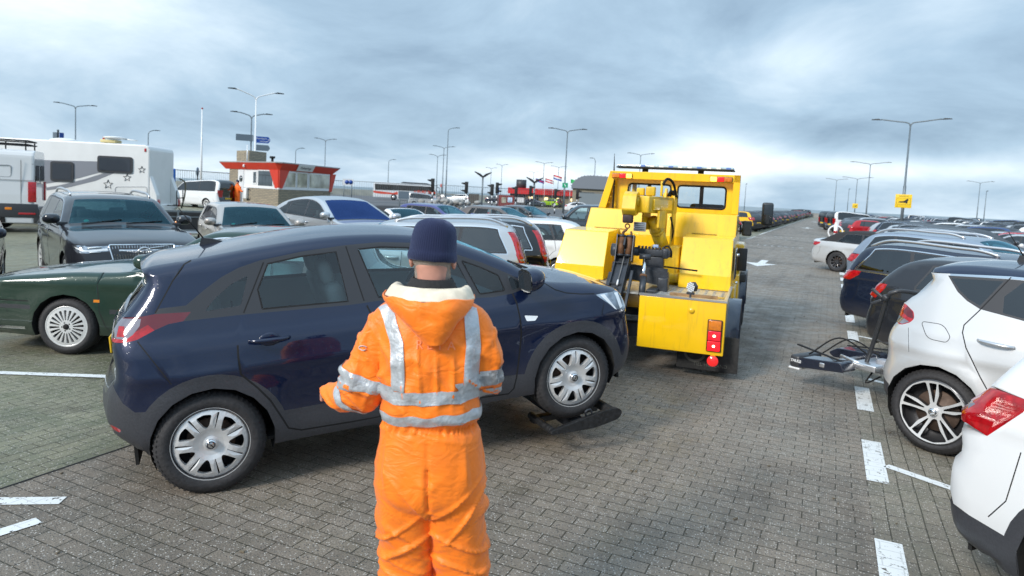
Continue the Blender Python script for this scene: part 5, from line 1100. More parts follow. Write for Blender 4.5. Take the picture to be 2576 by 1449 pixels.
for k in range(12): bx(m,2.752,2.76,.33+k*.15,.40+k*.15,2.563,2.59,M_WHITE if k%3 else pbr('beacon_blue',(.12,.2,.5),.2))
m.build('light_bar',truck)
m=MB(); 
for y in (.75,1.65): bx(m,2.85,2.92,y,y+.09,2.46,2.535,M_GAP)
m.tube([(2.5,2.14,2.46),(2.5,2.15,2.75)],[.012,.003],M_GAP,6); m.build('mast_foot',truck)
# tail lamp cluster, reflector, knob, mud flaps
m=MB(); bx(m,-.805,-.78,.125,.285,.365,.725,pbr('lamp_housing_red_black',(.06,.008,.01),.35),.012); tl=m.build('tail_lamp',truck)
for z0,z1,mt in ((.605,.715,M_ORL),(.49,.597,M_LITRD),(.375,.482,M_LITR)): m=MB(); bx(m,-.815,-.80,.137,.273,z0,z1,mt,.008); m.build('lens',tl)
for z,mt in ((.545,M_FLASH),(.43,M_FLASH)): m=MB(); m.ell((-.812,.205,z),(.006,.018,.016),mt,10,6); m.build('bulb',tl)
m=MB(); bx(m,-.805,-.78,2.32,2.48,.365,.725,MATS['lamp_housing_red_black'],.012); tl=m.build('tail_lamp',truck)
for z0,z1,mt in ((.605,.715,M_ORL),(.49,.597,M_LITRD),(.375,.482,M_LITR)): m=MB(); bx(m,-.815,-.80,2.33,2.47,z0,z1,mt,.008); m.build('lens',tl)
m=MB(); m.lathe([(.0,-.79),(.055,-.79),(.062,-.78),(.062,-.77)],pbr('round_reflector',(.75,.02,.02),.25,0,.8,emit=(1,.02,.02),estr=.25),24,'x',(0,.205,.255)); bx(m,-.775,-.765,.18,.23,.29,.34,M_YEL); m.build('reflector',truck)
m=MB(); m.lathe([(0,-.80),(.025,-.80),(.032,-.79),(.034,-.77)],M_YEL,20,'x',(0,.47,.80)); m.build('cap',truck)
m=MB(); bx(m,-.56,-.545,-.06,.62,.09,.50,M_MFLAP,.004); mf=m.build('mud_flap',truck)
m=MB(); m.lathe([(.10,-.563),(.115,-.566),(.13,-.563)],pbr('flap_print',(.10,.10,.09),.8),28,'x',(0,.42,.30)); m.build('emblem',mf)
text_mesh('lettering','TIEL HOLLAND',.055,MATS['flap_print'],face_M((-.566,.24,.155),(0,-1,0),(0,0,1)),mf)
m=MB(); bx(m,-.56,-.545,2.0,2.62,.09,.50,M_MFLAP,.004); m.build('mud_flap',truck)
def bigwheel(x,y,side,R=.39):
    rr=.26; w_=wheel(truck,x,side,abs(y),R,rr,'seven',wd=.24); w_.location=(x,y,R); return w_
bigwheel(0,.02,-1); bigwheel(0,2.55,1); bigwheel(3.24,.0,-1,.41); bigwheel(3.24,2.40,1,.41)
m=MB(); A=arc(3.24,.41,.52,-10,190,18); v=[];f=[]
for a,c in A: v+=[(a,-.03,c),(a,.3,c),(3.24+(a-3.24)*1.06,-.03,.41+(c-.41)*1.06),(3.24+(a-3.24)*1.06,.3,.41+(c-.41)*1.06)]
for i in range(len(A)-1):
    k=i*4; f+=[[k,k+1,k+5,k+4],[k+2,k+6,k+7,k+3],[k,k+4,k+6,k+2],[k+1,k+3,k+7,k+5]]
m.add(v,f,MATS['fender_blue_black'],True); m.build('mudguard',truck)
m=MB(); bx(m,1.75,2.5,.06,.2,.45,1.0,M_YEL,.02); bx(m,.75,2.4,.08,.14,.62,.92,M_YEL,.008); bx(m,3.55,4.5,.06,.22,.62,1.35,M_YEL,.03); bx(m,2.45,2.50,-.02,.12,1.0,1.35,M_BLACKP,.01); bx(m,2.2,2.9,-.03,.15,.85,.98,M_BLACKP,.02); m.build('step_box',truck)
# mirrors on the right door
m=MB(); m.tube([(4.15,.18,1.55),(4.10,-.10,1.60),(4.08,-.30,1.66)],.015,M_GAP,8); m.build('mirror_arm',truck)
m=MB(); m.box((4.08,-.27,1.88),(.09,.19,.40),M_BLACKP,bev=.04); mr_=m.build('mirror',truck); m=MB(); m.box((4.031,-.27,1.88),(.006,.15,.34),M_DGLASS,bev=.002); m.build('mirror_glass',mr_)
m=MB(); m.box((3.72,.04,1.62),(.09,.16,.26),M_BLACKP,bev=.03); m.box((3.672,.04,1.62),(.006,.12,.21),M_DGLASS); m.build('mirror',truck)
# crane
m=MB()
for y in (.97,1.09): m.prism(rnd([(.95,1.30),(1.25,1.30),(1.32,1.75),(1.20,2.17),(1.06,2.20),(.98,1.85)],.04),y-.012,y+.012,M_YELD)
m.tube([(1.15,.94,2.08),(1.15,1.13,2.08)],.05,M_YELD,14); m.tube([(1.15,.925,2.08),(1.15,1.14,2.08)],.022,M_STEEL,10)
m.box((1.12,1.03,1.15),(.40,.40,.5),M_YELD,bev=.02); m.tube([(1.12,1.03,.86),(1.12,1.03,1.1)],.2,M_YELD,20); m.build('crane_column',truck)
ar=Matrix.Rotation(math.atan2(.22,-.85),3,'Z')
m=MB(); m.box((.72,1.165,1.955),(.98,.23,.22),M_YELD,rot=ar,bev=.015); m.box((.66,1.165,1.955),(.62,.245,.14),M_YEL,rot=ar,bev=.006); m.box((.52,1.05,1.77),(.22,.03,.22),M_YELD,rot=ar); m.box((.52,1.25,1.75),(.22,.03,.26),M_YELD,rot=ar)
for k in range(4): m.box((.95-k*.2,1.27-.0+k*.05,1.96),(.02,.02,.24),M_GAP,rot=ar)
arm=m.build('crane_arm',truck)
m=MB(); m.prism(rnd([(.36,1.83),(.42,2.05),(.30,2.12),(.14,2.08),(.06,1.88),(.16,1.80)],.03),1.33,1.50,M_YELD); m.tube([(.24,1.31,1.99),(.24,1.52,1.99)],.055,M_YELD,16)
m.box((.44,1.33,2.12),(.10,.10,.10),M_YELD,bev=.015); m.box((.44,1.20,2.13),(.10,.12,.12),M_YELD,bev=.015); m.box((.5,1.07,2.17),(.05,.03,.20),M_YELD,bev=.01); m.build('crane_head',arm)
m=MB(); pts=catmull([(.48,1.06,2.22),(.55,1.02,2.30),(.75,.96,2.26),(.95,.93,2.08)],.04); m.tube(pts,.018,M_GAP,8)
for k in range(6): m.tube(catmull([(.62+k*.05,1.0,2.08),(.66+k*.05,.97,2.15),(.75+k*.05,.95,2.10)],.03),.014,M_GAP,6)
m.tube(catmull([(.9,.98,1.8),(.95,.94,1.6),(1.0,.98,1.4),(.95,1.0,1.2)],.05),.012,M_GAP,6); m.build('hydraulic_hose',arm)
m=MB(); m.tube([(.52,1.16,1.76),(.82,1.11,1.50)],[.07,.07],M_YELD,18); m.tube([(.70,1.13,1.62),(1.0,1.06,1.33)],[.092,.092],M_YELD,20); m.tube([(.69,1.13,1.625),(.71,1.127,1.61)],.10,M_YELD,20); m.build('lift_cylinder',truck)
# hook block
m=MB(); m.box((.18,1.43,1.76),(.10,.13,.11),pbr('hook_block_black_red',(.035,.018,.018),.6,mottle=.5,scale=20),bev=.02); m.tube([(.18,1.43,1.81),(.18,1.43,1.90)],.008,M_STEEL,6)
hk=m.build('hook_block',truck)
m=MB(); c=Vector((.18,1.43,1.665)); m.tube([c+Vector((0,.028*math.cos(a),.028*math.sin(a))) for a in np.linspace(0,2*PI,16)],.009,M_RUSTY,8,caps=False)
pts=[(.18,1.43,1.635),(.18,1.445,1.61),(.18,1.475,1.585),(.18,1.482,1.555),(.18,1.46,1.525),(.18,1.425,1.515),(.18,1.39,1.53),(.18,1.372,1.565),(.18,1.38,1.60)]; P=catmull(pts,.01); m.tube(P,[.012+.008*math.sin(PI*i/(len(P)-1)) for i in range(len(P))],M_RUSTY,8); m.build('hook',hk)
m=MB(); m.box((.35,1.30,1.66),(.02,.16,.12),M_ALU,bev=.003)
for k in range(4): m.box((.338,1.30,1.70-k*.025),(.002,.13,.008),M_GAP)
m.build('data_plate',truck)
# under-lift mast
def slab(mb,p,q,wy,wt,mat,bev=.0):
    p=Vector(p);q=Vector(q); d=(q-p); L_=d.length; rot=d.to_track_quat('X','Z').to_matrix(); mb.box((p+q)/2,(L_,wy,wt),mat,rot=rot,bev=bev)
m=MB(); slab(m,(-.72,1.47,.34),(.22,1.44,1.32),.17,.10,M_STEEL,.008)
for s in (-1,1): slab(m,(-.74,1.465+s*.085,.34),(.20,1.44+s*.085,1.32),.014,.15,M_STEEL)
for k in range(4): a=k/4+.1; m.box((-.74+.94*a-.05,1.47-.03*a,.34+.98*a+.03),(.02,.17,.012),M_STEEL)
slab(m,(-.62,1.30,.36),(.0,1.30,1.10),.03,.05,M_STEEL); slab(m,(-.5,1.62,.4),(.1,1.60,1.05),.03,.04,M_STEEL)
m.box((-.60,1.46,.30),(.34,.26,.22),M_STEEL,bev=.02); m.build('lift_mast',truck)
for y in (1.375,1.475): m=MB(); m.tube([(.06,y,1.29),(.12,y,1.53)],.042,M_RUSTY,14); m.tube([(.058,y,1.28),(.064,y,1.30)],.05,M_STEEL,14); m.tube([(.116,y,1.52),(.124,y,1.545)],.05,M_STEEL,14); m.build('cable_roller',truck)
m=MB(); slab(m,(.04,1.32,1.22),(.12,1.32,1.55),.012,.12,M_STEEL); slab(m,(.04,1.53,1.22),(.12,1.53,1.55),.012,.12,M_STEEL); slab(m,(.02,1.425,1.40),(.10,1.425,1.50),.02,.10,M_STEEL); m.build('roller_bracket',truck)
m=MB(); m.tube([(.40,1.66,1.33),(.40,1.56,1.33)],.085,M_STEEL,18); m.tube([(.40,1.56,1.33),(.40,1.30,1.33)],.06,M_STEEL,16); m.box((.42,1.12,1.33),(.13,.46,.09),M_STEEL,bev=.01); m.box((.42,.95,1.33),(.16,.08,.13),M_STEEL,bev=.02)
for k in range(8): m.box((.40,1.30-k*.045,1.385),(.09,.022,.05),M_STEEL,bev=.005)
m.tube(catmull([(.4,1.0,1.39),(.4,.93,1.43),(.42,.88,1.36),(.42,.88,1.28)],.03),.012,M_GAP,6); m.box((.44,1.08,1.18),(.14,.22,.2),M_STEEL,bev=.01); m.box((.39,1.08,1.415),(.05,.07,.045),pbr('pale_blue_cap',(.3,.4,.6),.4),bev=.01); m.build('winch',truck)
m=MB(); slab(m,(.3,1.62,1.10),(.3,.90,1.06),.05,.16,M_STEEL); m.prism([(1.55,1.16),(.88,1.10),(.86,.98),(1.0,.93),(1.6,1.0)],.22,.30,M_STEEL,'yz'); m.box((.20,.93,.95),(.18,.13,.18),M_STEEL,bev=.02); m.box((.1,1.03,.885),(.5,.12,.04),M_STEEL,bev=.01); m.build('lift_frame',truck)
m=MB(); m.tube([(.12,1.17,1.28),(-.05,1.15,1.04)],.024,M_CHR,12); m.tube([(-.03,1.15,1.06),(-.20,1.13,.84)],.042,M_STEEL,16); m.tube([(-.025,1.15,1.068),(-.04,1.15,1.045)],.046,M_RUSTY,16); m.tube([(.12,1.10,1.29),(.12,1.24,1.29)],.035,M_STEEL,12); m.build('tilt_cylinder',truck)
m=MB(); m.tube(catmull([(.07,1.425,1.30),(-.10,1.43,1.10),(-.24,1.435,.96)],.05),.006,pbr('wire_rope',(.25,.24,.23),.5,.6),6); m.tube([(-.20,1.435,1.0),(-.25,1.435,.94)],.012,M_WHITE,8)
c=Vector((-.30,1.437,.87)); m.tube([c+Vector((-.0,.02*math.sin(a),.055*math.cos(a))) for a in np.linspace(0,2*PI,14)],.007,M_STEEL,6,caps=False); m.tube([c+Vector((-.02,.03*math.sin(a),-.05+.03*math.cos(a))) for a in np.linspace(0,2*PI,14)],.010,M_RUSTY,6,caps=False); m.build('winch_rope',truck)
m=MB(); m.tube([(.95,.72,.97),(.95,1.0,.97)],.075,M_YELD,18); m.tube([(.6,.55,1.12),(.6,1.0,1.14)],.012,M_GAP,6); m.build('tank',truck)
# work lamp on the bed edge
m=MB(); m.tube([(-.72,.50,.935),(-.72,.50,.99)],.012,M_BLACKP,8); m.box((-.72,.50,.985),(.02,.09,.03),M_BLACKP,bev=.004); rt=Matrix.Rotation(R_(-35),3,'Z')@Matrix.Rotation(R_(15),3,'X')
hx=[(.062*math.cos(R_(60*k+30)),.062*math.sin(R_(60*k+30))) for k in range(6)]; Mx=Matrix.Translation((-.70,.49,1.055))@rt.to_4x4()
m.prism(hx,-.02,.035,M_BLACKP,'yz',M=Mx); wl=m.build('work_lamp',truck,bevel=.003)
m=MB()
for a in range(-2,3):
    for b_ in range(-2,3):
        if abs(a)+abs(b_)<4: m.box(Mx@Vector((-.024,a*.022,b_*.022)),(.004,.017,.017),M_DRL,rot=rt)
m.build('lens',wl)
# wheel lift under the navy crossover (in the crossover's own frame)
HM=Matrix.Translation((-4.056,3.631,0))@Matrix.Rotation(R_(48.6),4,'Z')@Matrix.Rotation(-R_(5.9),4,'Y')
W=TI@HM; M_PAD=pbr('wheel_strap_black',(.012,.012,.013),.55,mottle=.6,scale=35,bump=.5)
for sd in (-1,1):
    m=MB(); prof=rnd([(2.34,-.050),(2.34,-.022),(2.80,.052),(2.93,.060),(2.98,.02),(2.94,-.035),(2.72,-.068)],.03); m.prism(prof,sd*.965,sd*.925,M_PAD)
    m.tube([(2.36,sd*.94,-.03),(2.36,sd*.55,-.03)],.030,M_PAD,10); m.tube([(2.90,sd*.93,.02),(2.90,sd*.55,.02)],.040,M_PAD,10); m.box((2.64,sd*.60,-.05),(.6,.08,.05),M_PAD,bev=.01)
    m.tube(catmull([(2.66,sd*.93,.035),(2.65,sd*.95,.075),(2.69,sd*.95,.085),(2.71,sd*.94,.045)],.02),.010,M_STEEL,6)
    o=MB(); 
    for i,mt in enumerate(m.mats): pass
    m.v=[tuple(W@Vector(q)) for q in m.v]; m.build('wheel_cradle',truck,bevel=.006)
m=MB(); m.box((2.68,0,-.10),(.12,1.5,.09),M_STEEL,bev=.01); m.tube([(2.68,0,-.10),(3.7,.35,-.02)],.07,M_STEEL,10); m.v=[tuple(W@Vector(q)) for q in m.v]; st=m.v[-1]
a=W@Vector((3.55,.30,-.03)); m.tube([a,(-.6,1.46,.34)],.07,M_STEEL,10); m.build('stinger_arm',truck)
# ------------------------------------------------------------------ bicycle carrier on the silver hatch
RM=Matrix.Translation((1.3537,7.3958,0))@Matrix.Rotation(R_(-30),4,'Z'); bc=empty('bicycle_carrier',RM@Vector((-1.15,.40,0)),R_(-30),'black folding bicycle carrier with a clamp mast behind the silver white hatchback','bicycle carrier'); bc.location.z=0
M_CARR=pbr('carrier_navy_black',(.014,.018,.032),.25,0,.7); 
m=MB(); m.prism(rnd([(-.10,.40),(-.55,.36),(-.66,.28),(-.60,.24),(-.05,.30)],.03),-.52,-.28,M_CARR); m.prism(rnd([(-.10,.42),(-.55,.40),(-.66,.33),(-.6,.28),(-.05,.32)],.03),.22,.46,M_CARR); m.build('wheel_tray',bc,bevel=.01)
m=MB(); m.box((-.30,-.03,.33),(.06,1.0,.05),M_ALU,bev=.01); m.box((.02,-.03,.36),(.26,.5,.07),M_ALU,bev=.015); m.tube([(.1,-.1,.36),(.7,-.35,.36)],.035,M_ALU,8); m.box((.12,-.03,.36),(.14,.12,.16),pbr('grey_casting',(.32,.33,.36),.5,.4),bev=.02); m.tube([(.05,-.25,.37),(-.25,-.25,.42)],.02,M_ALU,8); m.build('carrier_frame',bc)
m=MB(); m.box((-.62,-.30,.30),(.12,.46,.14),M_BLACKP,bev=.03); m.box((-.62,-.30,.225),(.13,.46,.02),M_WHITE,bev=.005); lb=m.build('lamp_board',bc)
text_mesh('lettering','THULE',.042,M_WHITE,face_M((-.60,-.532,.31),(1,0,0),(0,0,1)),lb,bold=.001)
m=MB(); m.tube(catmull([(-.05,-.12,.30),(.08,-.20,.70),(.22,-.32,1.12),(.26,-.35,1.19),(.32,-.32,1.22),(.44,-.10,1.20)],.05),.022,M_BLACKP,10); m.build('clamp_mast',bc)
m=MB(); m.box((-.03,-.12,1.14),(.06,.09,.05),M_BLACKP,rot=Matrix.Rotation(.6,3,'Y'),bev=.015); m.box((-.12,-.13,1.17),(.14,.03,.035),M_BLACKP,rot=Matrix.Rotation(.6,3,'Y'),bev=.01); m.box((-.12,-.13,1.08),(.12,.03,.03),M_BLACKP,rot=Matrix.Rotation(-.5,3,'Y'),bev=.01); m.v=[(a+.25,b_-.22,c) for a,b_,c in m.v]; m.build('clamp',bc); m=MB(); m.box((.45,-.08,1.18),(.06,.10,.12),M_BLACKP,bev=.02); m.build('clamp',bc)
m=MB()
for (a,b_,c) in (((-.5,-.45,.40),(-.25,-.3,.62),(0,-.1,.45)),((-.6,.0,.35),(-.35,.1,.55),(-.05,.2,.42)),((.05,-.1,.32),(.02,-.2,.18),(.12,-.1,.26))): m.tube(catmull([a,b_,c],.04),.009,M_GAP,6)
m.box((-.40,-.40,.43),(.55,.035,.012),M_GAP,rot=Matrix.Rotation(.15,3,'Y')); m.box((-.25,.30,.46),(.45,.035,.012),M_GAP,rot=Matrix.Rotation(-.1,3,'Y')); m.build('strap',bc)
# ------------------------------------------------------------------ the man in orange
M_HIVIS=bpy.data.materials.new('hi_vis_orange'); M_HIVIS.use_nodes=True
def hivis(m,base,dirt=.5,zdirt=True):
    t=m.node_tree; p=t.nodes['Principled BSDF']; lk=t.links.new
    co=t.nodes.new('ShaderNodeTexCoord')
    n=t.nodes.new('ShaderNodeTexNoise'); n.inputs['Scale'].default_value=5; n.inputs['Detail'].default_value=8; n.inputs['Roughness'].default_value=.65; lk(co.outputs['Object'],n.inputs['Vector'])
    r=t.nodes.new('ShaderNodeMapRange'); r.inputs[1].default_value=.50; r.inputs[2].default_value=.78; r.inputs[3].default_value=0; r.inputs[4].default_value=dirt; lk(n.outputs[0],r.inputs[0])
    mx=t.nodes.new('ShaderNodeMix'); mx.data_type='RGBA'; mx.inputs[6].default_value=(*base,1); mx.inputs[7].default_value=(base[0]*.50,base[1]*.55,base[2]+.02,1); lk(r.outputs[0],mx.inputs[0])
    sp=t.nodes.new('ShaderNodeSeparateXYZ'); lk(co.outputs['Object'],sp.inputs[0])
    sg=t.nodes.new('ShaderNodeMapRange'); sg.inputs[1].default_value=.98; sg.inputs[2].default_value=.60; sg.inputs[3].default_value=0; sg.inputs[4].default_value=.5; lk(sp.outputs[2],sg.inputs[0])
    n3=t.nodes.new('ShaderNodeTexNoise'); n3.inputs['Scale'].default_value=9; n3.inputs['Detail'].default_value=9; n3.inputs['Roughness'].default_value=.75; lk(co.outputs['Object'],n3.inputs['Vector'])
    m3=t.nodes.new('ShaderNodeMapRange'); m3.inputs[1].default_value=.5; m3.inputs[2].default_value=.68; lk(n3.outputs[0],m3.inputs[0]); mu=t.nodes.new('ShaderNodeMath'); mu.operation='MULTIPLY'; lk(m3.outputs[0],mu.inputs[0]); lk(sg.outputs[0],mu.inputs[1])
    m2=t.nodes.new('ShaderNodeMix'); m2.data_type='RGBA'; lk(mx.outputs[2],m2.inputs[6]); m2.inputs[7].default_value=(.30,.10,.02,1); lk(mu.outputs[0],m2.inputs[0]); lk(m2.outputs[2],p.inputs['Base Color'])
    p.inputs['Roughness'].default_value=.50; p.inputs['Specular IOR Level'].default_value=.45; p.inputs['Sheen Weight'].default_value=.15
    mp=t.nodes.new('ShaderNodeMapping'); mp.inputs['Scale'].default_value=(1,1,1.8); lk(co.outputs['Object'],mp.inputs[0])
    w1=t.nodes.new('ShaderNodeTexNoise'); w1.inputs['Scale'].default_value=8; w1.inputs['Detail'].default_value=5; w1.inputs['Distortion'].default_value=1.2; lk(mp.outputs[0],w1.inputs['Vector'])
    rd=t.nodes.new('ShaderNodeMath'); rd.operation='SUBTRACT'; rd.inputs[1].default_value=.5; lk(w1.outputs[0],rd.inputs[0]); ab=t.nodes.new('ShaderNodeMath'); ab.operation='ABSOLUTE'; lk(rd.outputs[0],ab.inputs[0])
    bp=t.nodes.new('ShaderNodeBump'); bp.inputs['Strength'].default_value=.5; bp.inputs['Distance'].default_value=.022; lk(ab.outputs[0],bp.inputs['Height']); lk(bp.outputs[0],p.inputs['Normal'])
hivis(M_HIVIS,(1.0,.215,.006),.36)
M_REFL=pbr('reflective_tape',(.50,.53,.56),.42,.35,bump=.35,scale=40,mottle=.12)
M_SKIN=pbr('skin',(.55,.27,.20),.5,mottle=.12,scale=25); M_HAIR=pbr('grey_hair',(.30,.25,.21),.8,bump=.5,scale=200,mottle=.3)
M_KNIT=bpy.data.materials.new('navy_knit'); M_KNIT.use_nodes=True
t=M_KNIT.node_tree; p=t.nodes['Principled BSDF']; p.inputs['Base Color'].default_value=(.006,.011,.045,1); p.inputs['Roughness'].default_value=.92; p.inputs['Sheen Weight'].default_value=.22; p.inputs['Sheen Tint'].default_value=(.5,.6,1,1)
co=t.nodes.new('ShaderNodeTexCoord'); sx=t.nodes.new('ShaderNodeSeparateXYZ'); t.links.new(co.outputs['Object'],sx.inputs[0])
at2=t.nodes.new('ShaderNodeMath'); at2.operation='ARCTAN2'; t.links.new(sx.outputs[1],at2.inputs[0]); t.links.new(sx.outputs[0],at2.inputs[1])
ml=t.nodes.new('ShaderNodeMath'); ml.operation='MULTIPLY'; ml.inputs[1].default_value=75; t.links.new(at2.outputs[0],ml.inputs[0]); sn=t.nodes.new('ShaderNodeMath'); sn.operation='SINE'; t.links.new(ml.outputs[0],sn.inputs[0])
nz=t.nodes.new('ShaderNodeTexNoise'); nz.inputs['Scale'].default_value=260; t.links.new(co.outputs['Object'],nz.inputs['Vector']); ad_=t.nodes.new('ShaderNodeMath'); ad_.operation='MULTIPLY_ADD'; t.links.new(nz.outputs[0],ad_.inputs[0]); ad_.inputs[1].default_value=2.0; t.links.new(sn.outputs[0],ad_.inputs[2])
bp=t.nodes.new('ShaderNodeBump'); bp.inputs['Strength'].default_value=.4; bp.inputs['Distance'].default_value=.002; t.links.new(ad_.outputs[0],bp.inputs['Height']); t.links.new(bp.outputs[0],p.inputs['Normal'])
MAN_P=Vector((-1.395,2.27,0)); MAN_Y=math.atan2(.905,-.42)       # faces away from the camera
man=empty('person',MAN_P,MAN_Y-PI/2,'man seen from behind in an orange high visibility coverall and a navy knitted hat','person')
# local frame: x to his right, y forward, z up
def loft(secs,seg=36):
    """secs: (centre, rx, ry, tangent or None)"""
    v=[];f=[]; n=len(secs); prev=None
    for i,(c,rx,ry) in enumerate(secs):
        c=Vector(c); a=Vector(secs[max(i-1,0)][0]); b_=Vector(secs[min(i+1,n-1)][0]); tg=(b_-a).normalized()
        u=Vector((1,0,0)); u=(u-tg*u.dot(tg)).normalized() if abs(tg.x)<.9 else (Vector((0,1,0))-tg*tg.y).normalized(); w_=tg.cross(u)
        for k in range(seg):
            an=2*PI*k/seg; ca,sa=math.cos(an),math.sin(an); e=.85
            v.append(c+u*rx*math.copysign(abs(ca)**e,ca)+w_*ry*math.copysign(abs(sa)**e,sa))
    for i in range(n-1):
        for k in range(seg): f.append([i*seg+k,i*seg+(k+1)%seg,(i+1)*seg+(k+1)%seg,(i+1)*seg+k])
    f.append(list(range(seg-1,-1,-1))); f.append([(n-1)*seg+k for k in range(seg)])
    return v,f
def smooth_secs(secs,m=4):
    P=np.array([[*c,a,b_] for c,a,b_ in secs]); out=[]
    for i in range(len(P)-1):
        p0=P[max(i-1,0)];p1=P[i];p2=P[i+1];p3=P[min(i+2,len(P)-1)]
        for k in range(m):
            t=k/m; out.append(.5*((2*p1)+(-p0+p2)*t+(2*p0-5*p1+4*p2-p3)*t*t+(-p0+3*p1-3*p2+p3)*t**3))
    out.append(P[-1]); return [((q[0],q[1],q[2]),max(q[3],.005),max(q[4],.005)) for q in out]
def fuse(name,mb,vox,smooth=6):
    me=bpy.data.meshes.new('tmp'); me.from_pydata(mb.v,[],mb.f); b_=bmesh.new(); b_.from_mesh(me); bmesh.ops.recalc_face_normals(b_,faces=b_.faces[:]); b_.to_mesh(me); b_.free()
    o=bpy.data.objects.new('tmp',me); COL.objects.link(o); r=o.modifiers.new('r','REMESH'); r.mode='VOXEL'; r.voxel_size=vox; r.use_smooth_shade=True
    s_=o.modifiers.new('s','SMOOTH'); s_.iterations=smooth; s_.factor=.5
    bpy.context.view_layer.update(); dg=bpy.context.evaluated_depsgraph_get(); m2=bpy.data.meshes.new_from_object(o.evaluated_get(dg)); bpy.data.objects.remove(o); m2.name=name; return m2
m=MB()
tor=smooth_secs([((-.010,0,.74),.12,.10),((-.012,0,.80),.208,.165),((-.012,.0,.90),.212,.170),((-.010,0,1.0),.203,.162),((-.008,0,1.075),.196,.152),((-.006,0,1.095),.186,.144),((-.005,0,1.14),.190,.155),((-.004,0,1.20),.186,.162),((-.003,0,1.30),.192,.166),((-.002,0,1.40),.205,.162),((0,0,1.48),.205,.145),((0,0,1.54),.165,.120),((0,.0,1.585),.11,.095),((0,.0,1.62),.07,.08)])
v,f=loft(tor,48); m.add(v,f,M_HIVIS)
for s,hx_ in ((-1,-.108),(1,.090)):
    kx=-.118 if s<0 else .108
    v,f=loft(smooth_secs([((hx_,0,.86),.106,.135),((hx_,0,.74),.113,.140),((hx_*.6+kx*.4,.01,.60),.108,.128),((kx,.02,.46),.103,.112),((kx,.0,.30),.098,.105),((kx,-.01,.14),.092,.105),((kx,-.01,.075),.085,.10)])); m.add(v,f,M_HIVIS)
armL=[((-.10,0,1.525),.060,.06),((-.165,0,1.482),.074,.078),((-.222,0,1.39),.074,.080),((-.252,0,1.31),.082,.082),((-.272,.0,1.23),.090,.085),((-.315,.04,1.168),.080,.076),((-.368,.09,1.140),.066,.064),((-.415,.13,1.130),.054,.054),((-.445,.16,1.128),.038,.038)]
armR=[((.10,0,1.525),.060,.06),((.155,0,1.482),.070,.076),((.186,.0,1.40),.066,.076),((.198,.01,1.32),.064,.072),((.202,.04,1.262),.062,.066),((.192,.12,1.25),.056,.058),((.172,.20,1.26),.048,.048),((.15,.27,1.27),.038,.038)]
for A in (armL,armR): v,f=loft(smooth_secs(A,5),28); m.add(v,f,M_HIVIS)
me=fuse('coverall',m,.0078,5)
n=len(me.vertices); co_=np.empty(n*3); me.vertices.foreach_get('co',co_); co_=co_.reshape(-1,3); no_=np.empty(n*3); me.vertices.foreach_get('normal',no_); no_=no_.reshape(-1,3)
def fold(p):
    x,y,z=p; q=noise.noise
    d=.006*q(Vector((x*6,y*6,z*3)))*1.6
    # diagonal drag lines on the trunk, rings of folds at elbows, knees and crotch
    def ridge(a,b_,c,sc,off): 
        r_=q(Vector((x*a+off,y*a*.6,(z+b_*x)*c)))
        return sc*1.25*((1-min(1,abs(r_)*4.6))**1.4-.12)
    w_tr=math.exp(-((z-1.30)/.17)**2); d+=ridge(4,.9,7,.0075,3)*w_tr+ridge(5,-1.2,6,.006,11)*w_tr
    d+=ridge(3,.25,17,.006,7)*math.exp(-((z-1.10)/.05)**2)
    d+=ridge(3.5,-.9 if x>-.004 else .9,12,.011,21)*math.exp(-((z-.76)/.12)**2)
    d+=ridge(3,.3 if x<-.004 else -.5,15,.009,31)*math.exp(-((z-.46)/.13)**2)
    if abs(x)>.235: d+=ridge(3,.5,16,.0085,41)*math.exp(-((z-1.2)/.13)**2)+ridge(8,.1,5,.005,51)
    # hanging drapes on the back, deep pulls under the arms and behind the knees
    d+=ridge(13,.15,1.2,.0075,61)*math.exp(-((z-1.30)/.10)**2)+ridge(11,-.2,1.5,.007,71)*math.exp(-((z-.93)/.09)**2)
    d+=ridge(2.5,-.55 if x<-.004 else .5,9,.011,81)*math.exp(-((z-.60)/.16)**2)
    # gathered waist elastic
    a=math.atan2(y,x-.03); d+=(-.006+.0045*math.sin(a*46+3*math.sin(a*7)))*math.exp(-((z-1.092)/.016)**2)+.006*math.exp(-((z-1.145)/.03)**2)
    # seam down the seat
    if y<-.03 and .78<z<1.05: d-=.012*math.exp(-((x+.004)/.008)**2)*(1 if z<.95 else .4)
    return d
dd=np.array([fold(p) for p in co_]); co_+=no_*(dd*1.3)[:,None]; me.vertices.foreach_set('co',co_.ravel()); me.materials.clear(); me.materials.append(M_HIVIS)
me.polygons.foreach_set('use_smooth',[True]*len(me.polygons)); me.update()
cv=bpy.data.objects.new('coverall',me); link(cv,man)
# body under the clothes: one continuous figure with head, face, ears and hands
m=MB()
v,f=loft(smooth_secs([((-.01,0,.80),.15,.11),((-.005,0,1.05),.14,.10),((0,0,1.3),.15,.11),((0,0,1.46),.15,.09),((0,.0,1.55),.085,.075),((0,.01,1.60),.060,.066),((0,.015,1.66),.060,.068),((0,.02,1.70),.065,.08)]),32); m.add(v,f,M_SKIN)
m.ell((0,.03,1.765),(.076,.098,.112),M_SKIN,28,18); m.ell((0,.075,1.70),(.052,.055,.06),M_SKIN,20,12); m.ell((0,.135,1.755),(.014,.022,.022),M_SKIN,10,8); m.ell((0,.125,1.705),(.026,.012,.010),M_SKIN,10,6); m.ell((0,.13,1.79),(.055,.02,.012),M_SKIN,12,6)
for s in (-1,1):
    m.ell((s*.083,.028,1.722),(.011,.020,.034),M_SKIN,12,8)
    kx=-.118 if s<0 else .108; v,f=loft(smooth_secs([((-.008+s*.09,0,.86),.08,.09),((kx,.02,.48),.055,.06),((kx,-.01,.10),.04,.045)]),20); m.add(v,f,M_SKIN)
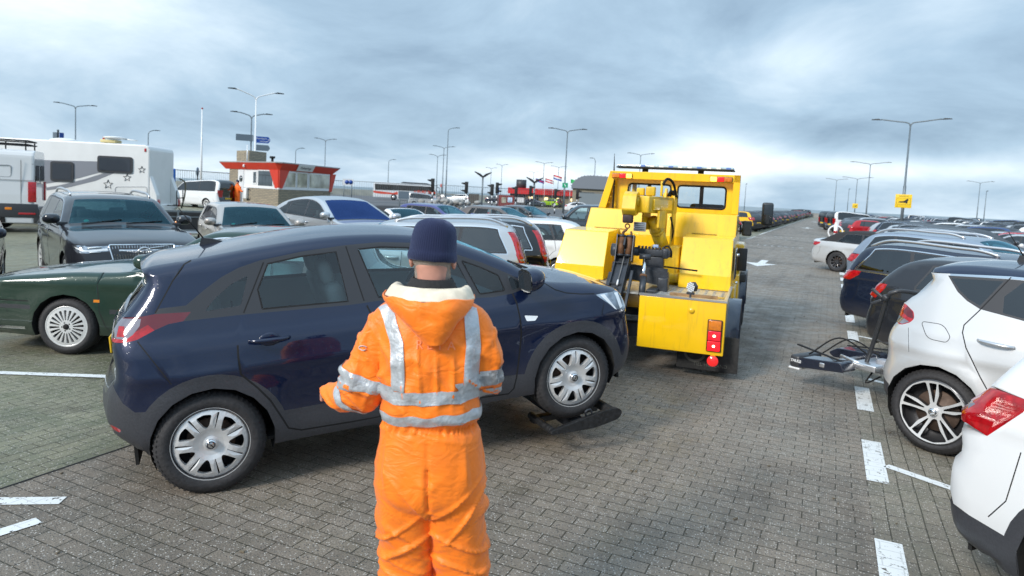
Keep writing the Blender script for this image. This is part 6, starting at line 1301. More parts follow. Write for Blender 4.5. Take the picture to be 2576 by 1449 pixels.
def armbody(A): 
    v,f=loft(smooth_secs([(c,a*.6,b_*.6) for c,a,b_ in A]),18); m.add(v,f,M_SKIN)
armbody(armL); armbody(armR)
for (w0,dr,s) in ((Vector((-.445,.16,1.128)),Vector((-.35,.90,-.15)).normalized(),-1),(Vector((.15,.27,1.27)),Vector((-.40,.88,.1)).normalized(),1)):
    sd_=dr.cross(Vector((0,0,1))).normalized(); up_=sd_.cross(dr)
    v,f=loft([(w0-dr*.03,.028,.024),(w0+dr*.02,.034,.022),(w0+dr*.06,.042,.020),(w0+dr*.095,.040,.018)],18); m.add(v,f,M_SKIN)
    for k,(off,L_) in enumerate(((-.030,.068),(-.010,.078),(.011,.074),(.030,.058))):
        b0=w0+dr*.09+sd_*off; m.tube([b0,b0+dr*L_*.45-up_*.006,b0+dr*L_*.72-up_*.028,b0+dr*L_*.75-up_*.052],[.0105,.0098,.009,.008],M_SKIN,10)
    b0=w0+dr*.03-sd_*s*.035; m.tube([b0,b0+dr*.03-sd_*s*.022-up_*.012,b0+dr*.06-sd_*s*.02-up_*.03],[.012,.0105,.009],M_SKIN,10)
me=fuse('body',m,.0058,4); me.materials.clear(); me.materials.append(M_SKIN); me.polygons.foreach_set('use_smooth',[True]*len(me.polygons)); bd=bpy.data.objects.new('body',me); link(bd,man)
m=MB()
for s in (-1,1): m.ell((s*.031,.122,1.775),(.013,.008,.009),M_WHITE,12,8); m.ell((s*.031,.129,1.775),(.006,.003,.006),M_GAP,8,6)
m.build('eyes',bd)
m=MB(); v=[];f=[]; seg=40; rows=5
for i in range(rows+1):
    z=1.655+i*.022; 
    for k in range(seg+1): a=PI+PI*.02+PI*.96*k/seg; r_=1.035 if z>1.70 else .93; v.append((.0765*r_*math.cos(a),.028+.094*r_*math.sin(a)*(.80 if z<1.70 else 1),z))
for i in range(rows):
    for k in range(seg): f.append([i*(seg+1)+k,i*(seg+1)+k+1,(i+1)*(seg+1)+k+1,(i+1)*(seg+1)+k])
m.add(v,f,M_HAIR,True); m.build('hair',bd,fixn=False)
# knitted hat, origin on its own axis so that the ribs run round it
m=MB(); prof=[(.0,.150),(.028,.152),(.052,.144),(.068,.125),(.078,.098),(.083,.06),(.086,.02),(.0865,-.01),(.090,-.016),(.0925,-.03),(.0915,-.052),(.086,-.058)]
v=[];seg=64
for k in range(seg):
    a=2*PI*k/seg
    for r_,z in prof:
        w_=1+.03*noise.noise(Vector((math.cos(a)*1.6,math.sin(a)*1.6,z*14)))+ (.05*math.sin(a*4+.6)*(max(0,z-.09)/.06))
        zz=z-.012*max(0,math.cos(a*2+.4))*max(0,(z-.11)/.04)+.004*noise.noise(Vector((math.cos(a)*3,math.sin(a)*3,z*20)))
        v.append((r_*w_*math.cos(a)*.98,r_*w_*math.sin(a)*1.17,zz))
n=len(prof); f=[[k*n+i,((k+1)%seg)*n+i,((k+1)%seg)*n+i+1,k*n+i+1] for k in range(seg) for i in range(n-1)]
m.add(v,f,M_KNIT,True); hat=m.build('knitted_hat',man); hat.location=(.002,.028,1.768); hat.scale=(1.09,1.05,.80); hat.rotation_euler=(R_(-4),R_(3),0)
sb=hat.modifiers.new('s','SUBSURF'); sb.levels=1; sb.render_levels=1
# dark collar, pale hood lining and orange hood hanging on the back
M_COLL=pbr('black_collar',(.018,.017,.018),.85,bump=.3,scale=60); M_LIN=pbr('pale_hood_lining',(.80,.68,.52),.6,mottle=.22,scale=14,bump=.3)
def band(name,mat,rows_,parent,seg=48,a0=0,a1=2*PI,wob=.004,thick=.003):
    """rows: list of (z, rx, ry, cx, cy)"""
    v=[];f=[]; full=abs(a1-a0-2*PI)<1e-6; ns=seg if full else seg+1
    for (z,rx,ry,cx_,cy_) in rows_:
        for k in range(ns):
            a=a0+(a1-a0)*k/seg; w_=1+wob/.1*noise.noise(Vector((math.cos(a)*3,math.sin(a)*3,z*22))); zz=z(a) if callable(z) else z
            v.append((cx_+rx*w_*math.cos(a),cy_+ry*w_*math.sin(a),zz)) 
    for i in range(len(rows_)-1):
        for k in range(seg): f.append([i*ns+k,i*ns+(k+1)%ns,(i+1)*ns+(k+1)%ns,(i+1)*ns+k])
    mm=MB(); mm.add(v,f,mat,True); o=mm.build(name,parent,fixn=False); so=o.modifiers.new('t','SOLIDIFY'); so.thickness=thick; sb=o.modifiers.new('s','SUBSURF'); sb.levels=1; sb.render_levels=1; return o
band('collar',M_COLL,[(1.575,.125,.115,-.005,.005),(1.61,.105,.100,-.003,.0),(1.645,.088,.088,0,.0),(1.662,.078,.080,0,.005),(1.655,.072,.075,0,.008)],man,thick=.004)
# hood: a bag laid on the upper back
def zf(z0,dz): return lambda a: z0-dz*max(0,-math.sin(a))
G_=[(1.605,.112,.105,0,-.01),(1.640,.130,.120,0,-.022),(1.632,.150,.142,0,-.035),(1.590,.170,.162,0,-.045)]
v=[];f=[];seg=56
rows_=[]
for i,(z,rx,ry,cx_,cy_) in enumerate(G_): rows_.append((z,rx,ry,cx_,cy_))
o=band('hood_lining',M_LIN,rows_,man,a0=PI*.94,a1=PI*2.06,wob=.006)
v=[];f=[]; nr=14; seg=44
for i in range(nr+1):
    t_=i/nr
    for k in range(seg+1):
        u=k/seg; a=PI*.93+PI*1.14*u; s_=max(0,-math.sin(a)); 
        drop=.125*t_*(s_**1.6)+.045*t_; rx=.172+.012*math.sin(t_*PI)-.035*t_*t_; ry=.160+.022*math.sin(min(t_*1.1,1)*PI)*s_-.004*t_
        q=noise.noise(Vector((u*7,t_*3,2)))*.009-abs(noise.noise(Vector((u*11,t_*4,5))))*.012
        tuck=1-.55*t_**2*(1-s_**.7)
        v.append(((rx*math.cos(a))*tuck*(1-.30*t_**3)+.035*t_*s_-.006,-.045+(ry+q)*math.sin(a),1.600-drop+q+.006*math.cos(u*PI*6)*(1-t_)))
for i in range(nr):
    for k in range(seg): f.append([i*(seg+1)+k,i*(seg+1)+k+1,(i+1)*(seg+1)+k+1,(i+1)*(seg+1)+k])
m=MB(); m.add(v,f,M_HIVIS,True); hd=m.build('hood',man,fixn=False); so=hd.modifiers.new('t','SOLIDIFY'); so.thickness=.004; sb=hd.modifiers.new('s','SUBSURF'); sb.levels=1; sb.render_levels=1
# reflective tape shrunk on to the cloth
from mathutils.bvhtree import BVHTree
bm_=bmesh.new(); bm_.from_mesh(cv.data); BV=BVHTree.FromBMesh(bm_); bm_.free()
def drape(name,grid,off=.0035,thick=0):
    """grid of (origin, direction) rays -> quad sheet lying on the cloth"""
    v=[];ok=[];
    for row in grid:
        for (o_,d_) in row:
            h=BV.ray_cast(Vector(o_),Vector(d_).normalized()); 
            if h[0] is None: v.append(Vector(o_)); ok.append(False)
            else: v.append(h[0]+h[1]*off); ok.append(True)
    nc=len(grid[0]); f=[]
    for i in range(len(grid)-1):
        for k in range(nc-1):
            q=[i*nc+k,i*nc+k+1,(i+1)*nc+k+1,(i+1)*nc+k]
            if all(ok[j] for j in q) and max((v[q[a_]]-v[q[(a_+1)%4]]).length for a_ in range(4))<.09: f.append(q)
    mm=MB(); mm.add(v,f,M_REFL,True); return mm.build(name,man,fixn=False)
def ringband(name,c,axis,u,z0,z1,seg=90,a0=0,a1=2*PI,out=.5,n=6,wav=0,tiltx=0):
    axis=Vector(axis).normalized(); u=Vector(u).normalized(); w_=axis.cross(u); g=[]
    for i in range(n+1):
        row=[]
        for k in range(seg+1):
            a=a0+(a1-a0)*k/seg; d=u*math.cos(a)+w_*math.sin(a); zz=z0+(z1-z0)*i/n+wav*math.sin(a*9)+tiltx*math.cos(a); o_=Vector(c)+axis*zz+d*out; row.append((o_,-d))
        g.append(row)
    return drape(name,g)
ringband('reflective_band',(-.003,0,0),(0,0,1),(1,0,0),1.200,1.250,out=.205,wav=.002,tiltx=.010)
ringband('reflective_band',(-.004,0,0),(0,0,1),(1,0,0),1.116,1.156,out=.215,wav=.004,tiltx=.014)
for p,ax_,wd,oo in (((-.272,0,1.250),(.33,0,1),.052,.115),((-.325,.045,1.165),(.75,-.45,.75),.045,.10),((.201,.02,1.285),(-.12,0,1),.060,.10),((.185,.15,1.255),(.1,-1,.1),.04,.09)):
    ax_=Vector(ax_).normalized(); uu=Vector((1 if p[0]>0 else -1,0,0)); uu=(uu-ax_*uu.dot(ax_)).normalized(); ringband('reflective_band',p,ax_,uu,-wd/2,wd/2,seg=60,out=oo)
for s,x0_,x1_ in ((-1,-.155,-.085),(1,.150,.175)):
    for side_ in (-1,):
        g=[]
        for i in range(27):
            z=1.245+(1.60-1.245)*i/26; xc=(-.105 if s<0 else .165)+(.0 if z<1.42 else (-.045*s*-1)*((z-1.42)/.16) * (1 if s<0 else -1)*.9)
            xc=np.interp(z,[1.21,1.36,1.43,1.52,1.58],[-.112,-.112,-.118,-.158,-.178]) if s<0 else np.interp(z,[1.21,1.33,1.42,1.53,1.58],[.158,.160,.168,.158,.150])
            row=[]
            for k in range(7):
                x=xc+(k/6-.5)*.052; zz=z+(.25*(x-xc) if s<0 else -.1*(x-xc)) if z>1.42 else z
                d=Vector((0,1,-.0)) if zz<1.50 else Vector((0,1,-(zz-1.50)*12)); row.append(((x,-.5,zz+ (0 if zz<1.5 else (zz-1.5)*12*.42)),d))
            g.append(row)
        drape('reflective_brace',g)
M_FADE=pbr('faded_back_print',(1.0,.30,.12),.55); mm=face_M((.01,-.1785,1.475),(1,0,0),(0,0,1))
def draped_text(name,txt,size,mat,c,parent,off=.003,track=1.0):
    o=text_mesh(name,txt,size,mat,Matrix(),None,ext=0.0); me=o.data
    b_=bmesh.new(); b_.from_mesh(me); bmesh.ops.triangulate(b_,faces=b_.faces[:]); bmesh.ops.subdivide_edges(b_,edges=b_.edges[:],cuts=1); 
    for v_ in b_.verts:
        o_=Vector((c[0]+v_.co.x*track,-.5,c[1]+v_.co.y)); h=BV.ray_cast(o_,Vector((0,1,0))); v_.co=(h[0]+Vector((0,-off,0))) if h[0] is not None else o_
    b_.to_mesh(me); b_.free(); o.parent=parent; return o
draped_text('back_print','R E Y A',.046,M_FADE,(.03,1.425),cv)
M_EMB=pbr('sleeve_emblem_grey',(.55,.5,.5),.5); M_EMR=pbr('sleeve_emblem_red',(.7,.05,.02),.5)
m=MB(); pts=[]
for a in np.linspace(.2,2*PI-.5,18):
    o_=Vector((-.258+.015*math.cos(a),-.4,1.385+.008*math.sin(a))); h=BV.ray_cast(o_,Vector((0,1,0))); 
    if h[0] is not None: pts.append(h[0]+Vector((0,-.003,0)))
if len(pts)>3: m.tube(pts,.0022,M_EMB,5); m.build('emblem',cv)
m=MB(); 
for s in (-1,1):
    kx=-.118 if s<0 else .108; v,f=loft(smooth_secs([((kx,-.03,.13),.06,.07),((kx,-.01,.07),.055,.09),((kx,.04,.045),.052,.14),((kx,.05,.0),.052,.15)]),20); mm_=MB(); mm_.add(v,f,M_BLACKP,True); mm_.build('boot',man)

def shear_all(o):
    for c in [q for q in bpy.data.objects if q.parent==o]:
        if c.type=='MESH' and c.name!=hat.name and c.data.name not in DONE_:
            DONE_.add(c.data.name); n_=len(c.data.vertices); a_=np.empty(n_*3); c.data.vertices.foreach_get('co',a_); a_=a_.reshape(-1,3); a_[:,0]+=(1.75-a_[:,2])*.050; c.data.vertices.foreach_set('co',a_.ravel()); c.data.update()
        shear_all(c)
DONE_=set(); shear_all(man)
# ------------------------------------------------------------------ parked cars by hand
def put(spec,name,pm,label,ref,local,yaw,cat='car',**kw):
    """place a car so that the point `local` (x, y) of it stands over the world point ref"""
    a=R_(yaw); c,s=math.cos(a),math.sin(a); loc=(ref[0]-(local[0]*c-local[1]*s),ref[1]-(local[0]*s+local[1]*c),0)
    r,_=car(spec,name,pm,label,cat,loc,a,**kw); return r
XC=put('suv','parked_suv',P_CHARC,'dark charcoal suv with a vertical bar chrome grille facing the camera beside the motorhome',(-9.75,7.25),(3.67,0),-24,h=.075,extras=('rails','wipers'),style='seven',rr=.25)
FO=put('hatch','parked_hatchback',P_BEIGE,'champagne silver hatchback facing the camera behind the green saloon',at(648,569,1.0),(2.10,0),-32,h=.08,extras=('wipers',),rr=.2)
put('fastback','parked_coupe',P_LSILV,'light silver fastback with a blue tinted windscreen',atr(922,17.6),(2.66,0),-20,h=.09,mats={'screen':G_BLUE},extras=('chromeh',))
put('convertible','parked_convertible',P_WHITE,'white convertible with a black soft top beside the light silver fastback',at(1048,553,.98),(2.0,0),-14,h=.10)
put('hatch','parked_hatchback',P_PURP,'purple blue hatchback in the second row behind the white convertible',at(1160,547,1.0),(2.1,0),-4,h=.10)
put('hatch','parked_hatchback',P_BROWN,'grey brown hatchback to the right of the purple blue one',at(1315,552,.98),(2.1,0),-2,h=.10)
put('sedan','parked_saloon',P_ANTH,'dark grey saloon behind the grey brown hatchback',at(1360,541,.98),(2.0,0),-8,h=.10)
put('estate_v','parked_estate',P_LSILV,'silver estate car with tall red rear lamps behind the towed crossover',at(1320,648,.95),(-1.05,.80),206,h=.08,extras=('rails',))
put('estate_v','parked_estate',P_BLACK,'black estate car with tall red rear lamps next to the silver estate',at(1378,640,.93),(-1.05,.80),206,h=.08,extras=('rails',))
put('hatch','parked_hatchback',P_WHITE,'white hatchback half hidden behind the yellow tow truck',at(1490,612,1.0),(-.70,.80),200,h=.10)
put('bigsuv_old','parked_suv',P_DGREY,'dark blue grey boxy suv in front of the domed terminal',at(1415,551,1.12),(1.95,0),196,h=.10)
put('hatch_dark','parked_hatchback',P_DNAVY,'navy hatchback of which only the mirror and front wheel reach the left edge',at(20,598,1.02),(2.03,1.10),-33,h=.10)
# right-hand row, heading away from the lane at 30 degrees
put('hatch_dark','parked_hatchback',P_CHARC,'black hatchback parked behind the silver white one with the dark roof',at(2212,735,.93),(-.62,-.72),-30,h=.08,style='seven')
put('estate','parked_estate',P_DNAVY,'navy estate car with a chrome window outline in the right row',at(2130,690,.93),(-.98,-.78),-30,h=.08,extras=('rails',))
put('suv','parked_estate',P_BLUEG,'pale blue silver estate car with roof rails in the right row',at(2135,652,.98),(-.85,-.78),-30,h=.09,extras=('rails','fin'))
put('convertible','parked_convertible',P_SILV,'white silver convertible with a black roof and black wheels in the right row',(.28,24.7),(.0,-.88),-30,h=.09,style='dark10')
# ------------------------------------------------------------------ small versions for the far rows
LOD={}
FLAT={'glass':M_DGLASS,'tint':M_DGLASS,'screen':pbr('far_windscreen',(.10,.14,.16),.03,0,1.0)}
def far_proto(spec,nm,cat):
    sp=S_(spec); r=empty(nm,(0,0,0),0,'x',cat); MM={'paint':P_BLACK}; MM.update(FLAT)
    B_,res=make_shell(r,sp,MM,.16)
    first=None; R=sp['R']
    for x in (0,sp['wb']):
        for sd in (-1,1):
            mb=MB(); mb.lathe([(R*.62,-.02),(R*.66,.0),(R*.95,-.005),(R,-.04),(R,-.18)],M_TYRE,18); mb.lathe([(0,-.03),(R*.60,-.015),(R*.64,-.01)],M_SILVER,18)
            if first is None: o=mb.build('wheel',r); first=o
            else: o=first.copy(); COL.objects.link(o); o.parent=r
            o.location=(x,sd*(sp['w']/2-.02),R); o.rotation_euler=(0,0,0 if sd>0 else PI)
    ym=float(B_.W0(np.array([sp['dash']+.3]),np.array([sp['cowlz']+.1]))[0])
    for sd in (-1,1): mb=MB(); mb.ell((sp['dash']+.32,sd*(ym+.12),sp['cowlz']+.10),(.08,.12,.085),P_BLACK,10,6); mb.build('mirror',r)
    zp=.72 if spec in('suv','suvclad','van','estate') else .60; xr_=float(B_.wrap(np.array([[B_.Sr(zp),0.0]]))[0][0,0]); mb=MB(); mb.box((xr_-.012,0,zp),(.012,.52,.11),M_PLATE); mb.build('number_plate',r)
    LOD[spec]=r; return r
for sp_,nm,ct in (('hatch','parked_hatchback','car'),('estate','parked_estate','car'),('suv','parked_suv','car'),('suvclad','parked_crossover','car'),('sedan','parked_saloon','car'),('van','parked_van','van')): far_proto(sp_,nm,ct)
KIDS={}
for r in LOD.values(): KIDS.update(kids_of(r))
USED=set()
def far(spec,pm,label,group,x,y,yaw,cat=None,s=1.0):
    pr=LOD[spec]
    if spec not in USED: USED.add(spec); c=pr; objs=[pr]+list(KIDS[pr.name])
    else: c=copy_tree(pr); objs=[c]+[o for o in bpy.data.objects if o.parent==c] if False else [c]
    c.location=(x,y,0); c.rotation_euler=(0,0,yaw); c['label']=label; c['group']=group; c.scale=(s,s,s)
    return c
def copy_tree(o,parent=None,kids=None):
    c=o.copy(); COL.objects.link(c); c.parent=parent; c.matrix_parent_inverse=o.matrix_parent_inverse
    NEW.append(c)
    for ch in KIDS.get(o.name,()): copy_tree(ch,c)
    return c
NEW=[]
COLS=[('black',P_BLACK,5),('dark grey',P_ANTH,4),('navy',P_DNAVY,4),('silver',P_LSILV,4),('white',P_WHITE,3),('dark blue',paint('mid_blue',(.02,.05,.16),.4,.3),2),('pale blue',P_BLUEG,1),('red',P_RED,1),('beige',P_BEIGE,1)]
CW=[c for c in COLS for _ in range(c[2])]; KW=['hatch']*4+['estate']*4+['suv']*3+['suvclad']*2+['sedan']*2+['van']
KN={'hatch':'hatchback','estate':'estate car','suv':'suv','suvclad':'crossover','sedan':'saloon','van':'van'}
ORD=['first','second','third','fourth','fifth','sixth','seventh','eighth','ninth','tenth','eleventh','twelfth','thirteenth','fourteenth','fifteenth','sixteenth','seventeenth','eighteenth','nineteenth','twentieth']
def ordn(k): return ORD[k-1] if k<=20 else ('twenty ' if k<30 else 'thirty ' if k<40 else 'forty ' if k<50 else 'fifty ')+(ORD[k%10-1] if k%10 else 'last')
def place_far(spec,pm,label,group,x,y,yaw,s=1.0):
    NEW.clear(); first=spec not in USED
    c=far(spec,pm,label,group,x,y,yaw,None,s)
    objs=([c]+list(KIDS[c.name])) if first else list(NEW)
    for o in objs:
        if o.type!='MESH': continue
        for sl in o.material_slots:
            if sl.material and sl.material.name.startswith('paint_'): sl.link='OBJECT'; sl.material=pm
    return c
FIRST={}
def rowcars(rowname,group,x,ys,yaw,seed,fixed={},skip=.06,jit=.18,kinds=None,xo={}):
    rng=random.Random(seed); k=0
    for i,y in enumerate(ys):
        cn,pm,_=rng.choice(CW); kd=rng.choice(kinds or KW); 
        if rng.random()<skip and i not in fixed: continue
        if i in fixed: cn,pm,kd=fixed[i]
        k+=1
        sp=S_(kd); off=sp['xt'] if rowname[0]!='*' else sp['xn']; 
        place_far(kd,pm,f'{cn} {KN[kd]}, {ordn(k)} {rowname.strip("*")}',group,x+xo.get(i,0)-off*math.cos(yaw)+rng.uniform(-jit,jit)*(i not in xo),y-off*math.sin(yaw)+rng.uniform(-.12,.12),yaw+rng.uniform(-.02,.02))
W_=('white',P_WHITE);BK=('black',P_BLACK);NV=('navy',P_DNAVY);SL=('silver',P_LSILV);DG=('dark grey',P_ANTH)
A30=R_(30)
# order of making matters: the first car of each kind is the one its copies come from
rowcars('in the right row past the white silver convertible','cars in the right row nearer than the crossing',2.5,[28.6+3.08*k for k in range(7)],-A30,3,{0:(*DG,'suv'),1:(*NV,'estate'),2:(*DG,'suv'),3:(*SL,'estate'),4:(*NV,'suv'),5:(*DG,'sedan'),6:(*SL,'hatch')})
put_red=rowcars('in the right row beyond the crossing','cars in the right row beyond the crossing',.7,[53.2+3.35*k for k in range(41)],A30,11,{0:('red',P_RED,'hatch'),1:(*SL,'suv'),2:(*NV,'estate'),5:(*W_,'van'),7:(*BK,'van'),3:(*DG,'hatch'),4:(*BK,'hatch'),6:(*SL,'hatch')},xo={0:.15,1:.5,2:.5,3:.3,4:.3,5:-.75,7:-1.5})
rowcars('in the left kerb row beyond the tow truck','cars in the left kerb row',-5.1,[41.0,44.2],R_(200),5,{0:(*DG,'hatch'),1:(*BK,'hatch')})
rowcars('in the left kerb row beyond the crossing','cars in the left kerb row',-5.0,[57.5+3.35*k for k in range(41)],R_(150),8,{0:('yellow',P_YEL,'suvclad'),1:('dark grey',P_ANTH,'suvclad'),2:(*SL,'hatch'),3:('dark blue',paint('mid_blue',(0,0,0)),'hatch'),4:(*BK,'estate'),5:(*NV,'suv'),6:(*BK,'hatch'),7:(*NV,'suv'),8:(*BK,'suv'),9:('red',P_RED,'hatch'),34:(*BK,'van'),36:(*BK,'van'),38:(*BK,'van'),40:(*DG,'van')})
rowcars('*in the row facing the right row','cars nose to nose with the right row',5.3,[19.5+3.08*k for k in range(54)],R_(150),21,{0:(*SL,'hatch'),1:(*W_,'hatch'),2:(*SL,'sedan'),3:('red',P_RED,'sedan'),4:(*W_,'sedan'),5:(*SL,'hatch'),6:('red',P_RED,'estate')},kinds=['hatch','sedan','hatch','estate','suvclad'])
rowcars('in the third row on the right','cars in the third row on the right',15.4,[66+3.08*k for k in range(39)],-A30,31,{2:(*W_,'van'),9:(*W_,'suv')})
rowcars('*in the fourth row on the right','cars in the fourth row on the right',20.2,[92+3.08*k for k in range(31)],R_(150),41)
rowcars('in the fifth row on the right','cars in the fifth row on the right',30.5,[140+3.08*k for k in range(14)],-A30,51)
# left field seen between the second row and the terminal
for (nm_,sp_,px,py,zz,yw,lb) in (('silver',P_LSILV,1045,518,0,6,'silver compact van with many windows below the grey sign board'),):
    p=at(px,py,0); place_far('van',P_LSILV,lb,'cars near the traffic lights',p.x,p.y,R_(20),.82)
p=at(1172,514,0); place_far('suv',P_WHITE,'white suv with dark windows behind the purple blue hatchback','cars near the traffic lights',p.x,p.y,R_(185))
p=at(1125,510,0); place_far('sedan',P_LSILV,'pale silver saloon left of the white suv behind the traffic lights','cars near the traffic lights',p.x,p.y,R_(160))
p=at(1400,522,0); place_far('suvclad',P_LIME,'lime green car parked in front of the red roofed terminal shops','cars near the traffic lights',p.x,p.y,R_(165))
p=at(1330,518,0); place_far('sedan',P_BLUEG,'pale blue saloon behind the grey brown hatchback by the traffic lights','cars near the traffic lights',p.x,p.y,R_(10))
p=at(1370,510,0); place_far('hatch',P_DGREY,'small dark hatchback left of the lime green car','cars near the traffic lights',p.x,p.y,R_(10))
p=at(1440,535,0); place_far('sedan',P_WHITE,'white saloon just in front of the lime green car','cars near the traffic lights',p.x,p.y,R_(20))
p=at(1232,512,0); place_far('hatch',P_DNAVY,'small navy hatchback right of the white suv by the traffic lights','cars near the traffic lights',p.x,p.y,R_(10))
for k_,r in list(LOD.items()):
    if k_ not in USED:
        for o in list(KIDS[r.name])+[r]: bpy.data.objects.remove(o)
# ------------------------------------------------------------------ grille, badge and stickers of the charcoal suv
def front_at(Bx,z,y): # point on the nose at height z, side offset y
    S0=Bx.Sf(z); ye=float(np.interp(S0,Bx.S,Bx.ye)); p=Bx.wrap(np.array([[S0,y/ye*Bx.TS]]))[0][0]; return Vector(p)
def suv_front(root,Bx):
    m=MB(); P=rnd([(-.47,.885),(.47,.885),(.42,.66),(-.42,.66)],.03); pts=[front_at(Bx,z,y)+Vector((.012,0,0)) for y,z in P]; m.tube(pts+[pts[0]],.013,M_CHROME,8,caps=False)
    bk=MB(); 
    for k in range(23): y=-.42+.84*k/22; a=front_at(Bx,.872,y); b_=front_at(Bx,.675,y*.93); m.tube([a+Vector((.006,0,0)),b_+Vector((.006,0,0))],.0045,M_CHROME,5)
    c=front_at(Bx,.775,0)+Vector((.03,0,0)); m.tube([c+Vector((0,.085*math.cos(a),.085*math.sin(a))) for a in np.linspace(0,2*PI,26)],.012,M_CHROME,8,caps=False)
    m.tube([c+Vector((0,.07,.07)),front_at(Bx,.87,.36)+Vector((.02,0,0))],.008,M_CHROME,6); m.build('grille_surround',root)
    for sd in (-1,1):
        m=MB(); a=[front_at(Bx,.865,sd*y)+Vector((.008,0,0)) for y in (.56,.66,.76)]; m.tube(a,.010,M_DRL,6); a=[front_at(Bx,.80,sd*y)+Vector((.008,0,0)) for y in (.58,.68,.76)]; m.tube(a,.006,M_DRL,6); m.build('light_strip',root)
XB=Body(S_('suv'),.075); suv_front(XC,XB)
def sticker(root,spec,h=.08):
    Bx=Body(S_(spec),h); sp=S_(spec); Sx=Bx.Sx(sp['dash']+.30); 
    v=[];n=14
    for k in range(n): a=2*PI*k/n; p=Bx.wrap(np.array([[Sx+.035*math.cos(a),(-.66+.05*math.sin(a))*Bx.TS]]))[0][0]; v.append((p[0]-.004,p[1],p[2]-.012))
    m=MB(); m.add(v,[list(range(n))],M_GREEN); m.build('green_sticker',root,fixn=False)
sticker(XC,'suv'); sticker(FO,'hatch')
# ------------------------------------------------------------------ lamp posts
M_POLE=pbr('galvanised_pole',(.17,.20,.22),.5,.5,mottle=.1,scale=3); M_LHEAD=pbr('lamp_head_dark',(.035,.04,.045),.5)
def lamp_post(px,ytop,H,arms,az,label,arm=1.5,r=.09,dist=None,group='lamp posts round the car park',rise=.35,mat=None):
    p=at(px,ytop,H) if dist is None else atr(px,dist,0); root=empty('lamp_post',(p.x,p.y,0),R_(az),label,'lamp post',group)
    m=MB(); mt=mat or M_POLE; m.tube([(0,0,0),(0,0,H*.45),(0,0,H*.45+.02),(0,0,H-.25)],[r*1.25,r*1.15,r*.85,r*.6],mt,10); m.build('pole',root)
    for sx in ((-1,1) if arms==2 else (1,)):
        m=MB(); P=catmull([(0,0,H-.3),(sx*.12,0,H-.02),(sx*arm*.5,0,H+rise*.5),(sx*arm,0,H+rise)],.12); m.tube(P,[r*.5]*len(P),mt,8); m.build('arm',root)
        m=MB(); m.prism([(sx*(arm-.05),H+rise-.06),(sx*(arm+.2),H+rise+.06),(sx*(arm+.75),H+rise+.02),(sx*(arm+.78),H+rise-.03)],-.14,.14,M_LHEAD); m.build('lamp_head',root)
    return root
def facing(px): d=RW@np.array([px-1288,hor(px)-CYP,CF]); return math.degrees(math.atan2(d[1],d[0]))-90
LP=[(190,268,10,2,0,'twin armed lamp post behind the motorhome',1.5,None),(373,332,8,1,0,'single armed lamp post right of the motorhome roof hatch',.7,None),(640,245,9.5,2,8,'tall white twin armed lamp post behind the direction signs',1.6,66),(633,292,8.3,2,0,'twin armed lamp post that carries the direction signs',1.15,None),
 (819,353,10,2,0,'twin armed lamp post above the right end of the parking office',1.2,None),(744,376,8,1,0,'short single armed lamp post behind the parking office roof',.8,None),(978,404,8,1,0,'single armed lamp post behind the coach',.8,None),(1128,325,12,1,0,'tallest single armed lamp post beside the coach',1.1,None),
 (1117,372,10,2,0,'twin armed lamp post left of the tall single armed one',1.3,None),(1101,393,9,2,0,'smaller twin armed lamp post nearest the front of the coach',1.0,None),(1428,330,10,2,0,'twin armed lamp post carrying a green square sign',1.6,None),
 (1236,424,10,2,0,'distant twin armed lamp post left of the sky lit gap',1.1,None),(1263,416,10,2,0,'distant twin armed lamp post right of its neighbour above the traffic lights',1.0,None),(1369,411,10,2,0,'distant twin armed lamp post with a red and white flag beside it',1.5,None),(1406,421,10,2,0,'distant twin armed lamp post just left of the green signed one',1.5,None),
 (1498,402,9,1,180,'single armed lamp post in front of the domed terminal',.3,None),(1343,434,10,2,0,'faintest twin armed lamp post above the wing shaped lamp',1.0,None),(1612,390,10,2,0,'twin armed lamp post showing above the tow truck light bar',1.6,None),
 (2291,310,10,2,0,'nearest twin armed lamp post on the right with a yellow seal sign',2.3,None),(2190,413,10,2,0,'twin armed lamp post on the right second nearest',2.3,None),(2157,450,9,2,0,'twin armed lamp post on the right with a small yellow sign',2.2,None),(2105,453,10,2,0,'twin armed lamp post on the right beyond the white van',1.9,None),(2466,460,10,2,0,'twin armed lamp post at the far right edge of the car park',1.9,None)]
LO={}
for i,(px,yt,H_,n_,az,lb,arm,dist) in enumerate(LP):
    LO[i]=lamp_post(px,yt,H_,n_,facing(px)+az,lb,arm,.10 if i!=18 else .11,dist,mat=M_WHITE if i==2 else None,rise=.55 if i==2 else .3 if i<18 else .35)
for px,yt,lb in ((2136,475,'slender mast without arms beside the small yellow sign'),(2482,480,'slender mast right of the far right lamp post'),(1877,462,'slender mast rising beyond the tow truck mirror')):
    p=at(px,yt,9); r=empty('mast',(p.x,p.y,0),0,lb,'mast','slender masts'); m=MB(); m.tube([(0,0,0),(0,0,9)],[.11,.07],M_POLE,8); m.tube([(0,0,8.9),(.35,0,9.0)],.1,M_LHEAD,6); m.build('pole',r)
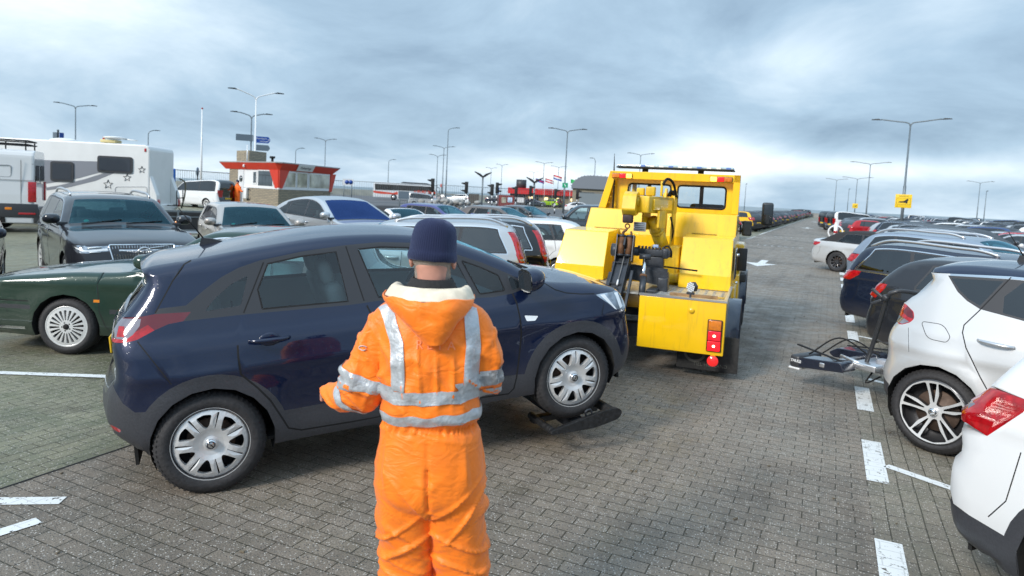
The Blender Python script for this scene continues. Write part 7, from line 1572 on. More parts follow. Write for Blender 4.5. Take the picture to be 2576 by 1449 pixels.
# yellow seal signs
M_SIGNY=pbr('sign_yellow',(.80,.52,.01),.5); M_SIGNK=pbr('sign_black',(.01,.01,.01),.5)
for (i,z,s,lb) in ((18,3.15,1.28,'large yellow sign with a black seal on the nearest right lamp post'),(20,3.25,1.05,'small yellow sign with a black seal on a far lamp post')):
    b=LO[i]; v_=Vector((b.location.x,b.location.y,0)); fr=(-v_).normalized(); rt=Vector((0,0,1)).cross(fr); c=Vector((b.location.x,b.location.y,z))+fr*.16
    r=empty('car_park_sign',c,math.atan2(rt.y,rt.x),lb,'sign'); 
    m=MB(); m.box((0,0,0),(s,.03,s*.93),M_SIGNY,bev=.01); m.build('board',r)
    def fp(P,mat,nm,y=-.018):
        m=MB(); m.prism([(a*s,b_*s) for a,b_ in P],y-.004,y,mat); m.build(nm,r)
    fp([(-.42,.22),(.42,.22),(.42,-.24),(-.42,-.24)],M_SIGNK,'panel_edge'); fp([(-.405,.205),(.405,.205),(.405,-.225),(-.405,-.225)],M_SIGNY,'panel',-.020)
    fp(ccw([(-.30,-.06),(-.22,-.02),(-.05,-.01),(.08,.04),(.17,.14),(.24,.17),(.30,.14),(.29,.06),(.25,-.02),(.26,-.13),(.20,-.17),(.12,-.12),(-.05,-.11),(-.15,-.12),(-.22,-.10),(-.30,-.12),(-.27,-.09)]),M_SIGNK,'seal_symbol',-.024)
    if i==18:
        text_mesh('lettering','PARKEERVAK',.10*s,M_SIGNK,face_M((0,-.022,.34*s),(1,0,0),(0,0,1)),r); text_mesh('lettering','A',.12*s,M_SIGNK,face_M((-.36*s,-.022,-.36*s),(1,0,0),(0,0,1)),r)
# direction signs on the fourth lamp post
def sign_board(px,py,z,w,h,mat,label,lines=(),pt=0,dist=None,cat='sign',rim=None):
    d=np.hypot(LO[3].location.x,LO[3].location.y)-.3; v_=atr(px,d); H0=hor(px); R2=RW@np.array([px-1288,py-CYP,CF]); t=d/np.hypot(R2[0],R2[1]); z=CH+R2[2]*t; c=Vector((R2[0]*t,R2[1]*t,z)); fr=Vector((-c.x,-c.y,0)).normalized(); rt=Vector((0,0,1)).cross(fr)
    r=empty('direction_sign',c,math.atan2(rt.y,rt.x),label,cat); q=h*.28
    P=[(-w/2,-h/2),(w/2-(q if pt>0 else 0),-h/2)]+([(w/2,-h*.1),(w/2,h*.1)] if pt>0 else [])+[(w/2-(q if pt>0 else 0),h/2),(-w/2,h/2)]
    if pt<0: P=[(-a,b_) for a,b_ in P]
    m=MB(); m.prism(ccw(P),-.04,.04,mat); m.build('board',r)
    for k,(tx,dx,dy,sz) in enumerate(lines): text_mesh('lettering',tx,sz,M_WHITE,face_M((dx,-.045,dy),(1,0,0),(0,0,1)),r)
    m=MB(); m.box((-w/2-.02 if pt>0 else w/2+.02,0,0),(.12,.12,h*.9),M_ALU); m.build('bracket',r)
    return r
M_GB=pbr('sign_back_grey',(.13,.17,.21),.5,.3); M_SB=pbr('sign_blue',(.01,.06,.30),.4)
sb1=sign_board(615,346,0,1.55,.62,M_GB,'grey back of a direction sign pointing left above the parking office',pt=-1)
sb2=sign_board(661,352,0,1.38,.62,M_SB,'blue direction sign with white lettering above the parking office',(('Vertrekpunt',-.12,.13,.20),('veerboot',.10,-.14,.20),('O',.56,0,.24)),pt=1)
sb3=sign_board(660,372,0,1.38,.56,M_GB,'lower grey back of a direction sign below the blue one',pt=1)
# ------------------------------------------------------------------ white panel van and motorhome at the left
def pix_on(px,py,o,n):
    """point where the ray through a pixel meets the plane (o, n)"""
    d=Vector(RW@np.array([px-1288,py-CYP,CF])); c=Vector((0,0,CH)); t=(Vector(o)-c).dot(Vector(n))/d.dot(Vector(n)); return c+d*t
M_VANW=paint('van_white',(.66,.67,.68),0,.38,dirt=.6); M_RVW=pbr('motorhome_white',(.74,.74,.73),.4,0,.3,mottle=.04,scale=2); M_RVG=pbr('motorhome_grey',(.22,.23,.26),.4,0,.3); M_RVD=pbr('motorhome_window',(.03,.035,.045),.08,0,1)
c0=at(105,588,0); VY=facing(105)+90
c0=at(90,586,0); van=empty('panel_van',(c0.x,c0.y,0),R_(231),'white high roofed panel van with a black roof rack at the left edge','van')
# local: origin at the near rear corner, x forward (away to the left), y to its left (towards the camera)
def rsec(w,h,r,n=5): # rounded top section in y,z
    return [(0,.30),(w,.30)]+[(w-.00-(.06*k/n),1.2+(h-.25-1.2)*k/n) for k in range(n+1)]+[(w-.06-r*(1-math.cos(a)),h-.25+.25*math.sin(a)) for a in np.linspace(.3,PI/2,4)]+[(.06+r*(1-math.cos(a)),h-.25+.25*math.sin(a)) for a in np.linspace(PI/2,.3,4)]+[(.06-.06*k/n,h-.25-(h-.25-1.2)*k/n) for k in range(n+1)]
m=MB(); sec=[(a-2.02,b_) for a,b_ in rsec(2.02,2.62,.22)]; secs=[(0.05,.985),(.12,1.0),(4.6,1.0),(4.9,.99)]
v=[];f=[];n=len(sec)
for x,s in secs: v+=[(x,-1.01+(a+1.01)*s,b_) for a,b_ in sec]
for i in range(len(secs)-1):
    for k in range(n): f.append([i*n+k,i*n+(k+1)%n,(i+1)*n+(k+1)%n,(i+1)*n+k])
f.append(list(range(n))); f.append([(len(secs)-1)*n+k for k in range(n)])
m.add(v,f,M_VANW); m.prism([(4.9,.3),(6.1,.35),(6.15,.9),(5.9,1.15),(5.3,1.3),(4.95,2.3),(4.9,2.55)],-1.97,-.05,M_VANW); vb=m.build('body',van,bevel=.05)
def van_near(x0,x1,z0,z1,mt,nm,y=.0,t=.012,par=None,bev=.005): m=MB(); bx(m,x0,x1,y-t,y+t,z0,z1,mt,bev); return m.build(nm,par or van)
van_near(-.02,.20,.98,1.62,M_TAIL,'tail_light',-.005,.03); m=MB(); bx(m,.0,.06,-1.99,-1.80,.98,1.62,M_TAIL,.01); m.build('tail_light',van)
m=MB(); bx(m,-.06,1.0,-.04,.022,.48,.92,M_BLACKP,.02); bx(m,-.09,.06,-2.02,.02,.32,.78,M_BLACKP,.03); bx(m,.9,4.7,-.03,.018,.44,.70,M_BLACKP,.01); m.build('bumper',van)
van_near(.62,.80,.72,.80,M_AMBER,'side_marker',.02,.01); van_near(.0,.45,.58,.64,M_TAIL,'reflector',.025,.01)
m=MB()
for x in (.38,1.9,3.4): bx(m,x,x+.012,-.01,.003,.5,2.3,M_GAP)
bx(m,.05,4.8,-.01,.003,1.66,1.672,pbr('van_shadow_line',(.25,.26,.27),.6)); bx(m,.05,4.8,-.07,-.052,2.18,2.195,MATS['van_shadow_line']); m.build('panel_gap',vb)  # the two long grey strips are crease shade painted on, not gaps
m=MB(); P=rnd([(.65,1.75),(1.75,1.75),(1.75,2.08),(.65,2.12)],.08); m.tube([(a,-.035,b_) for a,b_ in P+[P[0]]],.012,MATS['van_shadow_line'],5,caps=False); m.build('pressed_panel',vb)  # edge shade of the pressing, drawn on as a grey outline
m=MB(); m.add([(.035,-.25,1.55),(.035,-.9,1.55),(.035,-.88,2.15),(.035,-.30,2.15)],[(0,1,2,3)],M_DGLASS); m.add([(.035,-1.1,1.55),(.035,-1.8,1.55),(.035,-1.75,2.15),(.035,-1.12,2.15)],[(0,1,2,3)],M_DGLASS); m.build('rear_window',van,fixn=False)
m=MB(); m.box((.0,-.05,1.75),(.04,.05,.16),M_GAP,bev=.01); m.box((.0,-.05,1.1),(.04,.05,.12),M_GAP,bev=.01); m.build('door_hinge',van)
wv=wheel(van,1.25,1,.0,.36,.22,'seven',wd=.24); wheel(van,1.25,-1,2.0,.36,.22,'seven',wd=.24,copy_of=wv); wheel(van,5.0,1,.0,.36,.22,'seven',wd=.24,copy_of=wv)
m=MB(); A=arc(1.25,.36,.46,-5,185,16); m.prism(ccw(A),-.06,.012,M_WELL); m.build('wheel_well',van)
rk=empty('roof_rack',van.matrix_world@Vector((0,0,0)),0); bpy.data.objects.remove(rk)
m=MB()
for z in (2.80,2.92):
    for y in (-.25,-1.75): m.tube([(.25,y,z),(.65,y,z+.0),(4.6,y,z)],.025,M_GAP,6)
    m.tube([(.25,-.25,z),(.25,-1.75,z)],.025,M_GAP,6)
for x in (.3,1.1,1.9,2.7,3.5,4.3):
    for y in (-.25,-1.75): m.tube([(x,y,2.62),(x,y,2.92)],.022,M_GAP,6)
for x in np.arange(.3,4.6,.35): m.tube([(x,-.25,2.79),(x,-1.75,2.79)],.02,M_GAP,6)
m.build('roof_rack',van)
# motorhome
MB0=at(375,610,0); d1=Vector((0,0,0))
ry=R_(210); rv=empty('motorhome',(MB0.x-.3,MB0.y+.5,0),ry,'white motorhome with a grey swoosh, star decals and two side windows','motorhome')
rv.location=atr(376,28.5); 
# local: x forward (to the left), y left = towards the camera
bpy.context.view_layer.update()
RVM=Matrix.Translation(rv.location)@Matrix.Rotation(ry,4,'Z'); RVI=RVM.inverted(); nrm=RVM.to_3x3()@Vector((0,1,0))
def L(px,py): q=RVI@pix_on(px,py,rv.location,nrm); return (q.x,q.z)
top=L(370,365)[1]; H=top
m=MB(); P=[(0,.55),(6.9,.55),(6.9,1.2),(6.5,1.5),(6.3,H-.5),(6.0,H-.05),(5.7,H),(.16,H),(.04,H-.06),(0,H-.18)]
m.prism(P,-2.2,0,M_RVW); body=m.build('body',rv,bevel=.05)
g=[L(*q) for q in ((110,457),(100,405),(278,405),(255,428),(230,440),(180,452))]; 
def decal(P,mat,nm,t=.006,par=None): m=MB(); m.prism(ccw(P),.0,t,mat); return m.build(nm,par or body)
decal([(6.0,L(110,407)[1])]+[L(*q) for q in ((280,407),(258,432),(200,448),(150,457),(110,463))]+[(6.0,L(110,463)[1])],M_RVG,'grey_band')
decal([L(*q) for q in ((108,473),(150,466),(215,450),(278,430),(300,430),(240,455),(170,472),(108,480))],M_RVG,'grey_stripe')
for (x0,y0,x1,y1) in ((128,405,186,458),(246,391,334,437)):
    a=L(x0,y0);b_=L(x1,y1); P=rnd([(a[0],a[1]),(b_[0],a[1]),(b_[0],b_[1]),(a[0],b_[1])],.10); m=MB(); m.prism(ccw(P),.0,.04,M_BLACKP); w_=m.build('window',rv); Q=rnd(grow([(a[0],a[1]),(b_[0],a[1]),(b_[0],b_[1]),(a[0],b_[1])],-.07),.07); m=MB(); m.prism(ccw(Q),.04,.046,M_RVD); m.build('pane',w_)
for (px,py,s) in ((357,427,.13),(320,447,.14),(272,464,.17)):
    c=L(px,py); st=[]
    for k in range(10): a=PI/2+k*PI/5; r_=s if k%2==0 else s*.42; st.append((c[0]+r_*math.cos(a),c[1]+r_*math.sin(a)))
    m=MB(); m.tube([(a,.006,b_) for a,b_ in st+[st[0]]],.012,M_RVG if False else M_TRIM,5,caps=False); m.build('star_decal',body)
a=L(296,472); m=MB(); P=rnd([(L(370,470)[0],L(370,470)[1]),(L(290,470)[0],L(290,470)[1]),(L(290,470)[0],.8),(L(370,470)[0],.8)],.1); m.tube([(p[0],.005,p[1]) for p in P+[P[0]]],.010,pbr('locker_seal',(.35,.36,.38),.5),5,caps=False); m.build('locker_door',body)
m=MB(); m.box((.06,-.5,H-.20),(.02,.10,.02),M_TAIL); m.box((L(373,378)[0]+.1,.01,L(373,378)[1]),(.07,.02,.12),M_TAIL,bev=.01); m.build('marker_lamp',rv)
m=MB(); bx(m,-.10,.05,-2.15,-.05,.5,.95,M_RVW,.05); m.prism([(-.10,.7),(-.28,.9),(-.25,1.3),(0,2.0),(0,.6)],-.30,-.02,M_RVW); m.prism([(-.10,.7),(-.28,.9),(-.25,1.3),(0,2.0),(0,.6)],-2.18,-1.9,M_RVW); m.build('bumper',rv,bevel=.03)
m=MB(); bx(m,-.30,-.24,-.24,-.08,.85,1.15,M_TAIL,.01); m.build('tail_light',rv); m=MB(); bx(m,-.30,-.24,-2.12,-1.96,.85,1.15,M_TAIL,.01); m.build('tail_light',rv)
m=MB(); m.ell((3.3,-.6,H+.02),(.5,.35,.10),M_RVW,16,8); m.build('roof_hatch',rv)
m=MB(); xx=L(262,360)[0]; m.box((xx,-.5,H+.08),(.55,.5,.12),pbr('ivory_box',(.62,.52,.25),.5),bev=.03); m.ell((xx-.15,-.5,H+.22),(.42,.40,.06),M_RVW,16,6); m.tube([(xx-.4,-.5,H+.2),(xx-.95,-.5,H+.16)],.03,M_RVW,6); m.box((xx+.25,-.5,H+.2),(.06,.08,.10),M_TAIL); m.build('satellite_dish',rv)
w1=wheel(rv,1.9,1,-.02,.35,.21,'seven',wd=.24); wheel(rv,5.6,1,-.02,.35,.21,'seven',wd=.24,copy_of=w1); wheel(rv,1.9,-1,2.18,.35,.21,'seven',wd=.24,copy_of=w1)
m=MB()
for q in ((-.12,-1.7),): m.tube([(q[0],-1.9,.9),(q[0]-.35,-1.9,.9),(q[0]-.35,-1.9,1.5)],.02,M_GAP,6); m.tube([(q[0],-1.3,.9),(q[0]-.35,-1.3,.9),(q[0]-.35,-1.3,1.5)],.02,M_GAP,6); m.tube([(q[0]-.35,-1.9,1.2),(q[0]-.35,-1.3,1.2)],.02,M_GAP,6)
m.build('carrier_bracket',rv)
# ------------------------------------------------------------------ parking office
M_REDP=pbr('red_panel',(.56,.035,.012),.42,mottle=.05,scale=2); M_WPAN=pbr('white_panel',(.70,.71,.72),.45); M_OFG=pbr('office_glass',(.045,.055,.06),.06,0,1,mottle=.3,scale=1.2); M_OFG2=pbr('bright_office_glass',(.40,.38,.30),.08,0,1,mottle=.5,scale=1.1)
M_BRK=bpy.data.materials.new('buff_brick'); M_BRK.use_nodes=True; t=M_BRK.node_tree; p=t.nodes['Principled BSDF']; p.inputs['Roughness'].default_value=.9
co=t.nodes.new('ShaderNodeTexCoord'); mp=t.nodes.new('ShaderNodeMapping'); mp.inputs['Rotation'].default_value=(R_(90),0,0); 
sx=t.nodes.new('ShaderNodeSeparateXYZ'); t.links.new(co.outputs['Object'],sx.inputs[0]); ad_=t.nodes.new('ShaderNodeMath'); ad_.operation='ADD'; t.links.new(sx.outputs[0],ad_.inputs[0]); t.links.new(sx.outputs[1],ad_.inputs[1]); cb_=t.nodes.new('ShaderNodeCombineXYZ'); t.links.new(ad_.outputs[0],cb_.inputs[0]); t.links.new(sx.outputs[2],cb_.inputs[1])
br=t.nodes.new('ShaderNodeTexBrick'); t.links.new(cb_.outputs[0],br.inputs['Vector']); br.inputs['Scale'].default_value=1; br.inputs['Brick Width'].default_value=.42; br.inputs['Row Height'].default_value=.13; br.inputs['Mortar Size'].default_value=.022; br.inputs['Color1'].default_value=(.36,.30,.21,1); br.inputs['Color2'].default_value=(.27,.23,.17,1); br.inputs['Mortar'].default_value=(.14,.13,.11,1)
t.links.new(br.outputs['Color'],p.inputs['Base Color'])
# corner of the building that points at the camera
KD=56.0; K=atr(701,KD); 
def onray(px,dist): return atr(px,dist)
off=empty('parking_office',K,0,'parking office with a flared red fascia, white window walls and buff brick base','building')
Lw=atr(577,KD+7.2); Rw=atr(832,KD+7.0)        # far ends of the two street walls
vL=(Lw-K); vR=(Rw-K); lL=vL.length; lR=vR.length; uL=vL.normalized(); uR=vR.normalized()
def zat(px,py,pt): # height at a pixel over a ground point distance
    d=RW@np.array([px-1288,py-CYP,CF]); return CH+d[2]*math.hypot(pt[0],pt[1])/math.hypot(d[0],d[1])
zT=zat(701,410,K); zB=zat(701,428,K)-.0; zS=zat(701,474,K); zSill=zS
bpy.context.view_layer.update(); 
def wallpt(u,s,z,o=0.0): # u unit along wall from K, s metres, o outwards
    n=Vector((u.y,-u.x,0)) 
    if n.dot(K)>0: n=-n
    return u*s+n*o+Vector((0,0,z))
def wall_quad(m,u,s0,s1,z0,z1,mt,o=0.0,t=.08):
    a=[wallpt(u,s0,z0,o),wallpt(u,s1,z0,o),wallpt(u,s1,z1,o),wallpt(u,s0,z1,o)]; b_=[wallpt(u,s0,z0,o-t),wallpt(u,s1,z0,o-t),wallpt(u,s1,z1,o-t),wallpt(u,s0,z1,o-t)]
    m.add(a+b_,[(0,1,2,3),(7,6,5,4),(0,4,5,1),(1,5,6,2),(2,6,7,3),(3,7,4,0)],mt)
F=uL*lL+uR*lR
m=MB(); wall_quad(m,uL,0,lL,0,zSill-.06,M_BRK); wall_quad(m,uR,0,lR,0,zSill-.06,M_BRK); wall_quad(m,uL,lL*.82,lL,zSill-.06,zB,M_BRK)
m.add([tuple(uL*lL),tuple(F),tuple(F+Vector((0,0,zB))),tuple(uL*lL+Vector((0,0,zB)))],[(0,1,2,3)],M_BRK); m.add([tuple(uR*lR),tuple(F),tuple(F+Vector((0,0,zB))),tuple(uR*lR+Vector((0,0,zB)))],[(0,1,2,3)],M_BRK); m.build('brick_wall',off,fixn=False)
m=MB(); wall_quad(m,uL,.1,lL*.82,zSill-.06,zB,M_WPAN,-.03); wall_quad(m,uR,.1,lR,zSill-.06,zB,M_WPAN,-.03); wall_quad(m,uL,-.05,lL*.82,zSill-.08,zSill+.05,M_WPAN,.03,.12); wall_quad(m,uR,-.05,lR,zSill-.08,zSill+.05,M_WPAN,.03,.12); m.build('white_wall',off,fixn=False)
def opening(u,l,f0,f1,z0,z1,mt,nm='window'):
    m=MB(); wall_quad(m,u,l*f0,l*f1,z0,z1,M_WPAN,.02,.1); w_=m.build(nm,off,fixn=False); m=MB(); wall_quad(m,u,l*f0+.10,l*f1-.10,z0+.09,z1-.09,mt,.03,.012); m.build('pane',w_,fixn=False); return w_
opening(uL,lL,.10,.40,zSill+.05,zB,M_OFG); opening(uL,lL,.42,.50,zSill+.25,zB-.1,M_OFG)
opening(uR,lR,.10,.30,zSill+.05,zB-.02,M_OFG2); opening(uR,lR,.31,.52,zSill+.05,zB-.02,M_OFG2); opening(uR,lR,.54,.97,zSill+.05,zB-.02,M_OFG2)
m=MB(); wall_quad(m,uL,lL*.69,lL*.80,.1,zB-.05,M_WPAN,.02); dr=m.build('door',off,fixn=False); m=MB(); c=wallpt(uL,lL*.74,zSill+.62,.035); nn=Vector((uL.y,-uL.x,0)); nn=-nn if nn.dot(K)>0 else nn; m.tube([c,c+nn*.02],.26,M_OFG,20); m.build('porthole',dr)
# red fascia: outward flare, coming down in wedges at the corner and the right end
def fascia(u,l,ext,tip_far):
    m=MB(); z0,z1=zB,zT; oT=.35; oB=.05
    a=[wallpt(u,0,z0,oB),wallpt(u,l+(.15 if tip_far else ext*.5),z0,oB),wallpt(u,l+ext,z1,oT),wallpt(u,0,z1,oT)]
    b_=[q-Vector((0,0,0))+wallpt(u,0,0,-.25)-wallpt(u,0,0,0) for q in a]; m.add(a+b_,[(0,1,2,3),(7,6,5,4),(0,4,5,1),(1,5,6,2),(2,6,7,3),(3,7,4,0)],M_REDP)
    return m
m=fascia(uL,lL,1.2,False); m2=fascia(uR,lR,1.0,True); k=len(m.v); m.v+=m2.v; m.f+=[[i+k for i in f_] for f_ in m2.f]; m.m+=m2.m; m.sm+=m2.sm
for u,l in ((uL,lL),(uR,lR)):
    a=[wallpt(u,-.02,zSill,.06),wallpt(u,.45,zSill,.06),wallpt(u,1.35,zB+.02,.07),wallpt(u,-.02,zB+.02,.08)]; b_=[q+wallpt(u,0,0,-.2)-wallpt(u,0,0,0) for q in a]; m.add(a+b_,[(0,1,2,3),(7,6,5,4),(0,4,5,1),(1,5,6,2),(2,6,7,3),(3,7,4,0)],M_REDP)
u,l=uR,lR; a=[wallpt(u,l-.35,zSill-.15,.06),wallpt(u,l+.10,zSill-.15,.06),wallpt(u,l+.75,zB+.02,.09),wallpt(u,l-.10,zB+.02,.09)]; b_=[q+wallpt(u,0,0,-1.2)-wallpt(u,0,0,0) for q in a]; m.add(a+b_,[(0,1,2,3),(7,6,5,4),(0,4,5,1),(1,5,6,2),(2,6,7,3),(3,7,4,0)],M_REDP)
# corner filler between the two flares
a=wallpt(uL,0,zT,.35);b_=wallpt(uR,0,zT,.35);c=wallpt(uL,0,zS,.06);d=wallpt(uR,0,zS,.06);e=wallpt(uL,0,zB,.05);g=wallpt(uR,0,zB,.05); m.add([a,b_,g,e,d,c],[(0,1,2,3),(3,2,4,5)],M_REDP)
m.build('red_fascia',off,fixn=False)
m=MB(); q=[wallpt(uL,-.1,zT,.36),wallpt(uL,lL+1.2,zT,.36),F+(uL+uR)*.9+Vector((0,0,zT)),wallpt(uR,lR+1.0,zT,.36),wallpt(uR,-.1,zT,.36)]; m.add([tuple(x) for x in q]+[tuple(x+Vector((0,0,.08))) for x in q],[(0,1,2,3,4),(9,8,7,6,5)]+[(i,(i+1)%5,(i+1)%5+5,i+5) for i in range(5)],pbr('roof_grey',(.32,.33,.33),.7)); m.build('roof',off)
fs=lR*.42; c=wallpt(uR,fs,(zB+zT)/2+.03,.30); n_=Vector((uR.y,-uR.x,0)); n_=-n_ if n_.dot(K)>0 else n_; up=(Vector((0,0,zT-zB))+n_*.30).normalized()
Mx=face_M(c,uR if uR.cross(up).dot(n_)>0 else -uR,up); m=MB(); m.box((0,0,0),(lR*.30,.55,.03),M_WHITE); m.v=[tuple(Mx@Vector(v_)) for v_ in m.v]; sg=m.build('sign_panel',off); text_mesh('lettering','Parkeerloge',.34,M_SIGNK,Mx@Matrix.Translation((0,0,.02)),sg)
c=wallpt(uL,lL*.62,(zB+zT)/2,.30); m=MB(); m.ell(c,(.10,.10,.14),M_WHITE,10,6); m.build('lamp',off)
# brick chimney block, mast and vents on the roof
bk=Lw-K; m=MB(); q0=uL*(lL*.80)+uR*1.2
for (s0,s1,w0,w1,z1) in ((.70,.98,.8,3.2,zT+1.05),):
    P=[uL*lL*s0+uR*w0,uL*lL*s1+uR*w0,uL*lL*s1+uR*w1,uL*lL*s0+uR*w1]; m.add([tuple(p_+Vector((0,0,zT-.2))) for p_ in P]+[tuple(p_+Vector((0,0,z1))) for p_ in P],[(0,1,2,3),(7,6,5,4),(0,4,5,1),(1,5,6,2),(2,6,7,3),(3,7,4,0)],M_BRK)
m.build('brick_stack',off,fixn=True)
m=MB(); c=uL*lL*.35+uR*1.6; m.tube([c+Vector((0,0,zT)),c+Vector((0,0,zT+.45))],.10,M_GAP,10); m.tube([c+Vector((0,0,zT+.45)),c+Vector((0,0,zT+.62))],.22,M_GAP,10); m.build('roof_vent',off)
m=MB(); c=uL*lL*.72+uR*.6; m.tube([c+Vector((0,0,zT)),c+Vector((0,0,zT+1.5))],.05,M_WHITE,8); m.build('aerial',off)
m=MB(); c=wallpt(uL,lL*.60,1.0,.12); m.box(c,(.35,.35,.9),M_WHITE,bev=.05); m.tube([c+Vector((.25+.3*math.cos(a),0,-.1+.45*math.sin(a))) for a in np.linspace(0,2*PI,14)],.03,M_GAP,6,caps=False); m.build('charging_point',off)
m=MB(); c=wallpt(uL,lL*.76,.6,.6); m.box((c.x,c.y,.75),(.7,.5,1.5),M_WPAN,bev=.03); o=m.build('ticket_cabinet'); o.location=K; o['label']='pale cabinet beside the parking office door next to the orange clad person'; o['category']='cabinet'
# bollard and bicycle by the right wall
bp_=at(829,535,0); c=K+uR*lR*.28; n2=n_
b0=atr(830,KD-4.5); m=MB(); m.tube([(0,0,0),(0,0,.85),(0,0,.95)],[.22,.22,.12],M_WHITE,14); o=m.build('bollard'); o.location=b0; o['label']='white rounded bollard in front of the bicycle'; o['category']='bollard'
bi=empty('bicycle',atr(826,KD-2.5),math.atan2(uR.y,uR.x)+.5,'dark bicycle parked against the brick wall of the parking office','bicycle'); bi.scale=(1.25,1.25,1.25)
for x in (0,1.05):
    m=MB(); m.tube([(x+.33*math.cos(a),0,.34+.33*math.sin(a)) for a in np.linspace(0,2*PI,25)],.022,M_GAP,6,caps=False); m.lathe([(.29,-.01),(.31,-.012),(.31,.012),(.29,.01),(.29,-.01)],M_ALU,24,'y',(x,0,.34)); 
    for k in range(8): a=k*PI/8; m.tube([(x-.3*math.cos(a),0,.34-.3*math.sin(a)),(x+.3*math.cos(a),0,.34+.3*math.sin(a))],.004,M_ALU,4)
    m.build('wheel',bi)
m=MB()
for a,b_ in (((.42,.32),(.30,.85)),((.33,.72),(.85,.78)),((.42,.32),(.88,.70)),((0,.34),(.42,.32)),((0,.34),(.33,.70)),((1.05,.34),(.82,.98))): m.tube([(a[0],0,a[1]),(b_[0],0,b_[1])],.02,M_GAP,6)
m.build('frame',bi)
m=MB(); m.box((.28,0,.90),(.26,.16,.06),M_GAP,bev=.02); m.build('saddle',bi); m=MB(); m.tube([(.72,-.28,1.06),(.82,-.2,1.10),(.82,.2,1.10),(.72,.28,1.06)],.015,M_GAP,6); m.build('handlebar',bi)
# flagpole, round sign back, blue banner, blue pillar
m=MB(); p=at(505,448,0); dd=60; p=atr(506,dd); zt=zat(513,275,p); m.tube([(0,0,0),(0,0,zt)],[.10,.05],M_WHITE,10); m.tube([(0,0,zt),(0,0,zt+.12)],.07,M_TAIL,8); o=m.build('flagpole'); o.location=p; o['label']='bare white flagpole left of the parking office'; o['category']='flagpole'
r=empty('traffic_sign',atr(497,52),0,'round sign seen edge on above the small white minibus','sign'); m=MB(); z1=zat(497,432,r.location); m.tube([(0,0,0),(0,0,z1)],.05,M_LHEAD,8); m.build('post',r); m=MB(); q=Vector(r.location).normalized(); a_=(q*.25+Vector((0,0,1)).cross(q)*.97).normalized(); m.tube([Vector((0,0,z1))-a_*.02,Vector((0,0,z1))+a_*.03],.30,M_GB,20); m.build('disc',r)
r=empty('banner_post',atr(146,60),0,'blue banner post above the motorhome roof','banner post'); z1=zat(146,335,r.location); m=MB(); m.tube([(0,0,0),(0,0,z1+.25)],.07,M_LHEAD,8); m.build('post',r); m=MB(); q=Vector((0,0,1)).cross(Vector(r.location)).normalized(); a1=math.atan2(q.y,q.x); m.box(Vector((0,0,z1-.6))-q*.22,(.28,.06,1.3),M_SB,rot=Matrix.Rotation(a1+.5,3,'Z')); m.box(Vector((0,0,z1-.6))+q*.18,(.28,.06,1.3),M_GB,rot=Matrix.Rotation(a1-.5,3,'Z')); m.build('banner',r)
r=empty('service_column',atr(437,31),R_(52),'bright blue service column just right of the motorhome','service column'); z1=zat(433,424,r.location); m=MB(); m.box((0,0,z1/2),(.12,.12,z1),pbr('column_blue',(.01,.16,.62),.4),bev=.02); m.box((-.05,-.02,z1-.2),(.20,.16,.36),MATS['column_blue'],bev=.03); m.build('column',r); m=MB(); m.tube(catmull([(.2,0,z1-.4),(.4,.1,z1-.5),(.42,.1,z1-1.0),(.3,.1,z1-1.6)],.1),.03,pbr('hose_brown',(.14,.12,.07),.7),6); m.build('hose',r)
# minibus on the office forecourt, small person in orange beside it
a=R_(182); q_=atr(547,50); c=Vector((q_.x-(-1.0*math.cos(a)-.95*math.sin(a)),q_.y-(-1.0*math.sin(a)+.95*math.cos(a)),0))
sp=S_('van'); r,_=car('van','parked_minibus',P_WHITE,'white minibus with tinted side windows left of the parking office','van',c,a,'seven',h=.11,inter=False,group=None,mats={'glass':M_DGLASS,'tint':G_TINT})
r2=empty('person',atr(598,51),0,'distant person in orange work clothes and a dark hat at the parking office door','person'); pd=r2.location
m=MB()
for s in (-1,1): v,f=loft(smooth_secs([((s*.09,0,.95),.10,.11),((s*.10,0,.5),.08,.09),((s*.10,0,.1),.07,.08)]),12); m.add(v,f,M_HIVIS)
v,f=loft(smooth_secs([((0,0,.85),.17,.13),((0,0,1.1),.18,.14),((0,0,1.4),.22,.14),((0,0,1.52),.12,.1),((0,0,1.62),.06,.07)]),16); m.add(v,f,M_HIVIS); v,f=loft(smooth_secs([((.2,0,1.45),.07,.07),((.27,0,1.2),.06,.06),((.50,-.05,1.15),.05,.05)]),10); m.add(v,f,M_HIVIS); v,f=loft(smooth_secs([((-.2,0,1.45),.07,.07),((-.27,0,1.2),.06,.06),((-.22,-.1,.98),.05,.05)]),10); m.add(v,f,M_HIVIS)
m.ell((0,0,1.70),(.085,.095,.12),M_SKIN,12,10); me=fuse('body',m,.03,1); me.materials.clear(); me.materials.append(MATS.setdefault('hivis_far',pbr('hivis_far',(.95,.16,.01),.6))); me.polygons.foreach_set('use_smooth',[True]*len(me.polygons)); bo=bpy.data.objects.new('body',me); link(bo,r2); r2.scale=(1.1,1.1,1.1)
m=MB(); m.ell((0,0,1.76),(.10,.11,.10),M_KNIT,12,8); m.build('hat',r2); m=MB(); m.ell((.02,-.075,1.69),(.06,.04,.07),M_SKIN,10,8); m.build('face',r2)
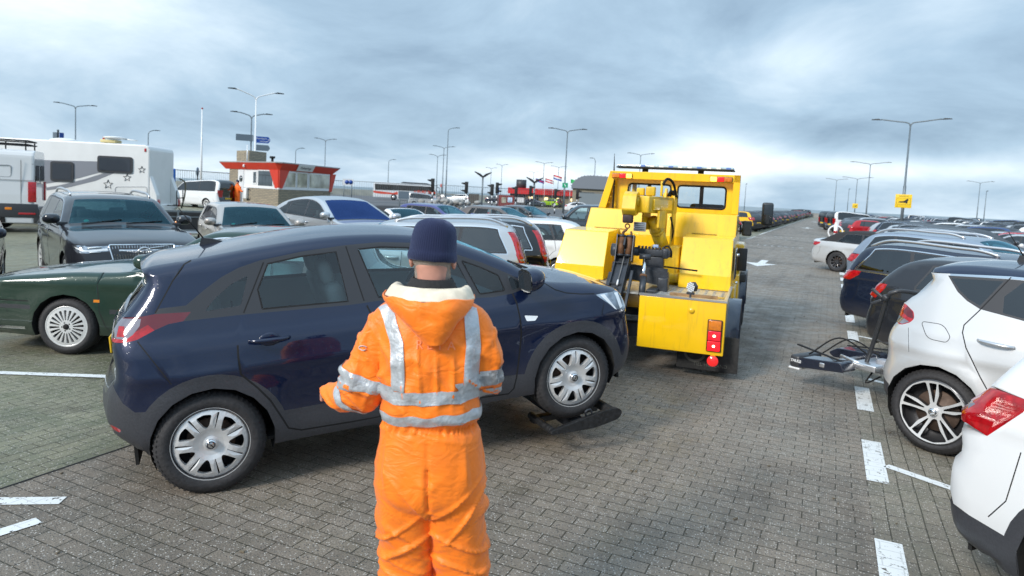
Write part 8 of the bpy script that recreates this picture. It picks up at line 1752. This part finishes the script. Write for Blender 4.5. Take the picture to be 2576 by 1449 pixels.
# flat trailer with a motorcycle-sized load behind the silver suv and hatchback
tr=empty('flat_trailer',atr(500,24.5),R_(facing(500)+8),'dark low trailer with an orange side marker behind the charcoal suv','trailer')
m=MB(); m.box((.4,0,.55),(4.4,.06,.62),pbr('trailer_black',(.02,.02,.022),.6,mottle=.3,scale=5)); m.box((.4,.9,.55),(4.4,.06,.6),MATS['trailer_black']); m.build('side_board',tr)
m=MB(); m.box((.4,-.02,.92),(4.4,.05,.05),M_POLE); m.box((.4,.45,.30),(4.4,1.8,.06),M_POLE); m.box((.4,-.02,.74),(4.4,.05,.03),M_POLE)
for x in (-1.7,-.6,.5,1.6): m.box((x,-.05,.6),(.05,.05,.75),M_POLE)
m.build('frame',tr); m=MB(); m.tube([(-.62,-.045,.55),(-.62,-.07,.55)],.07,M_AMBER,14); m.build('side_marker',tr)
m=MB(); m.tube([(.55+.42*math.cos(a),-.12,.35+.42*math.sin(a)) for a in np.linspace(0,PI,14)],.03,M_ALU,6); m.build('mudguard',tr); m=MB(); m.tube([(.55,-.06,.32),(.55,-.22,.32)],.32,M_TYRE,20); m.tube([(.55,-.2,.32),(.55,-.24,.32)],.16,M_SILVER,16); m.build('wheel',tr)
m=MB(); m.box((-.2,-.5,.25),(.5,.12,.10),M_ALU,bev=.02); m.box((-.35,-.5,.18),(.16,.14,.12),M_TAIL,bev=.02); m.tube([(.45,-.4,.5),(.35,-.4,.2),(.2,-.4,.1)],.06,pbr('yellow_strap',(.8,.45,.01),.5),8); m.build('drawbar',tr)
# ------------------------------------------------------------------ fence, coach, signals, terminal
def box_at(m,c,d,mt,ang=0.0,bev=0): m.box(c,d,mt,rot=Matrix.Rotation(ang,3,'Z'),bev=bev)
M_FEN=pbr('fence_grey',(.20,.23,.25),.5,.4)
fe=empty('railing_fence',atr(600,72),0,'long grey vertical bar fence running behind the parking office and coach','fence'); o0=Vector(fe.location)
pts=[atr(430,60),atr(700,74),atr(880,80),atr(1100,84),atr(1350,90),atr(1530,95)]; ztop=[2.6,2.55,2.6,2.7,2.8,2.9]
m=MB(); k=0
for i in range(len(pts)-1):
    a,b_=pts[i]-o0,pts[i+1]-o0; L_=(b_-a).length; n=int(L_/.28); u=(b_-a)/L_; z1=ztop[i]
    for j in range(n): q=a+u*(j*.28); s=.017; m.add([(q.x-s,q.y,0),(q.x+s,q.y,0),(q.x+s,q.y,z1),(q.x-s,q.y,z1),(q.x,q.y-s,0),(q.x,q.y+s,0),(q.x,q.y+s,z1),(q.x,q.y-s,z1)],[(0,1,2,3),(4,5,6,7)],M_FEN)
m.build('bars',fe,fixn=False)
for i in range(len(pts)-1):
    a,b_=pts[i]-o0,pts[i+1]-o0; m=MB(); m.tube([a+Vector((0,0,ztop[i])),b_+Vector((0,0,ztop[i]))],.035,M_FEN,6); m.tube([a+Vector((0,0,.3)),b_+Vector((0,0,.3))],.03,M_FEN,6); m.build('rail',fe)
# shore bank behind the fence
m=MB(); P=[]; 
for px,d,z in ((380,140,0.0),(560,138,.0),(800,150,0),(1050,170,0),(1300,185,0)): q=atr(px,d); P.append(q)
v=[];f=[]
for q in P: 
    d_=Vector((q.x,q.y,0)).normalized(); v+=[tuple(q+Vector((0,0,-.5))),tuple(q+d_*4+Vector((0,0,1.25))),tuple(q+d_*12+Vector((0,0,1.35))),tuple(q+d_*20+Vector((0,0,-1.2)))]
for i in range(len(P)-1):
    for j in range(3): f.append([i*4+j,(i+1)*4+j,(i+1)*4+j+1,i*4+j+1])
m.add(v,f,pbr('shore_bank',(.20,.195,.165),.9,mottle=.3,scale=.2)); o=m.build('terrain',fixn=False); o['kind']='structure'
# far sea wall with railing at the end of the lane
m=MB(); box_at(m,(0,0,.55),(60,.4,1.1),M_CONC); o=m.build('sea_wall'); o.location=(15,194,0); o['label']='low concrete sea wall closing the far end of the lane'; o['category']='wall'
# coach
M_CO_R=pbr('coach_orange_red',(.70,.06,.02),.35,0,.5); M_CO_W=pbr('coach_white',(.72,.73,.74),.35,0,.5); M_CO_G=pbr('coach_glass',(.04,.035,.03),.06,0,1,mottle=.3,scale=.8)
c0=atr(940,118); c1=atr(1098,119); yaw=math.atan2((c1-c0).y,(c1-c0).x); Lc=(c1-c0).length; co_=empty('coach',c0,yaw,'white and orange red coach with dark windows seen through the fence','coach'); zc=zat(945,457,c0)
fr=-1
m=MB(); P=[(0,.4),(Lc,.4),(Lc,1.6),(Lc-.35,zc-.25),(Lc-.9,zc-.05),(.3,zc),(.05,zc-.15)]; m.prism(P,0,2.5,M_CO_W); m.build('body',co_,bevel=.06)
m=MB(); m.prism([(.25,zc-1.35),(.15,zc-.35),(Lc-1.0,zc-.38),(Lc-.55,zc-1.25),(4.2,zc-1.30)],-.02,.0,M_CO_G); m.prism([(Lc-1.35,1.1),(Lc-1.35,zc-.6),(Lc-.55,zc-.6),(Lc-.15,1.7),(Lc-.15,1.1)],-.025,-.02,M_CO_G); m.build('window_band',co_)
m=MB(); m.prism([(.0,zc-1.5),(3.3,zc-1.75),(3.9,1.45),(4.5,1.25),(4.5,.95),(2.2,1.0),(1.3,zc-2.0),(.0,zc-1.85)],-.015,.0,M_CO_R); m.prism([(7.0,1.0),(Lc-.2,.95),(Lc-.2,.65),(7.0,.72)],-.015,.0,M_CO_R); m.build('red_flash',co_)
m=MB(); m.prism([(4.5,zc-.05),(5.0,zc+.22),(9.0,zc+.2),(10.0,zc-.05)],.5,2.0,M_LHEAD); m.build('roof_unit',co_)
for x in (3.4,Lc-2.6): 
    m=MB(); m.tube([(x,.15,.52),(x,-.03,.52)],.52,M_TYRE,20); m.tube([(x,.0,.52),(x,-.05,.52)],.26,M_SILVER,14); m.build('wheel',co_)
m=MB(); m.tube([(Lc-.1,.1,zc-.3),(Lc+.45,.0,zc-.5),(Lc+.5,-.05,zc-1.0)],.06,M_GAP,6); m.box((Lc+.5,-.05,zc-1.2),(.12,.25,.6),M_GAP,bev=.03); m.build('mirror',co_)
text_mesh('lettering','× JEURS Tours',.62,M_CO_R,Matrix.Translation((8.6,-.03,1.62))@Matrix.Rotation(PI/2,4,'X'),co_,shear=.3,bold=.01)
# striped-post traffic signals
M_SIG=pbr('signal_black',(.012,.012,.013),.5)
SG=[(1088,449,1,'leftmost signal head in front of the coach'),(1173,457,1,'signal head second from the left facing left'),(1238,463,1,'signal head third from the left facing left'),(1250,459,-1,'larger signal head facing right beside the blue sign'),(1298,469,1,'signal head facing left before the dark red container'),(1334,467,-1,'signal head facing right below the wing shaped lamp'),(1397,475,-1,'signal head facing right before the red roofed shops'),(1452,477,-1,'signal head before the domed terminal')]
proto=None
for i,(px,py,dr,lb) in enumerate(SG):
    p=atr(px,66+i*2.2); z1=zat(px,py,p); a=facing(px)
    r=empty('traffic_signal',p,R_(a),lb,'traffic light','traffic signals on striped posts')
    m=MB()
    for k in range(9): m.tube([(0,0,k*.3),(0,0,k*.3+.3)],.075,M_WHITE if k%2 else M_SIG,10)
    m.tube([(0,0,2.3),(0,0,z1-.3)],.06,M_SIG,8); m.build('post',r)
    m=MB(); hh=1.15; m.box((0,0,z1-hh/2),(.34,.30,hh),M_SIG,bev=.04); h_=m.build('signal_head',r); m=MB()
    for k in range(3):
        z=z1-.22-k*.36; 
        if k==1: continue
        m.prism([(-dr*.15,z+.14),(-dr*.52,z+.10),(-dr*.52,z+.02),(-dr*.3,z-.06),(-dr*.15,z-.12)],-.14,.14,M_SIG)
    m.build('visor',h_)
# wing shaped solar lamps
for px,yt,lb in ((1213,432,'wing shaped solar lamp left of the signals'),(1343,446,'wing shaped solar lamp above the sixth signal')):
    p=atr(px,82); z1=zat(px,yt,p); r=empty('solar_lamp',p,R_(facing(px)),lb,'lamp','wing shaped solar lamps'); m=MB(); m.tube([(0,0,0),(0,0,z1-.55)],.09,M_POLE,8); m.build('post',r)
    for s in (-1,1): m=MB(); m.prism([(0,z1-.75),(s*.35,z1-.55),(s*1.05,z1-.05),(s*.95,z1),(s*.3,z1-.25),(0,z1-.5)],-.35,.35,M_SIG); m.build('wing_panel',r)
# grey sign board, blue signs, round signs
def board(name,px0,py0,px1,py1,dist,mat,label,cat='sign',posts=2,th=.06,frame=None,pz=0):
    c=atr((px0+px1)/2,dist); r=empty(name,c,R_(facing((px0+px1)/2)),label,cat); zt=zat((px0+px1)/2,py0,c); zb=zat((px0+px1)/2,py1,c); w=(px1-px0)*dist/CF
    m=MB(); m.box((0,0,(zt+zb)/2),(w,th,zt-zb),mat); b_=m.build('board',r)
    if frame: m=MB(); m.box((0,.03,(zt+zb)/2),(w*1.12,th,(zt-zb)*1.1),frame); m.build('frame',r)
    m=MB()
    for s in ((-1,1) if posts==2 else (0,)): m.tube([(s*w*.35,.05,0),(s*w*.35,.05,zt)],.05,M_POLE,8)
    m.build('post',r); return r,c,w,zt,zb
board('notice_board',1003,481,1029,500,60,M_GB,'grey backed sign board with a white frame in front of the coach',frame=M_WPAN)
r,c,w,zt,zb=board('road_sign',1251,471,1256,487,92,M_SB,'small blue sign on a pole beside the larger signal head',posts=1)
r,c,w,zt,zb=board('green_sign',1413,460,1427,472,80,pbr('sign_green',(.0,.30,.14),.5),'green square sign with a white arrow on the lamp post left of the terminal',posts=1); m=MB(); m.box((0,-.04,(zt+zb)/2),(w*.12,.03,(zt-zb)*.6),M_WHITE,rot=Matrix.Rotation(-.6,3,'Y')); m.build('arrow',r)
r,c,w,zt,zb=board('information_board',862,450,888,466,75,M_WPAN,'pale board with blue circular marks right of the parking office',posts=2); 
for k in (-.1,.25): m=MB(); m.tube([(w*k,-.05,(zt+zb)/2),(w*k,-.06,(zt+zb)/2)],.22,M_SB,14); m.build('blue_mark',r)
r,c,w,zt,zb=board('no_entry_sign',1107,463,1111,470,88,M_CO_R,'small red round sign left of the second signal',posts=1)
# dark red container, shops and terminal
M_SHR=pbr('shop_red',(.60,.02,.02),.45); M_SHT=pbr('shop_tan',(.27,.235,.17),.8,mottle=.15,scale=.8); M_LIT=pbr('shop_lit_window',(.8,.6,.3),.4,emit=(1,.72,.35),estr=1.4)
def block(name,px0,px1,dist,ytop,ybot,mat,label,cat='building',depth=8,roof=None,rooft=.7):
    c=atr((px0+px1)/2,dist); r=empty(name,c,R_(facing((px0+px1)/2)),label,cat); zt=zat((px0+px1)/2,ytop,c); w=(px1-px0)*dist/CF
    m=MB(); m.box((0,depth/2,zt/2),(w,depth,zt),mat); m.build('wall',r)
    if roof: m=MB(); m.box((0,depth/2-.3,zt+rooft/2-.3),(w+.8,depth+.8,rooft),roof); m.build('roof',r)
    return r,w,zt,c
r,w,zt,c=block('container',1250,1295,112,491,515,pbr('container_dark_red',(.20,.03,.025),.6,mottle=.15,scale=1),'dark red container with a poster behind the fence','container',3); m=MB(); m.box((-w*.1,-.03,zt*.55),(w*.25,.04,zt*.5),M_OFG2); m.box((w*.25,-.03,zt*.6),(w*.26,.04,zt*.45),pbr('poster_blue_white',(.45,.6,.75),.5,mottle=.5,scale=2)); m.build('panel',r)
r,w,zt,c=block('kiosk',1283,1322,118,483,515,pbr('kiosk_dark',(.06,.06,.065),.6),'dark kiosk with a red roof edge behind the signals',roof=M_SHR,rooft=1.0); m=MB(); m.box((w*.2,-.04,zt*.45),(w*.45,.04,zt*.35),M_WPAN); text_mesh('lettering','TICKET',.7,M_SIGNK,face_M((w*.2,-.08,zt*.5),(1,0,0),(0,0,1)),r) if False else None; m.build('white_sign',r); m=MB(); m.tube([(w*.2,3,zt+.6),(w*.2,3,zt+2.2)],.9,M_LHEAD,12); m.build('vent',r)
r,w,zt,c=block('shop_row',1320,1450,128,487,520,M_SHT,'long tan shop building with a red roof edge and warm lit windows',roof=M_SHR,rooft=1.1,depth=9)
for k in (-.38,-.08,.12,.42): m=MB(); m.box((w*k,-.05,zt-1.0),(w*.07,.06,.5),M_LIT); m.build('lit_window',r)
for k in (-.25,.02,.25): m=MB(); m.box((w*k,-.05,1.3),(w*.04,.05,2.4),M_OFG); m.build('door',r)
c=atr(1500,112); ta=facing(1500); te=empty('terminal_building',c,R_(ta),'terminal with a ribbed grey barrel roof and a blue gable end','building')
zt=zat(1500,443,c); ze=zat(1500,470,c); Wt=120*112/CF
m=MB(); m.box((0,6,ze/2),(Wt,12,ze),M_SHT); m.box((-Wt*.2,-.1,1.6),(Wt*.3,.1,2.6),M_OFG); m.build('wall',te)
m=MB(); v=[];f=[]; A=np.linspace(0,PI,17); n=len(A)
M_RIB=pbr('ribbed_roof',(.20,.22,.25),.5,.3)
for i,a in enumerate(A):
    x=-Wt*.52*math.cos(a) ; 
nx=44
A2=np.linspace(PI,0,20)
for j in range(nx+1):
    x=-Wt*.52+Wt*1.04*j/nx; s=1 if j%2 else .985
    for a in A2: v.append((x if 0 else 0,0,0)) if False else None
# barrel runs left-right: its curve is seen end on at the left side
pr=[(-Wt*.52,ze-.4),(-Wt*.53,ze),(-Wt*.45,ze+(zt-ze)*.55),(-Wt*.33,ze+(zt-ze)*.88),(-Wt*.20,zt),(Wt*.5,zt-.1)]
P=catmull(pr,.6)
m.prism([(p_[0],p_[1]) for p_ in P]+[(Wt*.5,ze-.4)],-.4,12.4,M_RIB); 
for k in range(26): 
    i=int(k*(len(P)-1)/26); a=P[i]; m.box((a[0],6,a[1]+.03),(.10,12.7,.12),M_RIB)
m.build('roof',te)
m=MB(); m.prism([(Wt*.22,.5),(Wt*.22,ze),(Wt*.34,zt-.6),(Wt*.5,zt-.4),(Wt*.5,.5)],-.55,-.42,pbr('blue_gable',(.10,.28,.48),.3)); m.build('blue_gable',te)
m=MB(); m.box((Wt*.1,-1.5,1.4),(Wt*.9,.06,2.8),pbr('steel_screen',(.22,.25,.27),.4,.3)); m.build('screen',te)
# flags
def flag(px,yt,yb,cols,label,dist=125,w=1.6,name='flag'):
    c=atr(px,dist); zt=zat(px,yt,c); zb=zat(px,yb,c); r=empty(name,c,R_(facing(px)),label,'flag'); m=MB(); m.tube([(0,0,0),(0,0,zt+.2)],.05,M_WHITE,6); m.build('pole',r)
    n=len(cols); 
    for i,cl in enumerate(cols):
        z0=zt-(zt-zb)*i/n; z1=zt-(zt-zb)*(i+1)/n; v=[];f=[]
        for k in range(7): x=w*k/6; y=.15*math.sin(k*1.3); v+=[(x,y,z0-.25*x),(x,y,z1-.25*x)]
        for k in range(6): f.append([2*k,2*k+1,2*k+3,2*k+2])
        mm=MB(); mm.add(v,f,cl,True); mm.build('flag_stripe',r,fixn=False)
FR=pbr('flag_red',(.55,.02,.03),.7);FB=pbr('flag_blue',(.02,.08,.35),.7);FW=pbr('flag_white',(.75,.76,.78),.7);FG=pbr('flag_green',(.02,.40,.10),.7)
flag(1389,439,450,(FR,FW,FB),'red white and blue flag above the shops'); flag(1345,448,456,(FB,FR,FB),'dark blue and red flag beside the wing shaped lamp'); flag(1369,448,457,(FR,FW,FR),'red and white flag left of the tricolour'); flag(1433,450,460,(FG,),'green flag left of the terminal')
# ring bollards on the lane edges
for (px,py,lb) in ((1905,582,'white ring on a red banded post at the left kerb row'),(2052,590,'white ring and post beside the red hatchback')):
    p=at(px,py,0); 
    if px>2000: p=Vector((.35,48.6,0))
    r=empty('lifebuoy_post',p,R_(facing(px)),lb,'post'); m=MB(); m.tube([(0,0,0),(0,0,1.15)],.11,M_WHITE,12); m.build('post',r); m=MB(); m.tube([(0,0,.55),(0,0,.72)],.115,M_TAIL,12); m.build('red_band',r)
    m=MB(); m.tube([(.42*math.cos(a),0,.62+.42*math.sin(a)) for a in np.linspace(0,2*PI,24)],.05,M_WHITE,8,caps=False); m.build('ring',r)
# rubble heap at the fence and small dark hut
m=MB(); rg=random.Random(4); c=atr(1127,78)
for i in range(60): m.ell((rg.gauss(0,1.4),rg.gauss(0,.8),rg.uniform(0,.9)),(rg.uniform(.2,.5),rg.uniform(.2,.5),rg.uniform(.15,.4)),M_CONC,7,5)
o=m.build('rubble'); o.location=c; o['kind']='stuff'; o['label']='heap of grey stones at the fence by the tall lamp'; o['category']='rubble'
r,w,zt,c=block('bin_store',1180,1206,90,488,505,pbr('hut_brown',(.09,.08,.07),.8,mottle=.2,scale=2),'low dark slatted bin store in front of the fence','shed',2)
